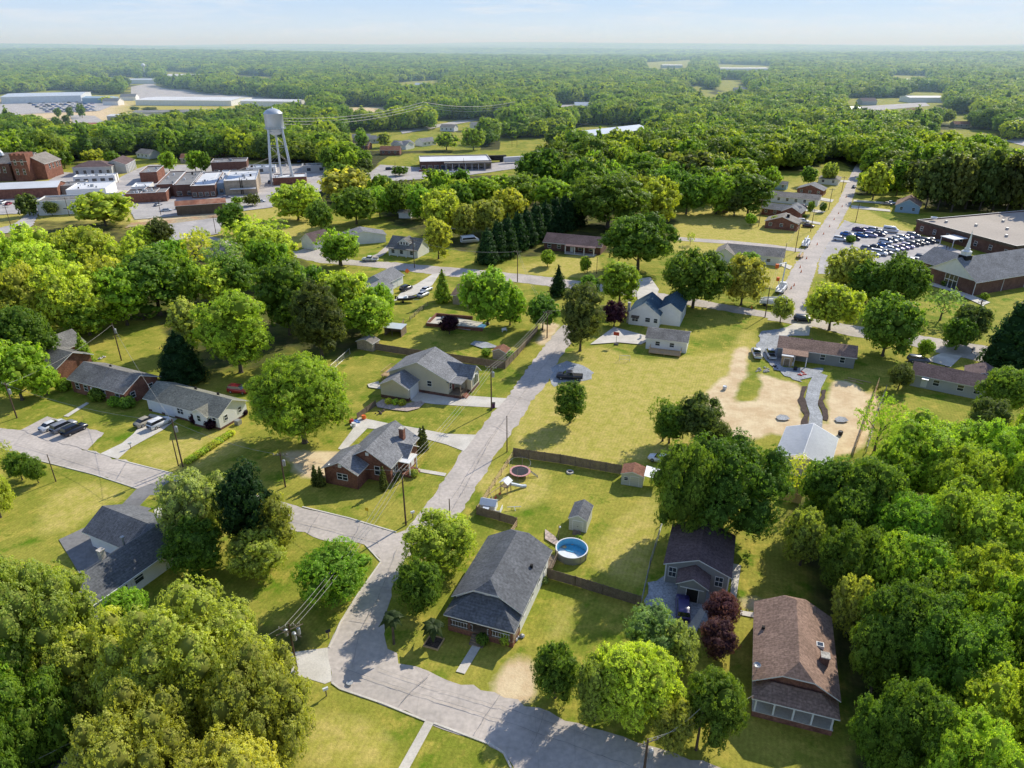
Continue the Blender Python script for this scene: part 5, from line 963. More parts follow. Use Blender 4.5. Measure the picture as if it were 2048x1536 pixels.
fence('low board fence below the playhouse', [(953,1029),(1000,1042),(1033,1052)], 1.6); fence('short fence stub behind the dark bungalow', [(1034,1053),(1022,1073)], 1.5, 'newwood', 'rail', 'rail_fence')
fence('board fence right of the white bungalow', [(1094,1156),(1150,1172),(1205,1189),(1280,1212)], 1.7)
fence('thin wire fence between the pool yard and the grey house', [(1282,1211),(1300,1130),(1325,1048)], 1.3, 'galv', 'wire', 'wire_fence')
fence('board fence behind the beige house', [(738,698),(813,710),(905,722),(1010,738)], 1.8); fence('board fence climbing beside the street past the young trees', [(1010,738),(1035,712),(1060,682),(1075,662)], 1.8, 'wood')
fence('wire fence left of the beige house lawn', [(662,742),(700,708)], 1.4, 'galv', 'wire', 'wire_fence'); fence('tall new board fence on the right of the sandy yard', [(1755,772),(1735,830),(1706,912)], 1.9, 'newwood'); fence('wire fence beside the tall new fence', [(1771,782),(1750,840),(1732,905)], 1.3, 'galv', 'wire', 'wire_fence')
fence('light wooden fence panel glimpsed below the pavilion', [(1558,998),(1600,1008)], 1.7, 'newwood'); fence('low wooden fence left of the brick patio', [(820,642),(838,626),(856,612)], 1.1, 'wood', 'rail', 'rail_fence'); fence('short board fence beside the green paver bed', [(715,838),(752,812)], 1.3)
fence('board fence beside the open shed', [(808,650),(800,666)], 1.7, 'wood')
# ------------------------------------------------------------------ yard objects
def thing(name, px, label, cat, rz=0, h=0, **kw):
    X, Y = P(px[0], px[1], h); return empty(name, (X, Y, 0), D2R(rz), label=label, cat=cat, **kw)
t = thing('swimming_pool', (1143,1110), 'round above ground pool with blue liner and white floor, half drained', 'pool')
part(t, 'wall', 'galv', lambda b: b.lathe([(2.25,0),(2.28,1.25),(2.22,1.3)], 40, cap=False)); part(t, 'liner', 'bluel' if 0 else M.setdefault('liner', flat('blue_liner', (.16,.46,.66))), lambda b: b.lathe([(2.2,1.28),(2.18,.12)], 40, cap=False))
part(t, 'floor', 'whitep', lambda b: b.lathe([(.02,.1),(2.17,.1)], 40, cap=False)); part(t, 'water', 'water', lambda b: b.prism([(2.1*math.cos(a),2.1*math.sin(a)) for a in [math.pi*(-.05+.072*k) for k in range(12)]]+[(-.6,.75),(.4,.35),(1.2,-.2)], .13, .2)); part(t, 'top_rail', 'whitep', lambda b: b.lathe([(2.2,1.28),(2.36,1.28),(2.36,1.34),(2.2,1.34),(2.2,1.28)], 40, cap=False))
for k in range(12):
    a = k*math.pi/6; part(t, 'upright', 'galv', lambda b: b.box(2.3*math.cos(a)-.05,2.3*math.cos(a)+.05,2.3*math.sin(a)-.05,2.3*math.sin(a)+.05,0,1.28))
t = thing('trampoline', (1040,950), 'round trampoline with pink edge pad and net poles', 'trampoline')
part(t, 'jump_mat', 'mesh', lambda b: b.lathe([(.02,.82),(1.48,.84),(1.48,.86),(.02,.84)], 28)); part(t, 'edge_pad', 'pink', lambda b: b.lathe([(1.47,.87),(1.8,.87),(1.82,.82),(1.47,.82)], 28, cap=False))
for k in range(6):
    a = k*math.pi/3+.3; c, s = 1.85*math.cos(a), 1.85*math.sin(a); part(t, 'net_pole', 'galv', lambda b: b.tube([(c,s,0),(c,s,2.5)], .03, 6))
part(t, 'top_hoop', 'galv', lambda b: b.tube([(1.85*math.cos(a*math.pi/12),1.85*math.sin(a*math.pi/12),2.5) for a in range(25)], .02, 4)); part(t, 'ladder', 'galv', lambda b: (b.tube([(1.8,.1,.8),(3.1,-.4,.05)], .07, 4), b.tube([(1.8,-.3,.8),(3.1,-.8,.05)], .07, 4)))
t = thing('swing_set', (1012,985), 'wooden play tower with white slide and swings', 'play set', 60)
part(t, 'tower', 'wood', lambda b: ([b.box(x,x+.1,y,y+.1,0,2.3) for x in (-.6,.6) for y in (-.6,.6)], b.box(-.6,.7,-.6,.7,1.3,1.38))); part(t, 'canopy', 'whitep', lambda b: roof_into(b, -.7,.8,-.7,.8,2.2,.5,'x',0,0,.1,.04))
part(t, 'slide', 'metal', lambda b: (b.tube([(.7,0,1.35),(1.5,-.7,.9),(2.5,-1.6,.3),(3.1,-2.1,.15)], .26, 6), b.tube([(.9,.25,1.55),(1.7,-.45,1.1),(2.7,-1.35,.45),(3.3,-1.9,.3)], .05, 4)))
part(t, 'swing_frame', 'newwood', lambda b: (b.tube([(-.6,.1,2.0),(-4.0,.6,2.0)], .07, 5), b.tube([(-4.0,.6,2.0),(-4.3,-.6,0)], .06, 5), b.tube([(-4.0,.6,2.0),(-4.3,1.8,0)], .06, 5)))
for x in (-1.6, -2.9): part(t, 'swing', 'redp', lambda b: (b.tube([(x,.3,2),(x-.05,.3,.5)], .02, 3), b.tube([(x+.4,.4,2),(x+.4,.4,.5)], .02, 3), b.box(x-.1,x+.45,.2,.5,.46,.5)))
t = thing('playhouse', (978,1017), 'white plastic playhouse with pale grey roof in the fence corner', 'playhouse', -15)
part(t, 'wall', 'whitep', lambda b: walls_into(b, -1.2,1.2,-.8,.9,1.3,.55,'x')); part(t, 'roof', 'metal', lambda b: roof_into(b, -1.2,1.2,-.8,.9,1.3,.55,'x',0,0,.15,.06)); part(t, 'porch_roof', 'metal', lambda b: b.box(-.6,.4,-1.7,-.95,1.0,1.06)); part(t, 'fence_panel', 'whitep', lambda b: (b.box(1.3,2.1,-1.2,-1.12,0,.7), b.box(2.05,2.12,-1.2,.6,0,.7))); part(t, 'door', 'bluep', lambda b: b.box(-.3,.25,-.86,-.81,0,.95))
t = thing('fire_pit', (1140,945), 'round stone fire pit ring in the trampoline yard', 'fire pit'); part(t, 'ring', 'stone', lambda b: b.lathe([(.38,0),(.38,.25),(.62,.25),(.68,0)], 18, cap=False)); part(t, 'ash', 'mulch', lambda b: b.lathe([(.01,.06),(.4,.06)], 14, cap=False))
t = thing('spring_rider', (1028,1018), 'small white garden seesaw lying in the grass', 'seesaw', 20); part(t, 'beam', 'whitep', lambda b: b.tube([(-1.1,.2,.5),(1.1,-.2,.35)], .06, 5)); part(t, 'frame', 'whitep', lambda b: (b.tube([(0,-.6,.05),(0,0,.45),(0,.6,.05)], .05, 5)))
t = thing('lamp_post', (1117,1078), 'small wooden lamp post beside the round pool', 'lamp post'); part(t, 'post', 'wood', lambda b: b.tube([(0,0,0),(0,0,2.6)], .06, 6)); part(t, 'lamp', 'whitep', lambda b: b.lathe([(.05,2.1),(.15,2.2),(.12,2.4),(.02,2.45)], 8, .15, -.1))
t = thing('wheelie_bin', (987,815), 'dark purple wheelie bin at the driveway mouth pole', 'bin'); part(t, 'bin', 'purple', lambda b: frust(b, (-.3,.3,.28), 0, (-.34,.34,.34), 1.0)); part(t, 'lid', 'dark', lambda b: b.box(-.36,.36,-.36,.36,1.0,1.06))
t = thing('basketball_hoop', (1232,690), 'portable basketball hoop on the cream house patio', 'basketball hoop', -20); part(t, 'pole', 'galv', lambda b: b.tube([(0,0,.2),(0,0,3.2)], .06, 6)); part(t, 'backboard', 'redp', lambda b: b.box(-.7,.7,-.5,-.45,2.7,3.6)); part(t, 'base', 'mesh', lambda b: b.box(-.5,.5,-.2,.7,0,.25)); part(t, 'hoop', 'orange', lambda b: b.tube([(.23*math.cos(k*math.pi/6),-.75+.23*math.sin(k*math.pi/6),2.95) for k in range(13)], .02, 4))
t = thing('soccer_goal', (1249,722), 'small white soccer goal on the open lawn', 'goal', -8); part(t, 'frame', 'whitep', lambda b: (b.tube([(-1.2,0,0),(-1.2,0,1.4),(1.2,0,1.4),(1.2,0,0)], .05, 5), b.tube([(-1.2,0,1.4),(-1.2,1.0,0),(1.2,1.0,0),(1.2,0,1.4)], .04, 5))); part(t, 'net', 'galv', lambda b: [b.tube([(x,0,1.4),(x,1.0,0)], .01, 3) for x in [-1.2+.24*k for k in range(11)]]+[b.tube([(-1.2,.25*k,1.4-.35*k),(1.2,.25*k,1.4-.35*k)], .01, 3) for k in range(1,4)])
t = thing('gas_tank', (1281,678), 'white upright tank at the outbuilding corner', 'tank'); part(t, 'tank', 'whitep', lambda b: b.lathe([(.05,.1),(.3,.2),(.3,1.0),(.05,1.2)], 12)); part(t, 'foot', 'galv', lambda b: b.lathe([(.26,0),(.26,.15)], 10))
t = thing('brick_patio', (905,650), 'sunken pool terrace with red brick retaining walls and small pond', 'terrace', -14); part(t, 'retaining_wall', ['brick', 'stone'], lambda b: (b.box(-6.5,-6.2,-2.5,5.5,0,.9), b.box(-6.19,9,-2.5,-2.2,0,.9), b.box(-6.19,4,5.2,5.5,0,.9), b.box(-6.19,9,-2.55,-2.15,.9,.97,1)))
part(t, 'pool_water', 'water', lambda b: b.prism([(2.5,-1.5),(8.5,-1.8),(9,2),(3,3)], 0, .12)); part(t, 'pool_edge', 'stone', lambda b: (b.box(2.2,9.3,2.9,3.4,0,.25), b.box(2.0,2.5,-1.8,2.9,0,.25)))
for px, lab in (((880,640), 'left of the patio loungers'), ((891,646), 'right of the patio loungers')):
    t = thing('lounger', px, 'grey lounger on the brick terrace, '+lab, 'lounger', 30); part(t, 'seat', 'galv', lambda b: b.box(-.9,.5,-.3,.3,.3,.38)); part(t, 'backrest', 'galv', lambda b: b.face([(.5,-.3,.38),(1.0,-.3,.9),(1.0,.3,.9),(.5,.3,.38)])); part(t, 'leg', 'galv', lambda b: (b.box(-.8,-.7,-.3,.3,0,.3), b.box(.3,.4,-.3,.3,0,.3)))
t = thing('garden_bench', (1009,663), 'white garden bench under the big bright tree', 'bench', 30); part(t, 'seat', 'whitep', lambda b: b.box(-.7,.7,-.2,.25,.4,.46)); part(t, 'backrest', 'whitep', lambda b: b.box(-.7,.7,.25,.3,.46,.95))
for x in (-.65, .6): part(t, 'leg', 'whitep', lambda b: b.box(x,x+.05,-.2,.25,0,.4))
t = thing('road_sign', (735,1032), 'small yellow sign on a post at the corner lawn', 'sign', -20); part(t, 'post', 'galv', lambda b: b.tube([(0,0,0),(0,0,1.5)], .03, 5)); part(t, 'sign_panel', 'yellow', lambda b: b.box(-.3,.3,-.05,-.03,1.0,1.6))
t = thing('road_sign', (815,551), 'orange diamond work sign before the craftsman house', 'sign', 0); part(t, 'sign_panel', 'signo', lambda b: b.prism([(-.9,0),(0,-.03),(.9,0),(0,.03)], .9, .91)); part(t, 'sign_face', 'signo', lambda b: b.face([(-.85,-.05,1.5),(0,-.05,.65),(.85,-.05,1.5),(0,-.05,2.35)])); part(t, 'stand', 'galv', lambda b: (b.tube([(0,.05,.9),(-.6,.4,0)], .03, 4), b.tube([(0,.05,.9),(.6,.4,0)], .03, 4)))
for px, lab in (((826,1036), 'white mailbox on a post beside the corner lawn pole'), ((658,1276), 'mailbox with brick base by the bottom left driveway'), ((653,1392), 'white mailbox at the bottom left lawn edge'), ((262,897), 'small mailbox by the white ranch driveway'), ((1943,707), 'black mailbox at the right street')):
    t = thing('mailbox', px, lab, 'mailbox', 30); part(t, 'post', 'wood', lambda b: b.box(-.06,.06,-.06,.06,0,1.0)); part(t, 'box', 'whitep' if 'white' in lab else 'mesh', lambda b: loft(b, [(-.3,1.0,1.3,.14,.1),(.3,1.0,1.3,.14,.1)]))
for i, px in enumerate([(1600,536),(1582,578),(1588,572),(1613,518),(1634,490),(1647,469),(1659,454),(1668,440),(1677,428),(1684,414),(1692,395),(1503,617),(1602,545)]):
    t = thing('traffic_cone', px, 'orange traffic cone standing in the far street', 'traffic cone', group='traffic cones along the far street'); part(t, 'cone', 'orange', lambda b: b.lathe([(.22,.04),(.05,.95)], 10)); part(t, 'base', 'mesh', lambda b: b.box(-.28,.28,-.28,.28,0,.04))
for px, c, lab in (((1583,731), 'whitep', 'white drum by the covered patio'), ((1604,748), 'redp', 'red mower and clutter on the gravel edge'), ((1590,741), 'mesh', 'black barbecue kettle on the gravel'), ((1549,734), 'mesh', 'dark tarpaulin bundle at the gravel corner'), ((1680,870), 'mesh', 'black fire bowl in the sandy yard'), ((1449,779), 'metal', 'pale sheet heap on the bare ground'), ((728,838), 'orange', 'orange barrel beside the long driveway'), ((708,853), 'whitep', 'white bucket at the long driveway end'), ((703,846), 'redp', 'red bin under the big maple'), ((712,845), 'bluep', 'blue crate at the long driveway end'), ((760,826), 'bark', 'pile of logs by the paver bed'), ((1790,888), 'whitep', 'white round object under the airy tree'), ((200,717), 'stone', 'heap of pale rubble behind the brick ranch'), ((1032,1274), 'galv', 'grey air conditioner at the bungalow porch side'), ((1521,740), 'stone', 'row of rocks left of the gravel lot'), ((1533,742), 'stone', 'second row of rocks left of the gravel lot'), ((287,640), 'bark', 'stump in the shaded back yard'), ((1140,1088), 'newwood', 'small crate by the shed ramp')):
    t = thing({'drum':'drum','mowe':'lawn_mower','barb':'barbecue'}.get(lab.split()[1][:4], 'yard_item'), px, lab, lab.split()[-1] if 0 else 'yard item', R.uniform(0, 90))
    mb = MB()
    if any(k in lab for k in ('drum', 'barrel', 'bucket', 'kettle', 'bowl', 'stump', 'round', 'bin')): mb.lathe([(.25,0),(.42,.15),(.45,.7),(.40,.85),(.3,.8)], 14)
    else:
        for k in range(9): x, y, s = R.gauss(0,.6), R.gauss(0,.35), R.uniform(.12,.34); mb.lathe([(.02,0),(s,.03),(s*1.1,s*.6),(s*.6,s*1.1),(.02,s*1.2)], 7, x, y)
    mb.build('heap' if not mb.v else 'body', c, t)
for px in ((1645,846-70),): pass
for px in ((1565,838),(1682,842)):
    sheet('gravel_pad', [(px[0]-14,px[1]-2),(px[0]-5,px[1]-7),(px[0]+8,px[1]-5),(px[0]+15,px[1]+2),(px[0]+5,px[1]+5),(px[0]-9,px[1]+4)], 'gravel')
for k, (a, b) in enumerate((((1696,756),(1742,766)), ((1688,760),(1712,762)), ((1700,762),(1726,768)))):
    A, B = P(*a), P(*b); put('lumber_plank', MB().tube([(*A,.08+.02*k),(*B,.08)], .1, 4).mesh('lumber_plank', 'newwood'), label='loose board lying on bare soil below the grey house', cat='plank', group='loose boards by the sandy yard')
for px, s in ((( 130,775),1.5),((120,748),1.5),((236,805),1.5),((262,803),1.7)): pass
# people near the church entrance
def person(px, label, shirt, pants, rz=0):
    X, Y = P(*px); rt = empty('person', (X, Y, .05), D2R(rz), label=label, cat='person')
    me = bpy.data.meshes.new('figure'); J = [(0,0,.95),(0,0,1.2),(0,0,1.42),(0,0,1.52),(0,0,1.68),(.2,0,1.4),(.27,.03,1.12),(.24,.12,.88),(-.2,0,1.4),(-.27,-.03,1.12),(-.24,-.1,.88),(.1,0,.88),(.12,.14,.48),(.12,.05,.06),(-.1,0,.88),(-.12,-.02,.48),(-.12,-.2,.08),(.12,.2,.04),(-.12,-.05,.05)]
    E_ = [(0,1),(1,2),(2,3),(3,4),(2,5),(5,6),(6,7),(2,8),(8,9),(9,10),(0,11),(11,12),(12,13),(0,14),(14,15),(15,16),(13,17),(16,18)]; rad = [.14,.13,.15,.06,.11,.07,.045,.035,.07,.045,.035,.10,.065,.045,.10,.065,.045,.04,.04]
    me.from_pydata(J, E_, [])
    o = put('body', me, rt); md = o.modifiers.new('skin', 'SKIN'); sv = me.skin_vertices[0].data
    for i, r_ in enumerate(rad): sv[i].radius = (r_, r_)
    sv[0].use_root = True; o.modifiers.new('sub', 'SUBSURF').levels = 1; me.materials.append(M[shirt])
    part(rt, 'hair', 'dark', lambda b: b.lathe([(.02,1.82),(.1,1.79),(.115,1.7),(.1,1.66)], 10))
    return rt
try:
    person((1892,500), 'person in dark clothes walking left toward the church hall door', 'mesh', 'mesh', 30); person((1898,499), 'person in dark clothes walking right toward the church hall door', 'bark', 'mesh', 60)
except Exception as ex: print('person failed', ex)
# ------------------------------------------------------------------ trees
def unit(n):
    v = NR.normal(size=(n, 3)); return v/np.linalg.norm(v, axis=1, keepdims=True)
_ico = None
def ball(c, r, seg=9, rings=6):
    v = []; f = []
    for i in range(rings+1):
        th = math.pi*i/rings
        for j in range(seg): ph = 2*math.pi*j/seg; k = 1+NR.uniform(-.12, .12); v.append((c[0]+r[0]*k*math.sin(th)*math.cos(ph), c[1]+r[1]*k*math.sin(th)*math.sin(ph), c[2]+r[2]*k*math.cos(th)))
    for i in range(rings):
        for j in range(seg): f.append((i*seg+j, (i+1)*seg+j, (i+1)*seg+(j+1) % seg, i*seg+(j+1) % seg))
    return v, f
def crown(name, lobes, dens, per, leaf, tr, core=.66, mats=('leaf', 'core'), droop=0.0, flatn=0.0, gap=.24):
    """lobes: (x,y,z,rx,ry,rz); leaf quads grouped in tufts over the lobe surfaces"""
    Lb = np.array(lobes, float); area = (Lb[:, 3]*Lb[:, 4]+Lb[:, 3]*Lb[:, 5])*2*math.pi; nt = np.maximum(3, (area*dens).astype(int))
    P_, O_, V_ = [], [], []; W_ = [min(7., float(np.abs(Lb[:, 0]).max()+.5))]
    for i, n in enumerate(nt):
        d = unit(int(n*1.6)); d = d[d[:, 2] > -.75][:n]; r = NR.uniform(.74, 1.13, (len(d), 1)); p = Lb[i, :3]+d*Lb[i, 3:]*r
        p = p+d*(np.sin(p[:, :1]*1.1+p[:, 1:2]*.7+i)*np.sin(p[:, 1:2]*1.3+p[:, 2:3]*.9+2*i))*.10*W_[0]*.5
        keep = NR.random(len(d)) > gap*(1+.8*np.sin(p[:, 0]*.8+p[:, 2]*.9+i*1.7)*np.sin(p[:, 1]*.9+i))
        for j in range(len(Lb)):
            if j != i: q = (p-Lb[j, :3])/(Lb[j, 3:]*.86); keep &= (q*q).sum(1) > 1
        p = p[keep]; d = d[keep]; P_.append(p); O_.append(d); V_.append(np.full(len(p), NR.uniform(-.12, .12))+NR.uniform(-.2, .2, len(p)))
    T = np.concatenate(P_); O = np.concatenate(O_); Vt = np.concatenate(V_); n = len(T)
    T = np.repeat(T, per, 0); O = np.repeat(O, per, 0); Vt = np.repeat(Vt, per)
    ld = unit(n*per); s = (ld*O).sum(1, keepdims=True); ld = np.where(s < -.2, -ld, ld)
    c = T+ld*tr*NR.uniform(.25, 1.0, (len(T), 1)); c[:, 2] -= droop*NR.random(len(T))
    nrm = O*.75+ld*.75+unit(len(T))*.45+np.array([0, 0, flatn]); nrm /= np.linalg.norm(nrm, axis=1, keepdims=True)
    u = np.cross(nrm, unit(len(T))); u /= np.linalg.norm(u, axis=1, keepdims=True)+1e-9; w_ = np.cross(nrm, u)
    sz = leaf*NR.uniform(.6, 1.25, (len(T), 1)); a = u*sz*.5; b = w_*sz*.36
    v = np.stack([c-a, c-b, c+a, c+b], 1).reshape(-1, 3); f = np.arange(len(v)).reshape(-1, 4)
    val = np.repeat(np.clip(.5+Vt+NR.uniform(-.28, .28, len(T)), 0, 1), 4)
    cv, cf = [], []
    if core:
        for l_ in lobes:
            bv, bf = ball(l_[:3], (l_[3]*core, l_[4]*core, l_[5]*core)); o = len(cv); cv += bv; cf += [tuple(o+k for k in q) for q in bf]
    nv = len(v)
    if cv: v = np.concatenate([v, np.array(cv)]); f = np.concatenate([f, np.array(cf)+nv]); val = np.concatenate([val, np.zeros(len(cv))])
    me = bpy.data.meshes.new(name); fastmesh(me, v, f)
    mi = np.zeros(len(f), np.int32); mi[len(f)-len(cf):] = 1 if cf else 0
    for m_ in mats: me.materials.append(M[m_])
    me.polygons.foreach_set('material_index', mi); at = me.attributes.new('v', 'FLOAT', 'POINT'); at.data.foreach_set('value', val.astype(np.float32)); me.update(); return me
def lobes_of(kind, W=12., Hh=12., seed=0):
    g = np.random.default_rng(seed); L_ = []
    if kind in ('round', 'oval', 'spread', 'airy'):
        bot = {'round': .05, 'oval': .04, 'spread': .07, 'airy': .2}[kind]*Hh; zc = (Hh+bot)/2; Rz = (Hh-bot)/2; Rr = W/2
        L_.append((0, 0, zc, Rr*.60, Rr*.60, Rz*.68)); n = {'round': 24, 'oval': 26, 'spread': 44, 'airy': 24}[kind]; fr = {'round': .34, 'oval': .36, 'spread': .24, 'airy': .26}[kind]
        for k in range(n):
            z = 1-2*(k+.5)/n; z = z*.92+.06; ph = k*2.39996+g.uniform(-.35, .35); s = math.sqrt(max(0, 1-z*z)); r = Rr*fr*g.uniform(.6, 1.3); q = g.uniform(.74, 1.14)
            k_ = 1.0 if z > -.2 else .92
            L_.append((math.cos(ph)*s*(Rr-r)*q*k_, math.sin(ph)*s*(Rr-r)*q*k_, zc+z*(Rz-r*.75)*q, r, r, r*.8))
    elif kind in ('cone', 'cedar'):
        n = 9 if kind == 'cone' else 8
        for k in range(n):
            t = k/(n-1); z = Hh*(.12+.82*t); r = (W/2)*((1-t)**(.85 if kind == 'cone' else .5))*.62+.35
            m_ = 5 if t < .7 else 3
            for j in range(m_): a = j*2*math.pi/m_+k*.9+g.uniform(-.3, .3); d = (W/2)*((1-t)**(.85 if kind == 'cone' else .5))*.42; L_.append((d*math.cos(a), d*math.sin(a), z+g.uniform(-.4, .4), r*.78, r*.78, Hh/n*.95))
        L_.append((0, 0, Hh*.96, .35, .35, Hh*.07))
    elif kind == 'column':
        for k in range(6): t = k/5; L_.append((0, 0, Hh*(.1+.8*t), W/2*(1-.72*t**1.7), W/2*(1-.72*t**1.7), Hh*.15))
    elif kind == 'pine':
        for k in range(26): z = Hh*g.uniform(.42, .97); rr = W/2*(1-abs(z/Hh-.66)*1.5)*g.uniform(.3, .95); a = g.uniform(0, 6.28); r = W*.14*g.uniform(.7, 1.25); L_.append((rr*math.cos(a), rr*math.sin(a), z, r, r, r*.6))
    elif kind == 'bush':
        for k in range(7): a = k*.9; L_.append((W*.2*math.cos(a)*(k > 0), W*.2*math.sin(a)*(k > 0), Hh*.5, W*.32, W*.32, Hh*.48))
    return L_
def trunk_mesh(lobes, Hh, r, n=6, seed=0, kind='round'):
    b = MB(); g = random.Random(seed); top = Hh*(.55 if kind not in ('pine', 'cone', 'cedar') else .93)
    b.tube([(0,0,-.3),(g.uniform(-.1,.1),g.uniform(-.1,.1),top*.35),(g.uniform(-.25,.25),g.uniform(-.25,.25),top)], r, 8, 0, r*.35)
    b.tube([(0,0,-.3),(0,0,.4)], r*1.5, 8, 0, r*.9)
    if kind not in ('cone', 'cedar', 'column', 'bush'):
        ls = sorted(lobes[1:], key=lambda q: q[2]); st = max(1, len(ls)//n)
        for l_ in ls[::st][:n+3]:
            z0 = min(top*.95, l_[2]*g.uniform(.45, .7)); m_ = ((l_[0])*.45, (l_[1])*.45, (z0+l_[2])/2+.3); b.tube([(0,0,z0), m_, (l_[0]*.95, l_[1]*.95, l_[2])], r*.42, 5, 0, r*.10)
    return b.mesh('trunk', 'bark')
PROTO = {}
def proto(kind, lod, seed):
    key = (kind, lod, seed)
    if key in PROTO: return PROTO[key]
    W, Hh = {'round': (12, 11.5), 'oval': (10, 14), 'spread': (19, 16), 'airy': (11, 11), 'cone': (5, 12), 'cedar': (7, 12), 'column': (1.5, 4.2), 'pine': (8, 20), 'bush': (2.4, 1.7)}[kind]
    lb = lobes_of(kind, W, Hh, seed*17+3)
    # per-lod: tuft density, leaves per tuft, leaf size, tuft radius
    d, per, lf, tr = {0: (3.0, 13, .27, .40), 1: (1.3, 10, .50, .58), 2: (.34, 8, .95, 1.0)}[lod]
    kw = {}
    if kind == 'airy': d *= .42; kw = dict(core=0, gap=.3)
    if kind == 'pine': d *= .9; kw = dict(core=.5, gap=.2)
    if kind == 'column': d, per, lf, tr = 12, 8, .2, .14; kw = dict(core=.85, gap=0)
    if kind == 'bush': d, per, lf, tr = 9, 8, .22, .16; kw = dict(core=.85, gap=0)
    if kind in ('cone', 'cedar'): lf *= .75; per = int(per*1.3); kw = dict(core=.8, droop=.3)
    PROTO[key] = (crown('crown', lb, d, per, lf, tr, **kw), trunk_mesh(lb, Hh, {'spread': .5, 'pine': .3, 'column': .08, 'bush': .08}.get(kind, .3), seed=seed, kind=kind), W, Hh)
    return PROTO[key]
PAL = {'B': (.41,.53,.06), 'M': (.29,.43,.045), 'Y': (.50,.56,.075), 'G': (.165,.265,.036), 'D': (.04,.09,.026), 'O': (.42,.45,.09), 'P': (.16,.075,.085), 'Q': (.05,.018,.035), 'A': (.34,.43,.14), 'K': (.14,.18,.045)}
NAMES = {'round': 'leafy_tree', 'oval': 'leafy_tree', 'spread': 'oak_tree', 'airy': 'leafy_tree', 'cone': 'conifer_tree', 'cedar': 'cedar_tree', 'column': 'arborvitae_tree', 'pine': 'pine_tree', 'bush': 'bush'}
TREES = []; _k = [0]
def plant(kind, X, Y, W, Hh, colr, label, group=None, lod=None, z=0):
    _k[0] += 1; d = math.hypot(X, Y)
    if lod is None: lod = 0 if d < 165 else (1 if d < 330 else 2)
    if kind in ('column', 'bush'): lod = 0
    seed = _k[0] % (3 if kind in ('round', 'oval', 'spread') else 2); cm, tm, W0, H0 = proto(kind, lod, seed)
    nm = NAMES[kind]
    rt = empty(nm, (X, Y, z), R.uniform(0, 6.28), label=label, cat='bush' if kind == 'bush' else 'tree', group=group); rt.scale = (W/W0, W/W0, Hh/H0)
    j = R.uniform(.84, 1.16); c = PAL[colr]; c = (c[0]*j*R.uniform(.88, 1.12), c[1]*j, c[2]*j)
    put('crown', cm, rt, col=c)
    if kind != 'bush': put('trunk', tm, rt)
    TREES.append((X, Y, W/2)); return rt
def tree(cx, yt, yb, wpx, kind, colr, label, group=None, name=None):
    X, Y = P(cx, yb); dz = Y*CS+CH*SN
    Hh = max(1.2, zat(yt, Y)); 
    for _ in range(3):    # the far rim of a broad crown is what the camera sees as its top
        W = wpx*(dz-Hh*.5*SN)/F; Hh = max(1.0, zat(yt, Y+W*.16))
    return plant(kind, X, Y, W, Hh, colr, label, group)
T = tree
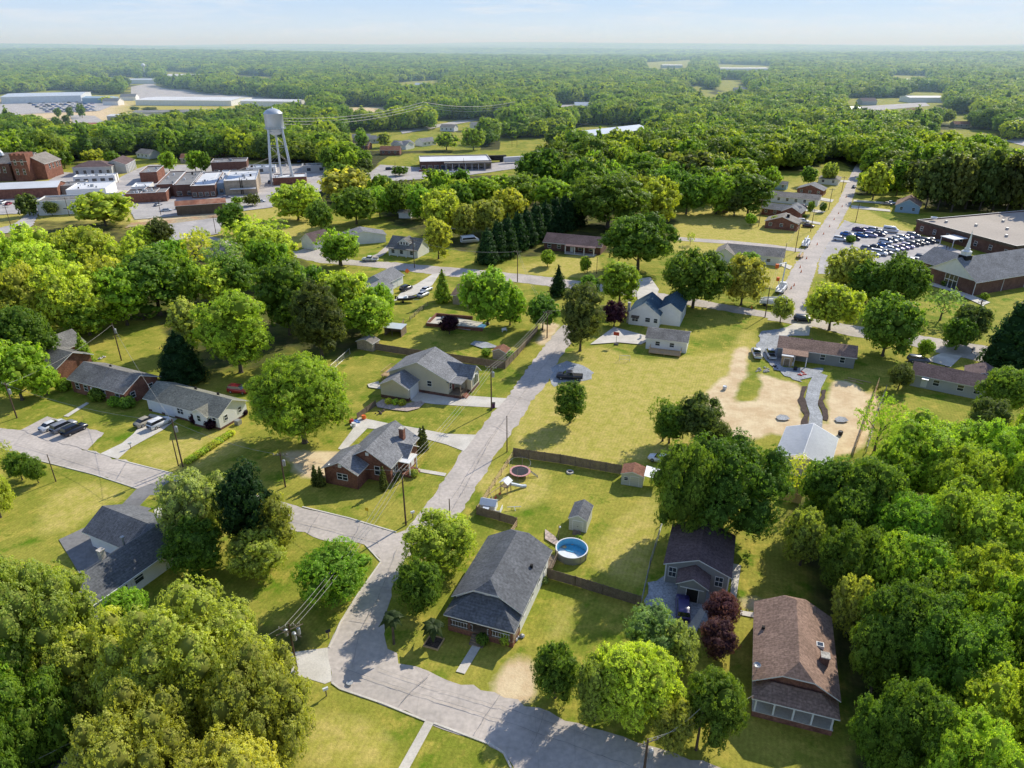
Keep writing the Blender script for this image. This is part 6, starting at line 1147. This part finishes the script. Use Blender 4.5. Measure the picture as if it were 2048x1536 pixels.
for a in [
 (105,1085,1400,290,'spread','O','broad olive tree left of the dark L-shaped roof'),(20,1235,1500,190,'round','M','bright green tree low on the left edge'),(415,1165,1470,320,'spread','O','largest pale olive tree over the bottom left corner'),(545,1270,1560,250,'spread','O','olive tree spreading toward the crossarm pole'),
 (330,1370,1680,280,'spread','O','olive tree at the bottom left, hiding the chimney roof'),(250,1210,1440,200,'round','O','olive tree between the two broad bottom left oaks'),(262,1168,1260,95,'round','M','small bright tree against the dark roof eave'),(30,1400,1660,170,'spread','G','deep green tree in the very bottom left corner'),(120,1330,1560,170,'round','G','dark green tree under the broad olive oak'),(500,1440,1740,260,'spread','O','olive tree cut by the bottom edge'),
 (408,925,1095,150,'round','A','pale mottled tree beside the dark L-shaped roof'),(400,1030,1150,130,'round','G','lower green tree below the pale mottled one'),(508,912,1110,120,'oval','D','dark tree between pale and yellow trees left of centre'),(562,975,1110,85,'oval','O','yellow green tree by the cross street end'),(520,1055,1150,125,'round','O','low yellow green tree at the lawn corner'),
 (672,1080,1200,165,'round','M','dense round green tree in the street bend'),(884,1017,1130,152,'round','Y','round yellow green tree at the intersection corner'),(843,1110,1220,105,'round','G','darker green tree beside the bungalow roof'),
 (610,693,885,228,'spread','M','big round maple over the long driveway end'),(482,567,745,150,'oval','M','tall bright oval tree behind the white ranch'),(368,660,765,103,'cedar','D','dark rounded cedar behind the white ranch roof'),(385,590,700,85,'oval','O','yellowish tree left of the tall oval tree'),(580,503,670,120,'oval','G','dark tree above the big round maple'),
 (645,560,715,115,'oval','K','olive dark tree right of the maple top'),(740,582,675,120,'round','M','bright tree above the tan shed'),(690,530,640,115,'round','Y','yellow tree left of the grey boat house roof'),(760,565,640,65,'round','M','small bright tree against the boat house roof'),(320,487,630,150,'oval','G','dark green tree behind the cedar'),(255,520,650,110,'oval','M','green tree left of the dark one behind the cedar'),
 (60,445,600,170,'spread','Y','leftmost yellow tree of the big left grove'),(185,440,590,170,'spread','Y','yellow tree at the top of the left grove'),(60,520,680,160,'spread','Y','yellow green tree low in the left grove'),(150,520,670,160,'spread','Y','yellow tree in the middle of the left grove'),(15,590,700,120,'round','M','green tree at the left edge above the brick roofs'),(225,500,640,110,'round','Y','yellow tree at the right of the left grove'),(110,480,620,150,'spread','Y','yellow tree in the heart of the left grove'),
 (435,520,610,105,'round','Y','yellow tree above the tall oval tree'),(375,500,620,90,'round','M','green tree above the cedar'),(212,379,452,118,'round','Y','round bright tree in front of the old warehouse'),(325,432,495,64,'round','K','dark mottled tree below the rail bed'),(470,400,470,58,'oval','G','dark tree beside the railway cars'),
 (520,425,520,140,'airy','Y','airy yellow tree by the side drive house'),(520,440,530,110,'round','Y','yellow tree behind the airy one'),(395,455,545,100,'airy','Y','thin leaved tree before the small grey house'),(455,470,560,100,'airy','A','pale airy tree above the dark grove'),(562,460,535,75,'round','Y','yellow tree left of the dark roofed cottage'),(350,470,560,80,'round','M','green tree right of the left grove'),
 (597,360,440,103,'round','Y','big bright round tree below the water tower'),(643,395,468,64,'round','G','green tree below the bright round one'),(713,368,448,93,'round','G','dark green tree above the side drive house'),(695,333,405,105,'round','O','olive tree behind the dark one, centre left'),(680,452,530,93,'airy','M','airy tree over the cross street bend'),(684,462,532,78,'round','M','round tree at the cross street bend'),
 (800,362,432,64,'round','G','green tree above the craftsman house'),(760,372,436,55,'round','M','smaller green tree left of the white shed'),(885,372,470,92,'round','Y','bright yellow tree behind the motorhome'),(845,375,440,70,'round','M','yellow green tree above the motorhome'),(877,430,518,62,'oval','Y','yellow tree with visible trunk before the camper'),(975,390,470,80,'round','O','olive tree left of the conifer hedge top'),(1018,372,450,80,'round','Y','yellow tree above the conifer hedge'),(930,400,480,60,'oval','O','olive tree left of the dark conifers'),
 (1215,337,455,175,'spread','G','huge dark green tree above the brick ranch'),(1312,352,448,95,'round','Y','yellow green tree beside the huge dark tree'),(1275,418,540,150,'spread','G','broad tree at the right end of the brick ranch'),(1385,490,615,140,'spread','G','broad dark tree right of the cream house'),(1482,505,610,95,'round','O','olive tree beside the bucket truck lawn'),(1490,500,545,60,'round','M','bright tree in front of the long grey roof'),
 (975,525,650,122,'round','M','large bright tree over the low brown roof'),(1020,570,650,70,'round','M','bright tree right of the large bright one'),(1085,583,660,76,'round','G','green tree left of the tall conifer'),(1160,554,702,98,'oval','K','tall dark conifer at the end of the centre street'),(1116,530,592,38,'cone','D','narrow dark conifer by the cross street'),(1238,514,612,84,'oval','M','bright tall tree before the cream house'),(1175,545,610,50,'round','G','dark tree behind the tall conifer'),
 (1228,598,652,52,'round','Q','dark purple tree beside the cream house'),(899,626,668,44,'round','Q','dark purple round tree on the pool terrace'),(886,537,603,38,'cone','M','small pointed green tree by the side driveway'),(1140,757,846,70,'oval','G','lone green tree on the open field'),(1325,785,882,78,'airy','G','airy tree left of the field cedar'),(1338,800,886,74,'oval','G','green tree left of the field cedar'),(1392,783,890,108,'round','K','dark cedar at the field edge'),(1430,835,905,64,'round','K','dull tree between the field cedar and the very large tree'),
 (1440,858,1075,245,'spread','G','very large dark tree behind the purplish roof'),(1362,872,1080,150,'spread','G','dark tree at the left shoulder of the very large tree'),(1640,900,1050,115,'oval','G','dark tree hiding the pavilion front'),(1722,900,1080,135,'round','G','green tree right of the pavilion'),(1600,1010,1130,100,'round','O','olive tree below the pavilion'),(1748,785,905,110,'airy','B','airy tree with bare limbs beside the tall new fence'),
 (1850,825,1000,220,'spread','B','broad yellow green tree behind the wire fence'),(1965,830,1010,190,'spread','B','bright tree at the right edge below the grey house'),(1800,975,1150,180,'spread','M','green tree in the middle of the right woods'),(1915,960,1180,220,'spread','B','large yellow green tree in the right woods'),(2020,1000,1200,150,'spread','B','yellow green tree touching the right edge'),(1995,722,835,112,'round','G','dark tree at the right end of the pale grey house'),(1965,790,880,90,'round','K','grey green tree below the pale grey house'),
 (1690,1040,1200,150,'spread','G','dark tree over the shaded lawn'),(1790,1150,1370,200,'spread','G','green tree right of the brown roof'),(1880,1200,1440,220,'spread','G','deep green tree in the lower right woods'),(1970,1310,1560,230,'spread','B','bright tree in the bottom right corner'),(1800,1350,1570,190,'spread','G','dark tree at the bottom, right of the porch columns'),(1990,1140,1380,200,'spread','M','green tree at the right edge, lower half'),(1690,1140,1270,85,'round','O','olive shrubby tree above the brown roof corner'),(1740,1215,1385,135,'round','G','tree leaning over the brown roof'),(1735,1370,1545,110,'round','G','low tree covering the right end of the brown house porch'),(1900,1420,1680,220,'spread','B','yellow green tree at the bottom right edge'),
 (2010,590,738,105,'cedar','D','dark pine at the right edge above the street'),(1658,558,660,112,'round','Y','bright tree left of the crossroads houses'),(1765,582,712,122,'round','G','dark spreading tree between the two right houses'),(1790,500,620,115,'spread','G','dense dark tree below the church lot'),(1692,487,590,100,'round','O','olive tree at the corner of the church lot'),(1730,520,610,90,'round','G','dark tree under the church lot'),(1880,572,640,80,'airy','A','pale airy tree on the church lawn'),(1930,600,690,80,'round','K','grey dark tree by the thick pole'),
 (1848,676,714,36,'round','M','small round tree on the right street lawn'),(1796,722,778,58,'round','K','dull olive tree between the right houses'),(1560,588,645,48,'round','O','small olive tree at the crossroads truck'),(1910,630,700,70,'round','G','dark tree before the right street'),(1950,527,548,22,'round','M','small tree on the church lot lawn'),(1863,525,553,20,'round','M','slim young tree by the church sign'),
 (1110,1282,1395,108,'round','G','dark green tree beside the clay drive'),(1262,1270,1440,190,'spread','Y','big yellow green tree over the lower street'),(1300,1205,1320,135,'round','A','grey green tree by the gravel yard'),(1350,1240,1350,90,'round','A','grey green tree next to the purple trees'),(1420,1330,1480,145,'round','G','green tree left of the brown porch house'),(1190,1300,1440,100,'round','O','olive tree beside the big yellow green one'),(1340,1390,1500,90,'round','O','yellow green bush tree at the bottom pole'),
 (1440,1178,1255,82,'round','P','upper of the two purple maples'),(1430,1232,1312,88,'round','P','lower of the two purple maples'),(45,675,800,130,'round','M','bright tree at the left edge before the brick roof'),(172,666,726,36,'cone','M','narrow bright tree at the brick gable'),(20,878,955,58,'airy','O','thin olive tree on the left lawn'),(45,900,960,55,'round','G','small green tree on the left lawn'),(77,912,966,44,'round','G','small dark lawn tree with long shadow'),(2,945,1035,72,'round','Y','yellow tree cut by the left edge'),(95,725,790,60,'round','M','green tree right of the left edge maple'),
 (1745,320,400,60,'round','Y','bright yellow tree at the top of the far street'),(1792,314,392,44,'oval','G','dark green tree right of the bright far street tree'),(1655,322,368,32,'round','O','small olive tree at the far street end'),(1615,330,372,36,'round','G','dark tree beside the pyramid roof'),(1495,340,432,90,'oval','G','dark tree left of the far street houses'),(1535,330,388,50,'round','M','green tree behind the blue shed'),(1550,430,455,28,'round','O','small tree at the chimney house front'),(1620,400,428,16,'round','G','tiny round tree in far garden'),(1644,403,425,15,'round','G','tiny dark shrub tree beside the far drive'),(1500,425,452,26,'round','M','small tree at the far field edge'),
 (1095,497,533,34,'round','M','small round lawn tree left before the brick ranch'),(1170,510,546,26,'round','M','small lawn tree right before the brick ranch'),(1380,462,490,20,'airy','Y','thin young tree in the bare field'),(1372,340,428,85,'round','G','dark tree at the woodland edge above the bare field'),(1432,345,428,80,'round','M','green tree at the woodland edge above the bare field'),(1468,372,432,58,'oval','K','dull tree beside the dark far street tree'),(1405,325,405,85,'round','G','second row tree above the bare field'),(1385,300,380,80,'oval','K','tall dull tree in the wood above the bare field'),(1340,330,420,70,'round','G','green tree behind the yellow green one beside the huge dark tree'),(1830,1060,1240,170,'round','M','green tree deep in the right woods, above centre'),(1930,1085,1290,190,'spread','B','yellow tree deep in the right woods'),(2035,880,1090,140,'spread','B','yellow tree on the right edge above the woods'),(1900,880,1060,160,'spread','B','yellow green tree behind the first row of right woods'),(1768,870,1010,100,'round','M','green tree between the airy tree and the broad yellow one'),(1680,960,1110,120,'round','G','dark tree below the pavilion trees'),
 (2040,1230,1470,150,'spread','G','dark tree on the right edge near the bottom'),(1850,1130,1320,150,'round','G','dark tree below the deep green right tree'),(1760,1060,1230,130,'round','M','green tree over the dark lawn edge'),(1592,905,1000,70,'airy','Y','thin yellow tree in front of the pavilion'),(2040,800,960,100,'round','B','yellow tree at the edge below the grey green one'),
 (1082,290,385,110,'spread','G','large dark tree on the skyline below the strip trailers'),(1040,345,420,90,'round','G','dark round tree above the conifer hedge'),(965,350,410,80,'round','M','green tree below the strip lot'),(1105,350,430,90,'oval','M','tall green tree behind the conifer hedge'),(1165,310,405,110,'spread','G','dark tree left of the huge dark tree'),(920,362,425,60,'round','G','green tree right of the yellow motorhome tree'),(1000,345,400,60,'oval','M','narrow green tree above the hedge'),
 (292,446,500,58,'round','Y','yellow tree at the edge of the rail side lot'),(405,452,505,50,'airy','A','pale tree at the end of the rail side lot'),(118,214,236,16,'oval','G','left of three dark trees by the distant car lot'),(142,212,236,14,'oval','G','middle of three dark trees by the distant car lot'),(165,206,236,18,'oval','G','right of three dark trees by the distant car lot'),(115,232,256,22,'round','G','round tree below the distant car lot'),(135,228,250,16,'round','K','small dull tree below the distant car lot'),(215,192,206,28,'round','Y','yellow tree beside the blue metal building'),(270,212,222,20,'round','K','dark tree before the long factory'),(300,213,223,30,'round','K','dark tree row piece before the factory wing'),
 (30,232,262,26,'round','K','dull tree at the left field edge'),(65,240,266,24,'round','G','green tree at the left field edge'),(275,222,252,34,'round','A','pale tree before the factory wing, left'),(315,226,252,34,'round','A','pale tree before the factory wing, centre'),(350,226,250,30,'round','A','pale tree before the factory wing, right'),(520,215,240,30,'round','G','green tree below the factory block'),(560,214,236,30,'round','M','green tree right of the water tower tank'),
 (660,290,345,46,'round','G','green tree right of the water tower legs'),(700,300,348,40,'round','M','green tree between the tower and the strip lot'),(725,255,300,28,'oval','M','slim tree left of the strip houses'),(690,262,300,30,'oval','M','slim tree at the end of the cables'),(770,262,295,30,'oval','O','slim olive tree among the strip houses'),(640,300,330,22,'round','K','small dull tree behind the tower buildings'),(130,300,336,40,'round','G','tree behind the bank roof'),(190,296,325,40,'round','Y','yellow tree behind the bank'),(225,300,330,36,'round','G','dark tree right of the bank'),
 (340,300,345,38,'round','M','left street tree above the corner shop'),(392,298,345,34,'oval','M','right street tree above the corner shop'),(412,302,345,26,'round','G','dark street tree behind the shop row'),(475,392,408,30,'round','M','small round tree in front of the tan block shop'),(505,385,412,34,'round','K','dark little tree right of the tan block shop'),
 (60,385,432,46,'round','K','dark trees hiding the left shop front'),(105,400,432,30,'round','K','dark shrub tree beside the old warehouse'),(800,330,352,34,'round','G','round tree in the strip parking lot'),(730,315,350,38,'round','K','dark olive tree left of the strip lot'),(893,262,300,52,'round','M','left round tree behind the strip roof'),(947,252,300,50,'round','M','right round tree behind the strip roof'),(1130,262,312,52,'round','Y','yellow round tree right beyond the strip'),
 (60,600,745,140,'spread','G','shaded green tree above the left brick roof'),(180,580,670,120,'round','M','green tree low at the edge of the left grove'),(270,470,590,110,'spread','Y','yellow green tree at the top right of the left grove'),(470,500,600,110,'round','G','green tree right of the yellow one above the tall oval'),(540,470,570,90,'round','M','green tree in the grove left of the boat house'),(620,520,640,100,'round','G','dark tree between boat house grove and big maple')]:
    if a[3]: T(*a)
for k, (x, yt, yb) in enumerate([(975,455,528),(995,438,520),(1015,428,512),(1035,420,500),(1052,414,492),(1070,405,482),(1090,400,472),(1110,392,466),(1130,388,460),(1150,384,452)]):
    T(x, yt, yb, 50, 'cedar', 'D', 'dark conifer in the hedge row left of the brick ranch', 'conifer hedge row')
for k, (x, yt, yb) in enumerate([(1850,300,418),(1875,296,420),(1902,300,424),(1930,292,418),(1958,296,422),(1985,300,420),(2012,298,424),(2040,296,430),(1830,318,400),(2065,300,440),(1890,310,410),(1945,312,412)]):
    T(x, yt, yb, 62, 'oval', 'K', 'tall dark tree in the row behind the brick hall', 'tall trees behind the brick hall')
for px, lab in (((843,902),'arborvitae at the right corner of the brick house'),((849,899),'second arborvitae at the right corner of the brick house'),((768,980),'narrow arborvitae before the brick house entrance'),((632,970),'arborvitae at the left corner of the brick house wing'),((643,972),'second arborvitae at the left corner of the brick wing')):
    T(px[0], px[1]-(48 if px[0] > 700 else 40), px[1], 17, 'column', 'K', 'dark narrow '+lab)
for px, w_, c, lab in [((778,808),15,'Y','yellow clipped bush left of three at the garage wall'),((791,809),15,'Y','yellow clipped bush middle of three at the garage wall'),((805,811),16,'Y','yellow clipped bush right of three at the garage wall'),((130,780),30,'M','round clipped bush at the brick duplex corner'),((108,765),28,'Y','yellow green round bush left of the brick duplex'),((232,812),26,'M','bright round bush before the brick duplex end'),((256,815),30,'G','dark round bush between duplex and white ranch'),((200,800),34,'G','low dark shrub at the duplex front'),
   ((395,846),26,'Q','dark red shrub at the white ranch front'),((425,856),26,'Q','second dark red shrub at the white ranch front'),((488,830),16,'Q','reddish shrub at the white ranch end wall'),((1013,1285),30,'Y','yellow flowering bush at the bungalow steps'),((965,1285),26,'G','dark bush under the bungalow porch'),((828,952),18,'O','yellow green bush by the brick house door'),((793,958),20,'K','dark bush under the brick house windows'),((1157,1080),14,'Y','yellow bush at the shed corner'),((973,712),20,'M','young leafy shrub left of the orange roofed shed'),((1018,718),22,'M','young leafy shrub right of the orange roofed shed'),((1000,733),12,'M','little shrub on the street verge'),
   ((1090,1165),16,'A','grey green shrub at the bungalow back corner'),((1890,572),18,'G','dark bush at the church entrance'),((1968,598),16,'M','green bush at the church corner'),((1700,485),18,'G','dark bush by the lot edge'),((1833,462),12,'G','dark clipped shrub at the hall corner'),((1360,1170),16,'K','dark shrub at the grey house entry'),((1590,396),14,'G','small bush in the far garden'),((30,600),20,'G','dark shrub by the left grove')]:
    X, Y = P(*px); dz = Y*CS+CH*SN; W = w_*dz/F; plant('bush', X, Y, W, W*.75, c, lab)
hb = lobes_of('bush', 1.6, 1.0)
for k in range(12):
    x, y = 378+k*7.6, 925-k*5.0; X, Y = P(x, y); plant('bush', X, Y, 1.7, .9, 'Y', 'low yellow green shrub in the hedge line beside the white ranch lawn', 'hedge line shrubs')
for k, px in enumerate([(1596,433),(1602,434),(1608,434),(1614,436)]): X, Y = P(*px); plant('bush', X, Y, 1.8, 1.2, 'G', 'small shrub in the row of four in the far garden', 'far garden shrub row')
# palms
def palm(px, ht, label, n=16):
    X, Y = P(*px); rt = empty('palm_tree', (X, Y, 0), 0, label=label, cat='palm'); part(rt, 'trunk', 'bark', lambda b: b.tube([(0,0,-.1),(.05,0,ht)], .17, 8, 0, .14))
    for k in range(n):
        a = k*2.4; el = R.uniform(-.4, 1.0); b = MB(); Ls = R.uniform(1.3, 1.7); prev = None
        for j in range(7):
            t = j/6; r_ = Ls*t*math.cos(el*(1-t*.6)); z = ht+Ls*t*math.sin(el)-1.1*t*t; w_ = .5*math.sin(math.pi*min(1, t*1.0+.05))+.03; c, s = math.cos(a), math.sin(a)
            cur = ((r_*c-s*w_, r_*s+c*w_, z-.12), (r_*c, r_*s, z), (r_*c+s*w_, r_*s-c*w_, z-.12))
            if prev: b.face([prev[0], cur[0], cur[1], prev[1]]); b.face([prev[1], cur[1], cur[2], prev[2]])
            prev = cur
        b.build('frond', 'leaf', rt, col=(.12,.17,.05))
    return rt
palm((788,1288), 4.6, 'tall palm with pale trunk at the street curve'); palm((868,1284), 2.9, 'short palm with wooden planter on the bungalow lawn')
t = thing('planter_box', (868,1286), 'square wooden planter frame around the short palm', 'planter', -20); part(t, 'frame', 'newwood', lambda b: (b.box(-1,1,-1,-.9,0,.25), b.box(-1,1,.9,1,0,.25), b.box(-1,-.9,-.9,.9,0,.25), b.box(.9,1,-.9,.9,0,.25))); part(t, 'soil', 'mulch', lambda b: b.box(-.9,.9,-.9,.9,0,.12))
# ------------------------------------------------------------------ woodland
def sample(y0, y1, step, grow=0.0):
    pts = []; Y = y0
    while Y < y1:
        s = step*(1+grow*(Y-y0)/max(1, y1-y0)); hw = Y*.80+60; n = int(2*hw/s)
        X = -hw+(np.arange(n)+NR.uniform(-.42, .42, n))*s; pts.append(np.stack([X, Y+NR.uniform(-.42, .42, n)*s, np.full(n, s)], 1)); Y += s*.92
    return np.concatenate(pts)
def keep(pts, hh, wfac=.5):
    X, Y, S = pts[:, 0], pts[:, 1], pts[:, 2]; Z = terr(X, Y); ok = np.ones(len(X), bool)
    for zf in (0, .35, .75):
        for dx in (-.45, 0, .45):
            px, py = Q(X+dx*S, Y, Z+hh*zf); ok &= ~clearpx(px, py)
    for fx, fy, fr in FOOT:
        ok &= np.hypot(X-fx, Y-fy) > fr+4
    if TREES:
        for tx, ty, r_ in TREES:
            if ty > 200: ok &= np.hypot(X-tx, Y-ty) > r_+2.5
    px, py = Q(X, Y, Z); ok &= (px > -260) & (px < 2300); return pts[ok]
near = keep(sample(322, 520, 10.5), 13)
d_ = np.hypot(near[:, 0], near[:, 1]); near = near[np.argsort(d_)]
px_, py_ = Q(near[:, 0], near[:, 1]); inv = (px_ > -20) & (px_ < 2068)
idx = np.where(inv)[0][:135]; rest = np.delete(near, idx, 0)
def zone(x, y):
    if x < 300: return 'leafy tree in the wood behind the old church and bank', 'woodland behind the old church'
    if x < 700: return 'leafy tree in the wood behind the shop row', 'woodland behind the shop row'
    if x < 1050: return 'leafy tree in the woods below the shopping strip', 'woodland below the shopping strip'
    if x < 1500: return 'leafy tree in the dense wood above the huge dark tree', 'dense central woodland'
    if x < 1720: return 'leafy tree in the wood at the top of the far street', 'woodland above the far street'
    return 'leafy tree in the wood behind the pine row', 'woodland behind the pine row'
for i in idx:
    X, Y, s = near[i]; k = R.choice(['round', 'round', 'oval', 'oval', 'spread']); lb, gp_ = zone(px_[i], py_[i]); u = R.uniform(.85, 1.25)
    plant(k, X, Y, s*1.22*u, R.uniform(10, 15.5), R.choice('MMGGGYOK'), lb, gp_, z=float(terr(X, Y)))
# distant forest: one object, instanced tree and grove crowns
fc = bpy.data.collections.new('forest_crowns')
def protoobj(i, me): o = bpy.data.objects.new('crown_%02d' % i, me); fc.objects.link(o)
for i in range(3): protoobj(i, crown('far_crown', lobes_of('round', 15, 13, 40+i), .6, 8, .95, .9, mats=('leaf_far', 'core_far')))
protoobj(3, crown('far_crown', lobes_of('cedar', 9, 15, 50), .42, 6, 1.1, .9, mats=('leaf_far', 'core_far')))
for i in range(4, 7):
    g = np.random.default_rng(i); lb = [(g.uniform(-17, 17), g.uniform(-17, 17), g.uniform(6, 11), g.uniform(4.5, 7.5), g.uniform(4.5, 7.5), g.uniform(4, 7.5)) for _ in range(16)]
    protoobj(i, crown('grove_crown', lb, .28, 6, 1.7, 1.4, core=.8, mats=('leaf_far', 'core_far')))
A = rest; B = keep(sample(520, 1300, 11.0, .25), 13); C = keep(sample(1300, 3000, 15, .6), 14); Dd = keep(sample(3000, 13500, 30, 1.6), 14)
pts = np.concatenate([A, B, C, Dd]); ii = np.concatenate([np.where(NR.random(len(A)+len(B)+len(C)) < .12, 3, NR.integers(0, 3, len(A)+len(B)+len(C))), NR.integers(4, 7, len(Dd))]); sc = np.concatenate([A[:, 2]/10*NR.uniform(.95, 1.5, len(A)), B[:, 2]/10*NR.uniform(.85, 1.5, len(B)), C[:, 2]/11*NR.uniform(.8, 1.4, len(C)), Dd[:, 2]/30*NR.uniform(.7, 1.05, len(Dd))])
sz = np.minimum(sc, 1.25)*np.concatenate([NR.uniform(.8, 1.15, len(A)+len(B)+len(C)), NR.uniform(.7, 1.1, len(Dd))])
print('trees', len(TREES), 'forest', len(A), len(B), len(C), len(Dd))
fm = bpy.data.meshes.new('forest'); fm.vertices.add(len(pts)); fm.vertices.foreach_set('co', np.stack([pts[:, 0], pts[:, 1], terr(pts[:, 0], pts[:, 1])], 1).astype(np.float32).ravel())
for nm_, arr, ty in (('idx', ii.astype(np.int32), 'INT'), ('sc', np.stack([sc, sc, sz], 1), 'FLOAT_VECTOR'), ('rot', np.stack([np.zeros(len(pts)), np.zeros(len(pts)), NR.uniform(0, 6.28, len(pts))], 1), 'FLOAT_VECTOR')):
    a_ = fm.attributes.new(nm_, ty, 'POINT'); a_.data.foreach_set('value' if ty == 'INT' else 'vector', arr.astype(np.int32 if ty == 'INT' else np.float32).ravel())
fo = put('forest', fm, kind='stuff', label='dense green forest reaching to the horizon', cat='forest')
ng = bpy.data.node_groups.new('forest_scatter', 'GeometryNodeTree'); ng.interface.new_socket('Geometry', in_out='INPUT', socket_type='NodeSocketGeometry'); ng.interface.new_socket('Geometry', in_out='OUTPUT', socket_type='NodeSocketGeometry')
gi, go = ng.nodes.new('NodeGroupInput'), ng.nodes.new('NodeGroupOutput'); ip = ng.nodes.new('GeometryNodeInstanceOnPoints'); ci = ng.nodes.new('GeometryNodeCollectionInfo')
ci.inputs['Collection'].default_value = fc; ci.inputs['Separate Children'].default_value = True; ci.inputs['Reset Children'].default_value = True; ip.inputs['Pick Instance'].default_value = True
def named(nm_, dt): n = ng.nodes.new('GeometryNodeInputNamedAttribute'); n.data_type = dt; n.inputs['Name'].default_value = nm_; return n.outputs['Attribute']
gl = ng.links.new; gl(gi.outputs[0], ip.inputs['Points']); gl(ci.outputs[0], ip.inputs['Instance']); gl(named('idx', 'INT'), ip.inputs['Instance Index']); gl(named('sc', 'FLOAT_VECTOR'), ip.inputs['Scale']); gl(named('rot', 'FLOAT_VECTOR'), ip.inputs['Rotation']); gl(ip.outputs[0], go.inputs[0])
fo.modifiers.new('scatter', 'NODES').node_group = ng
# ------------------------------------------------------------------ air haze: a real scattering volume over the whole landscape
hz = newmat('air_haze'); t = hz.node_tree; vs = node(t, 'VolumeScatter', Density=.00026, Anisotropy=.1); vs.inputs['Color'].default_value = (.55, .79, 1, 1); o_ = node(t, 'OutputMaterial'); t.links.new(vs.outputs[0], o_.inputs['Volume'])
MB().box(-16000, 16000, 430, 20500, -60, 135).build('haze', hz, kind='structure')
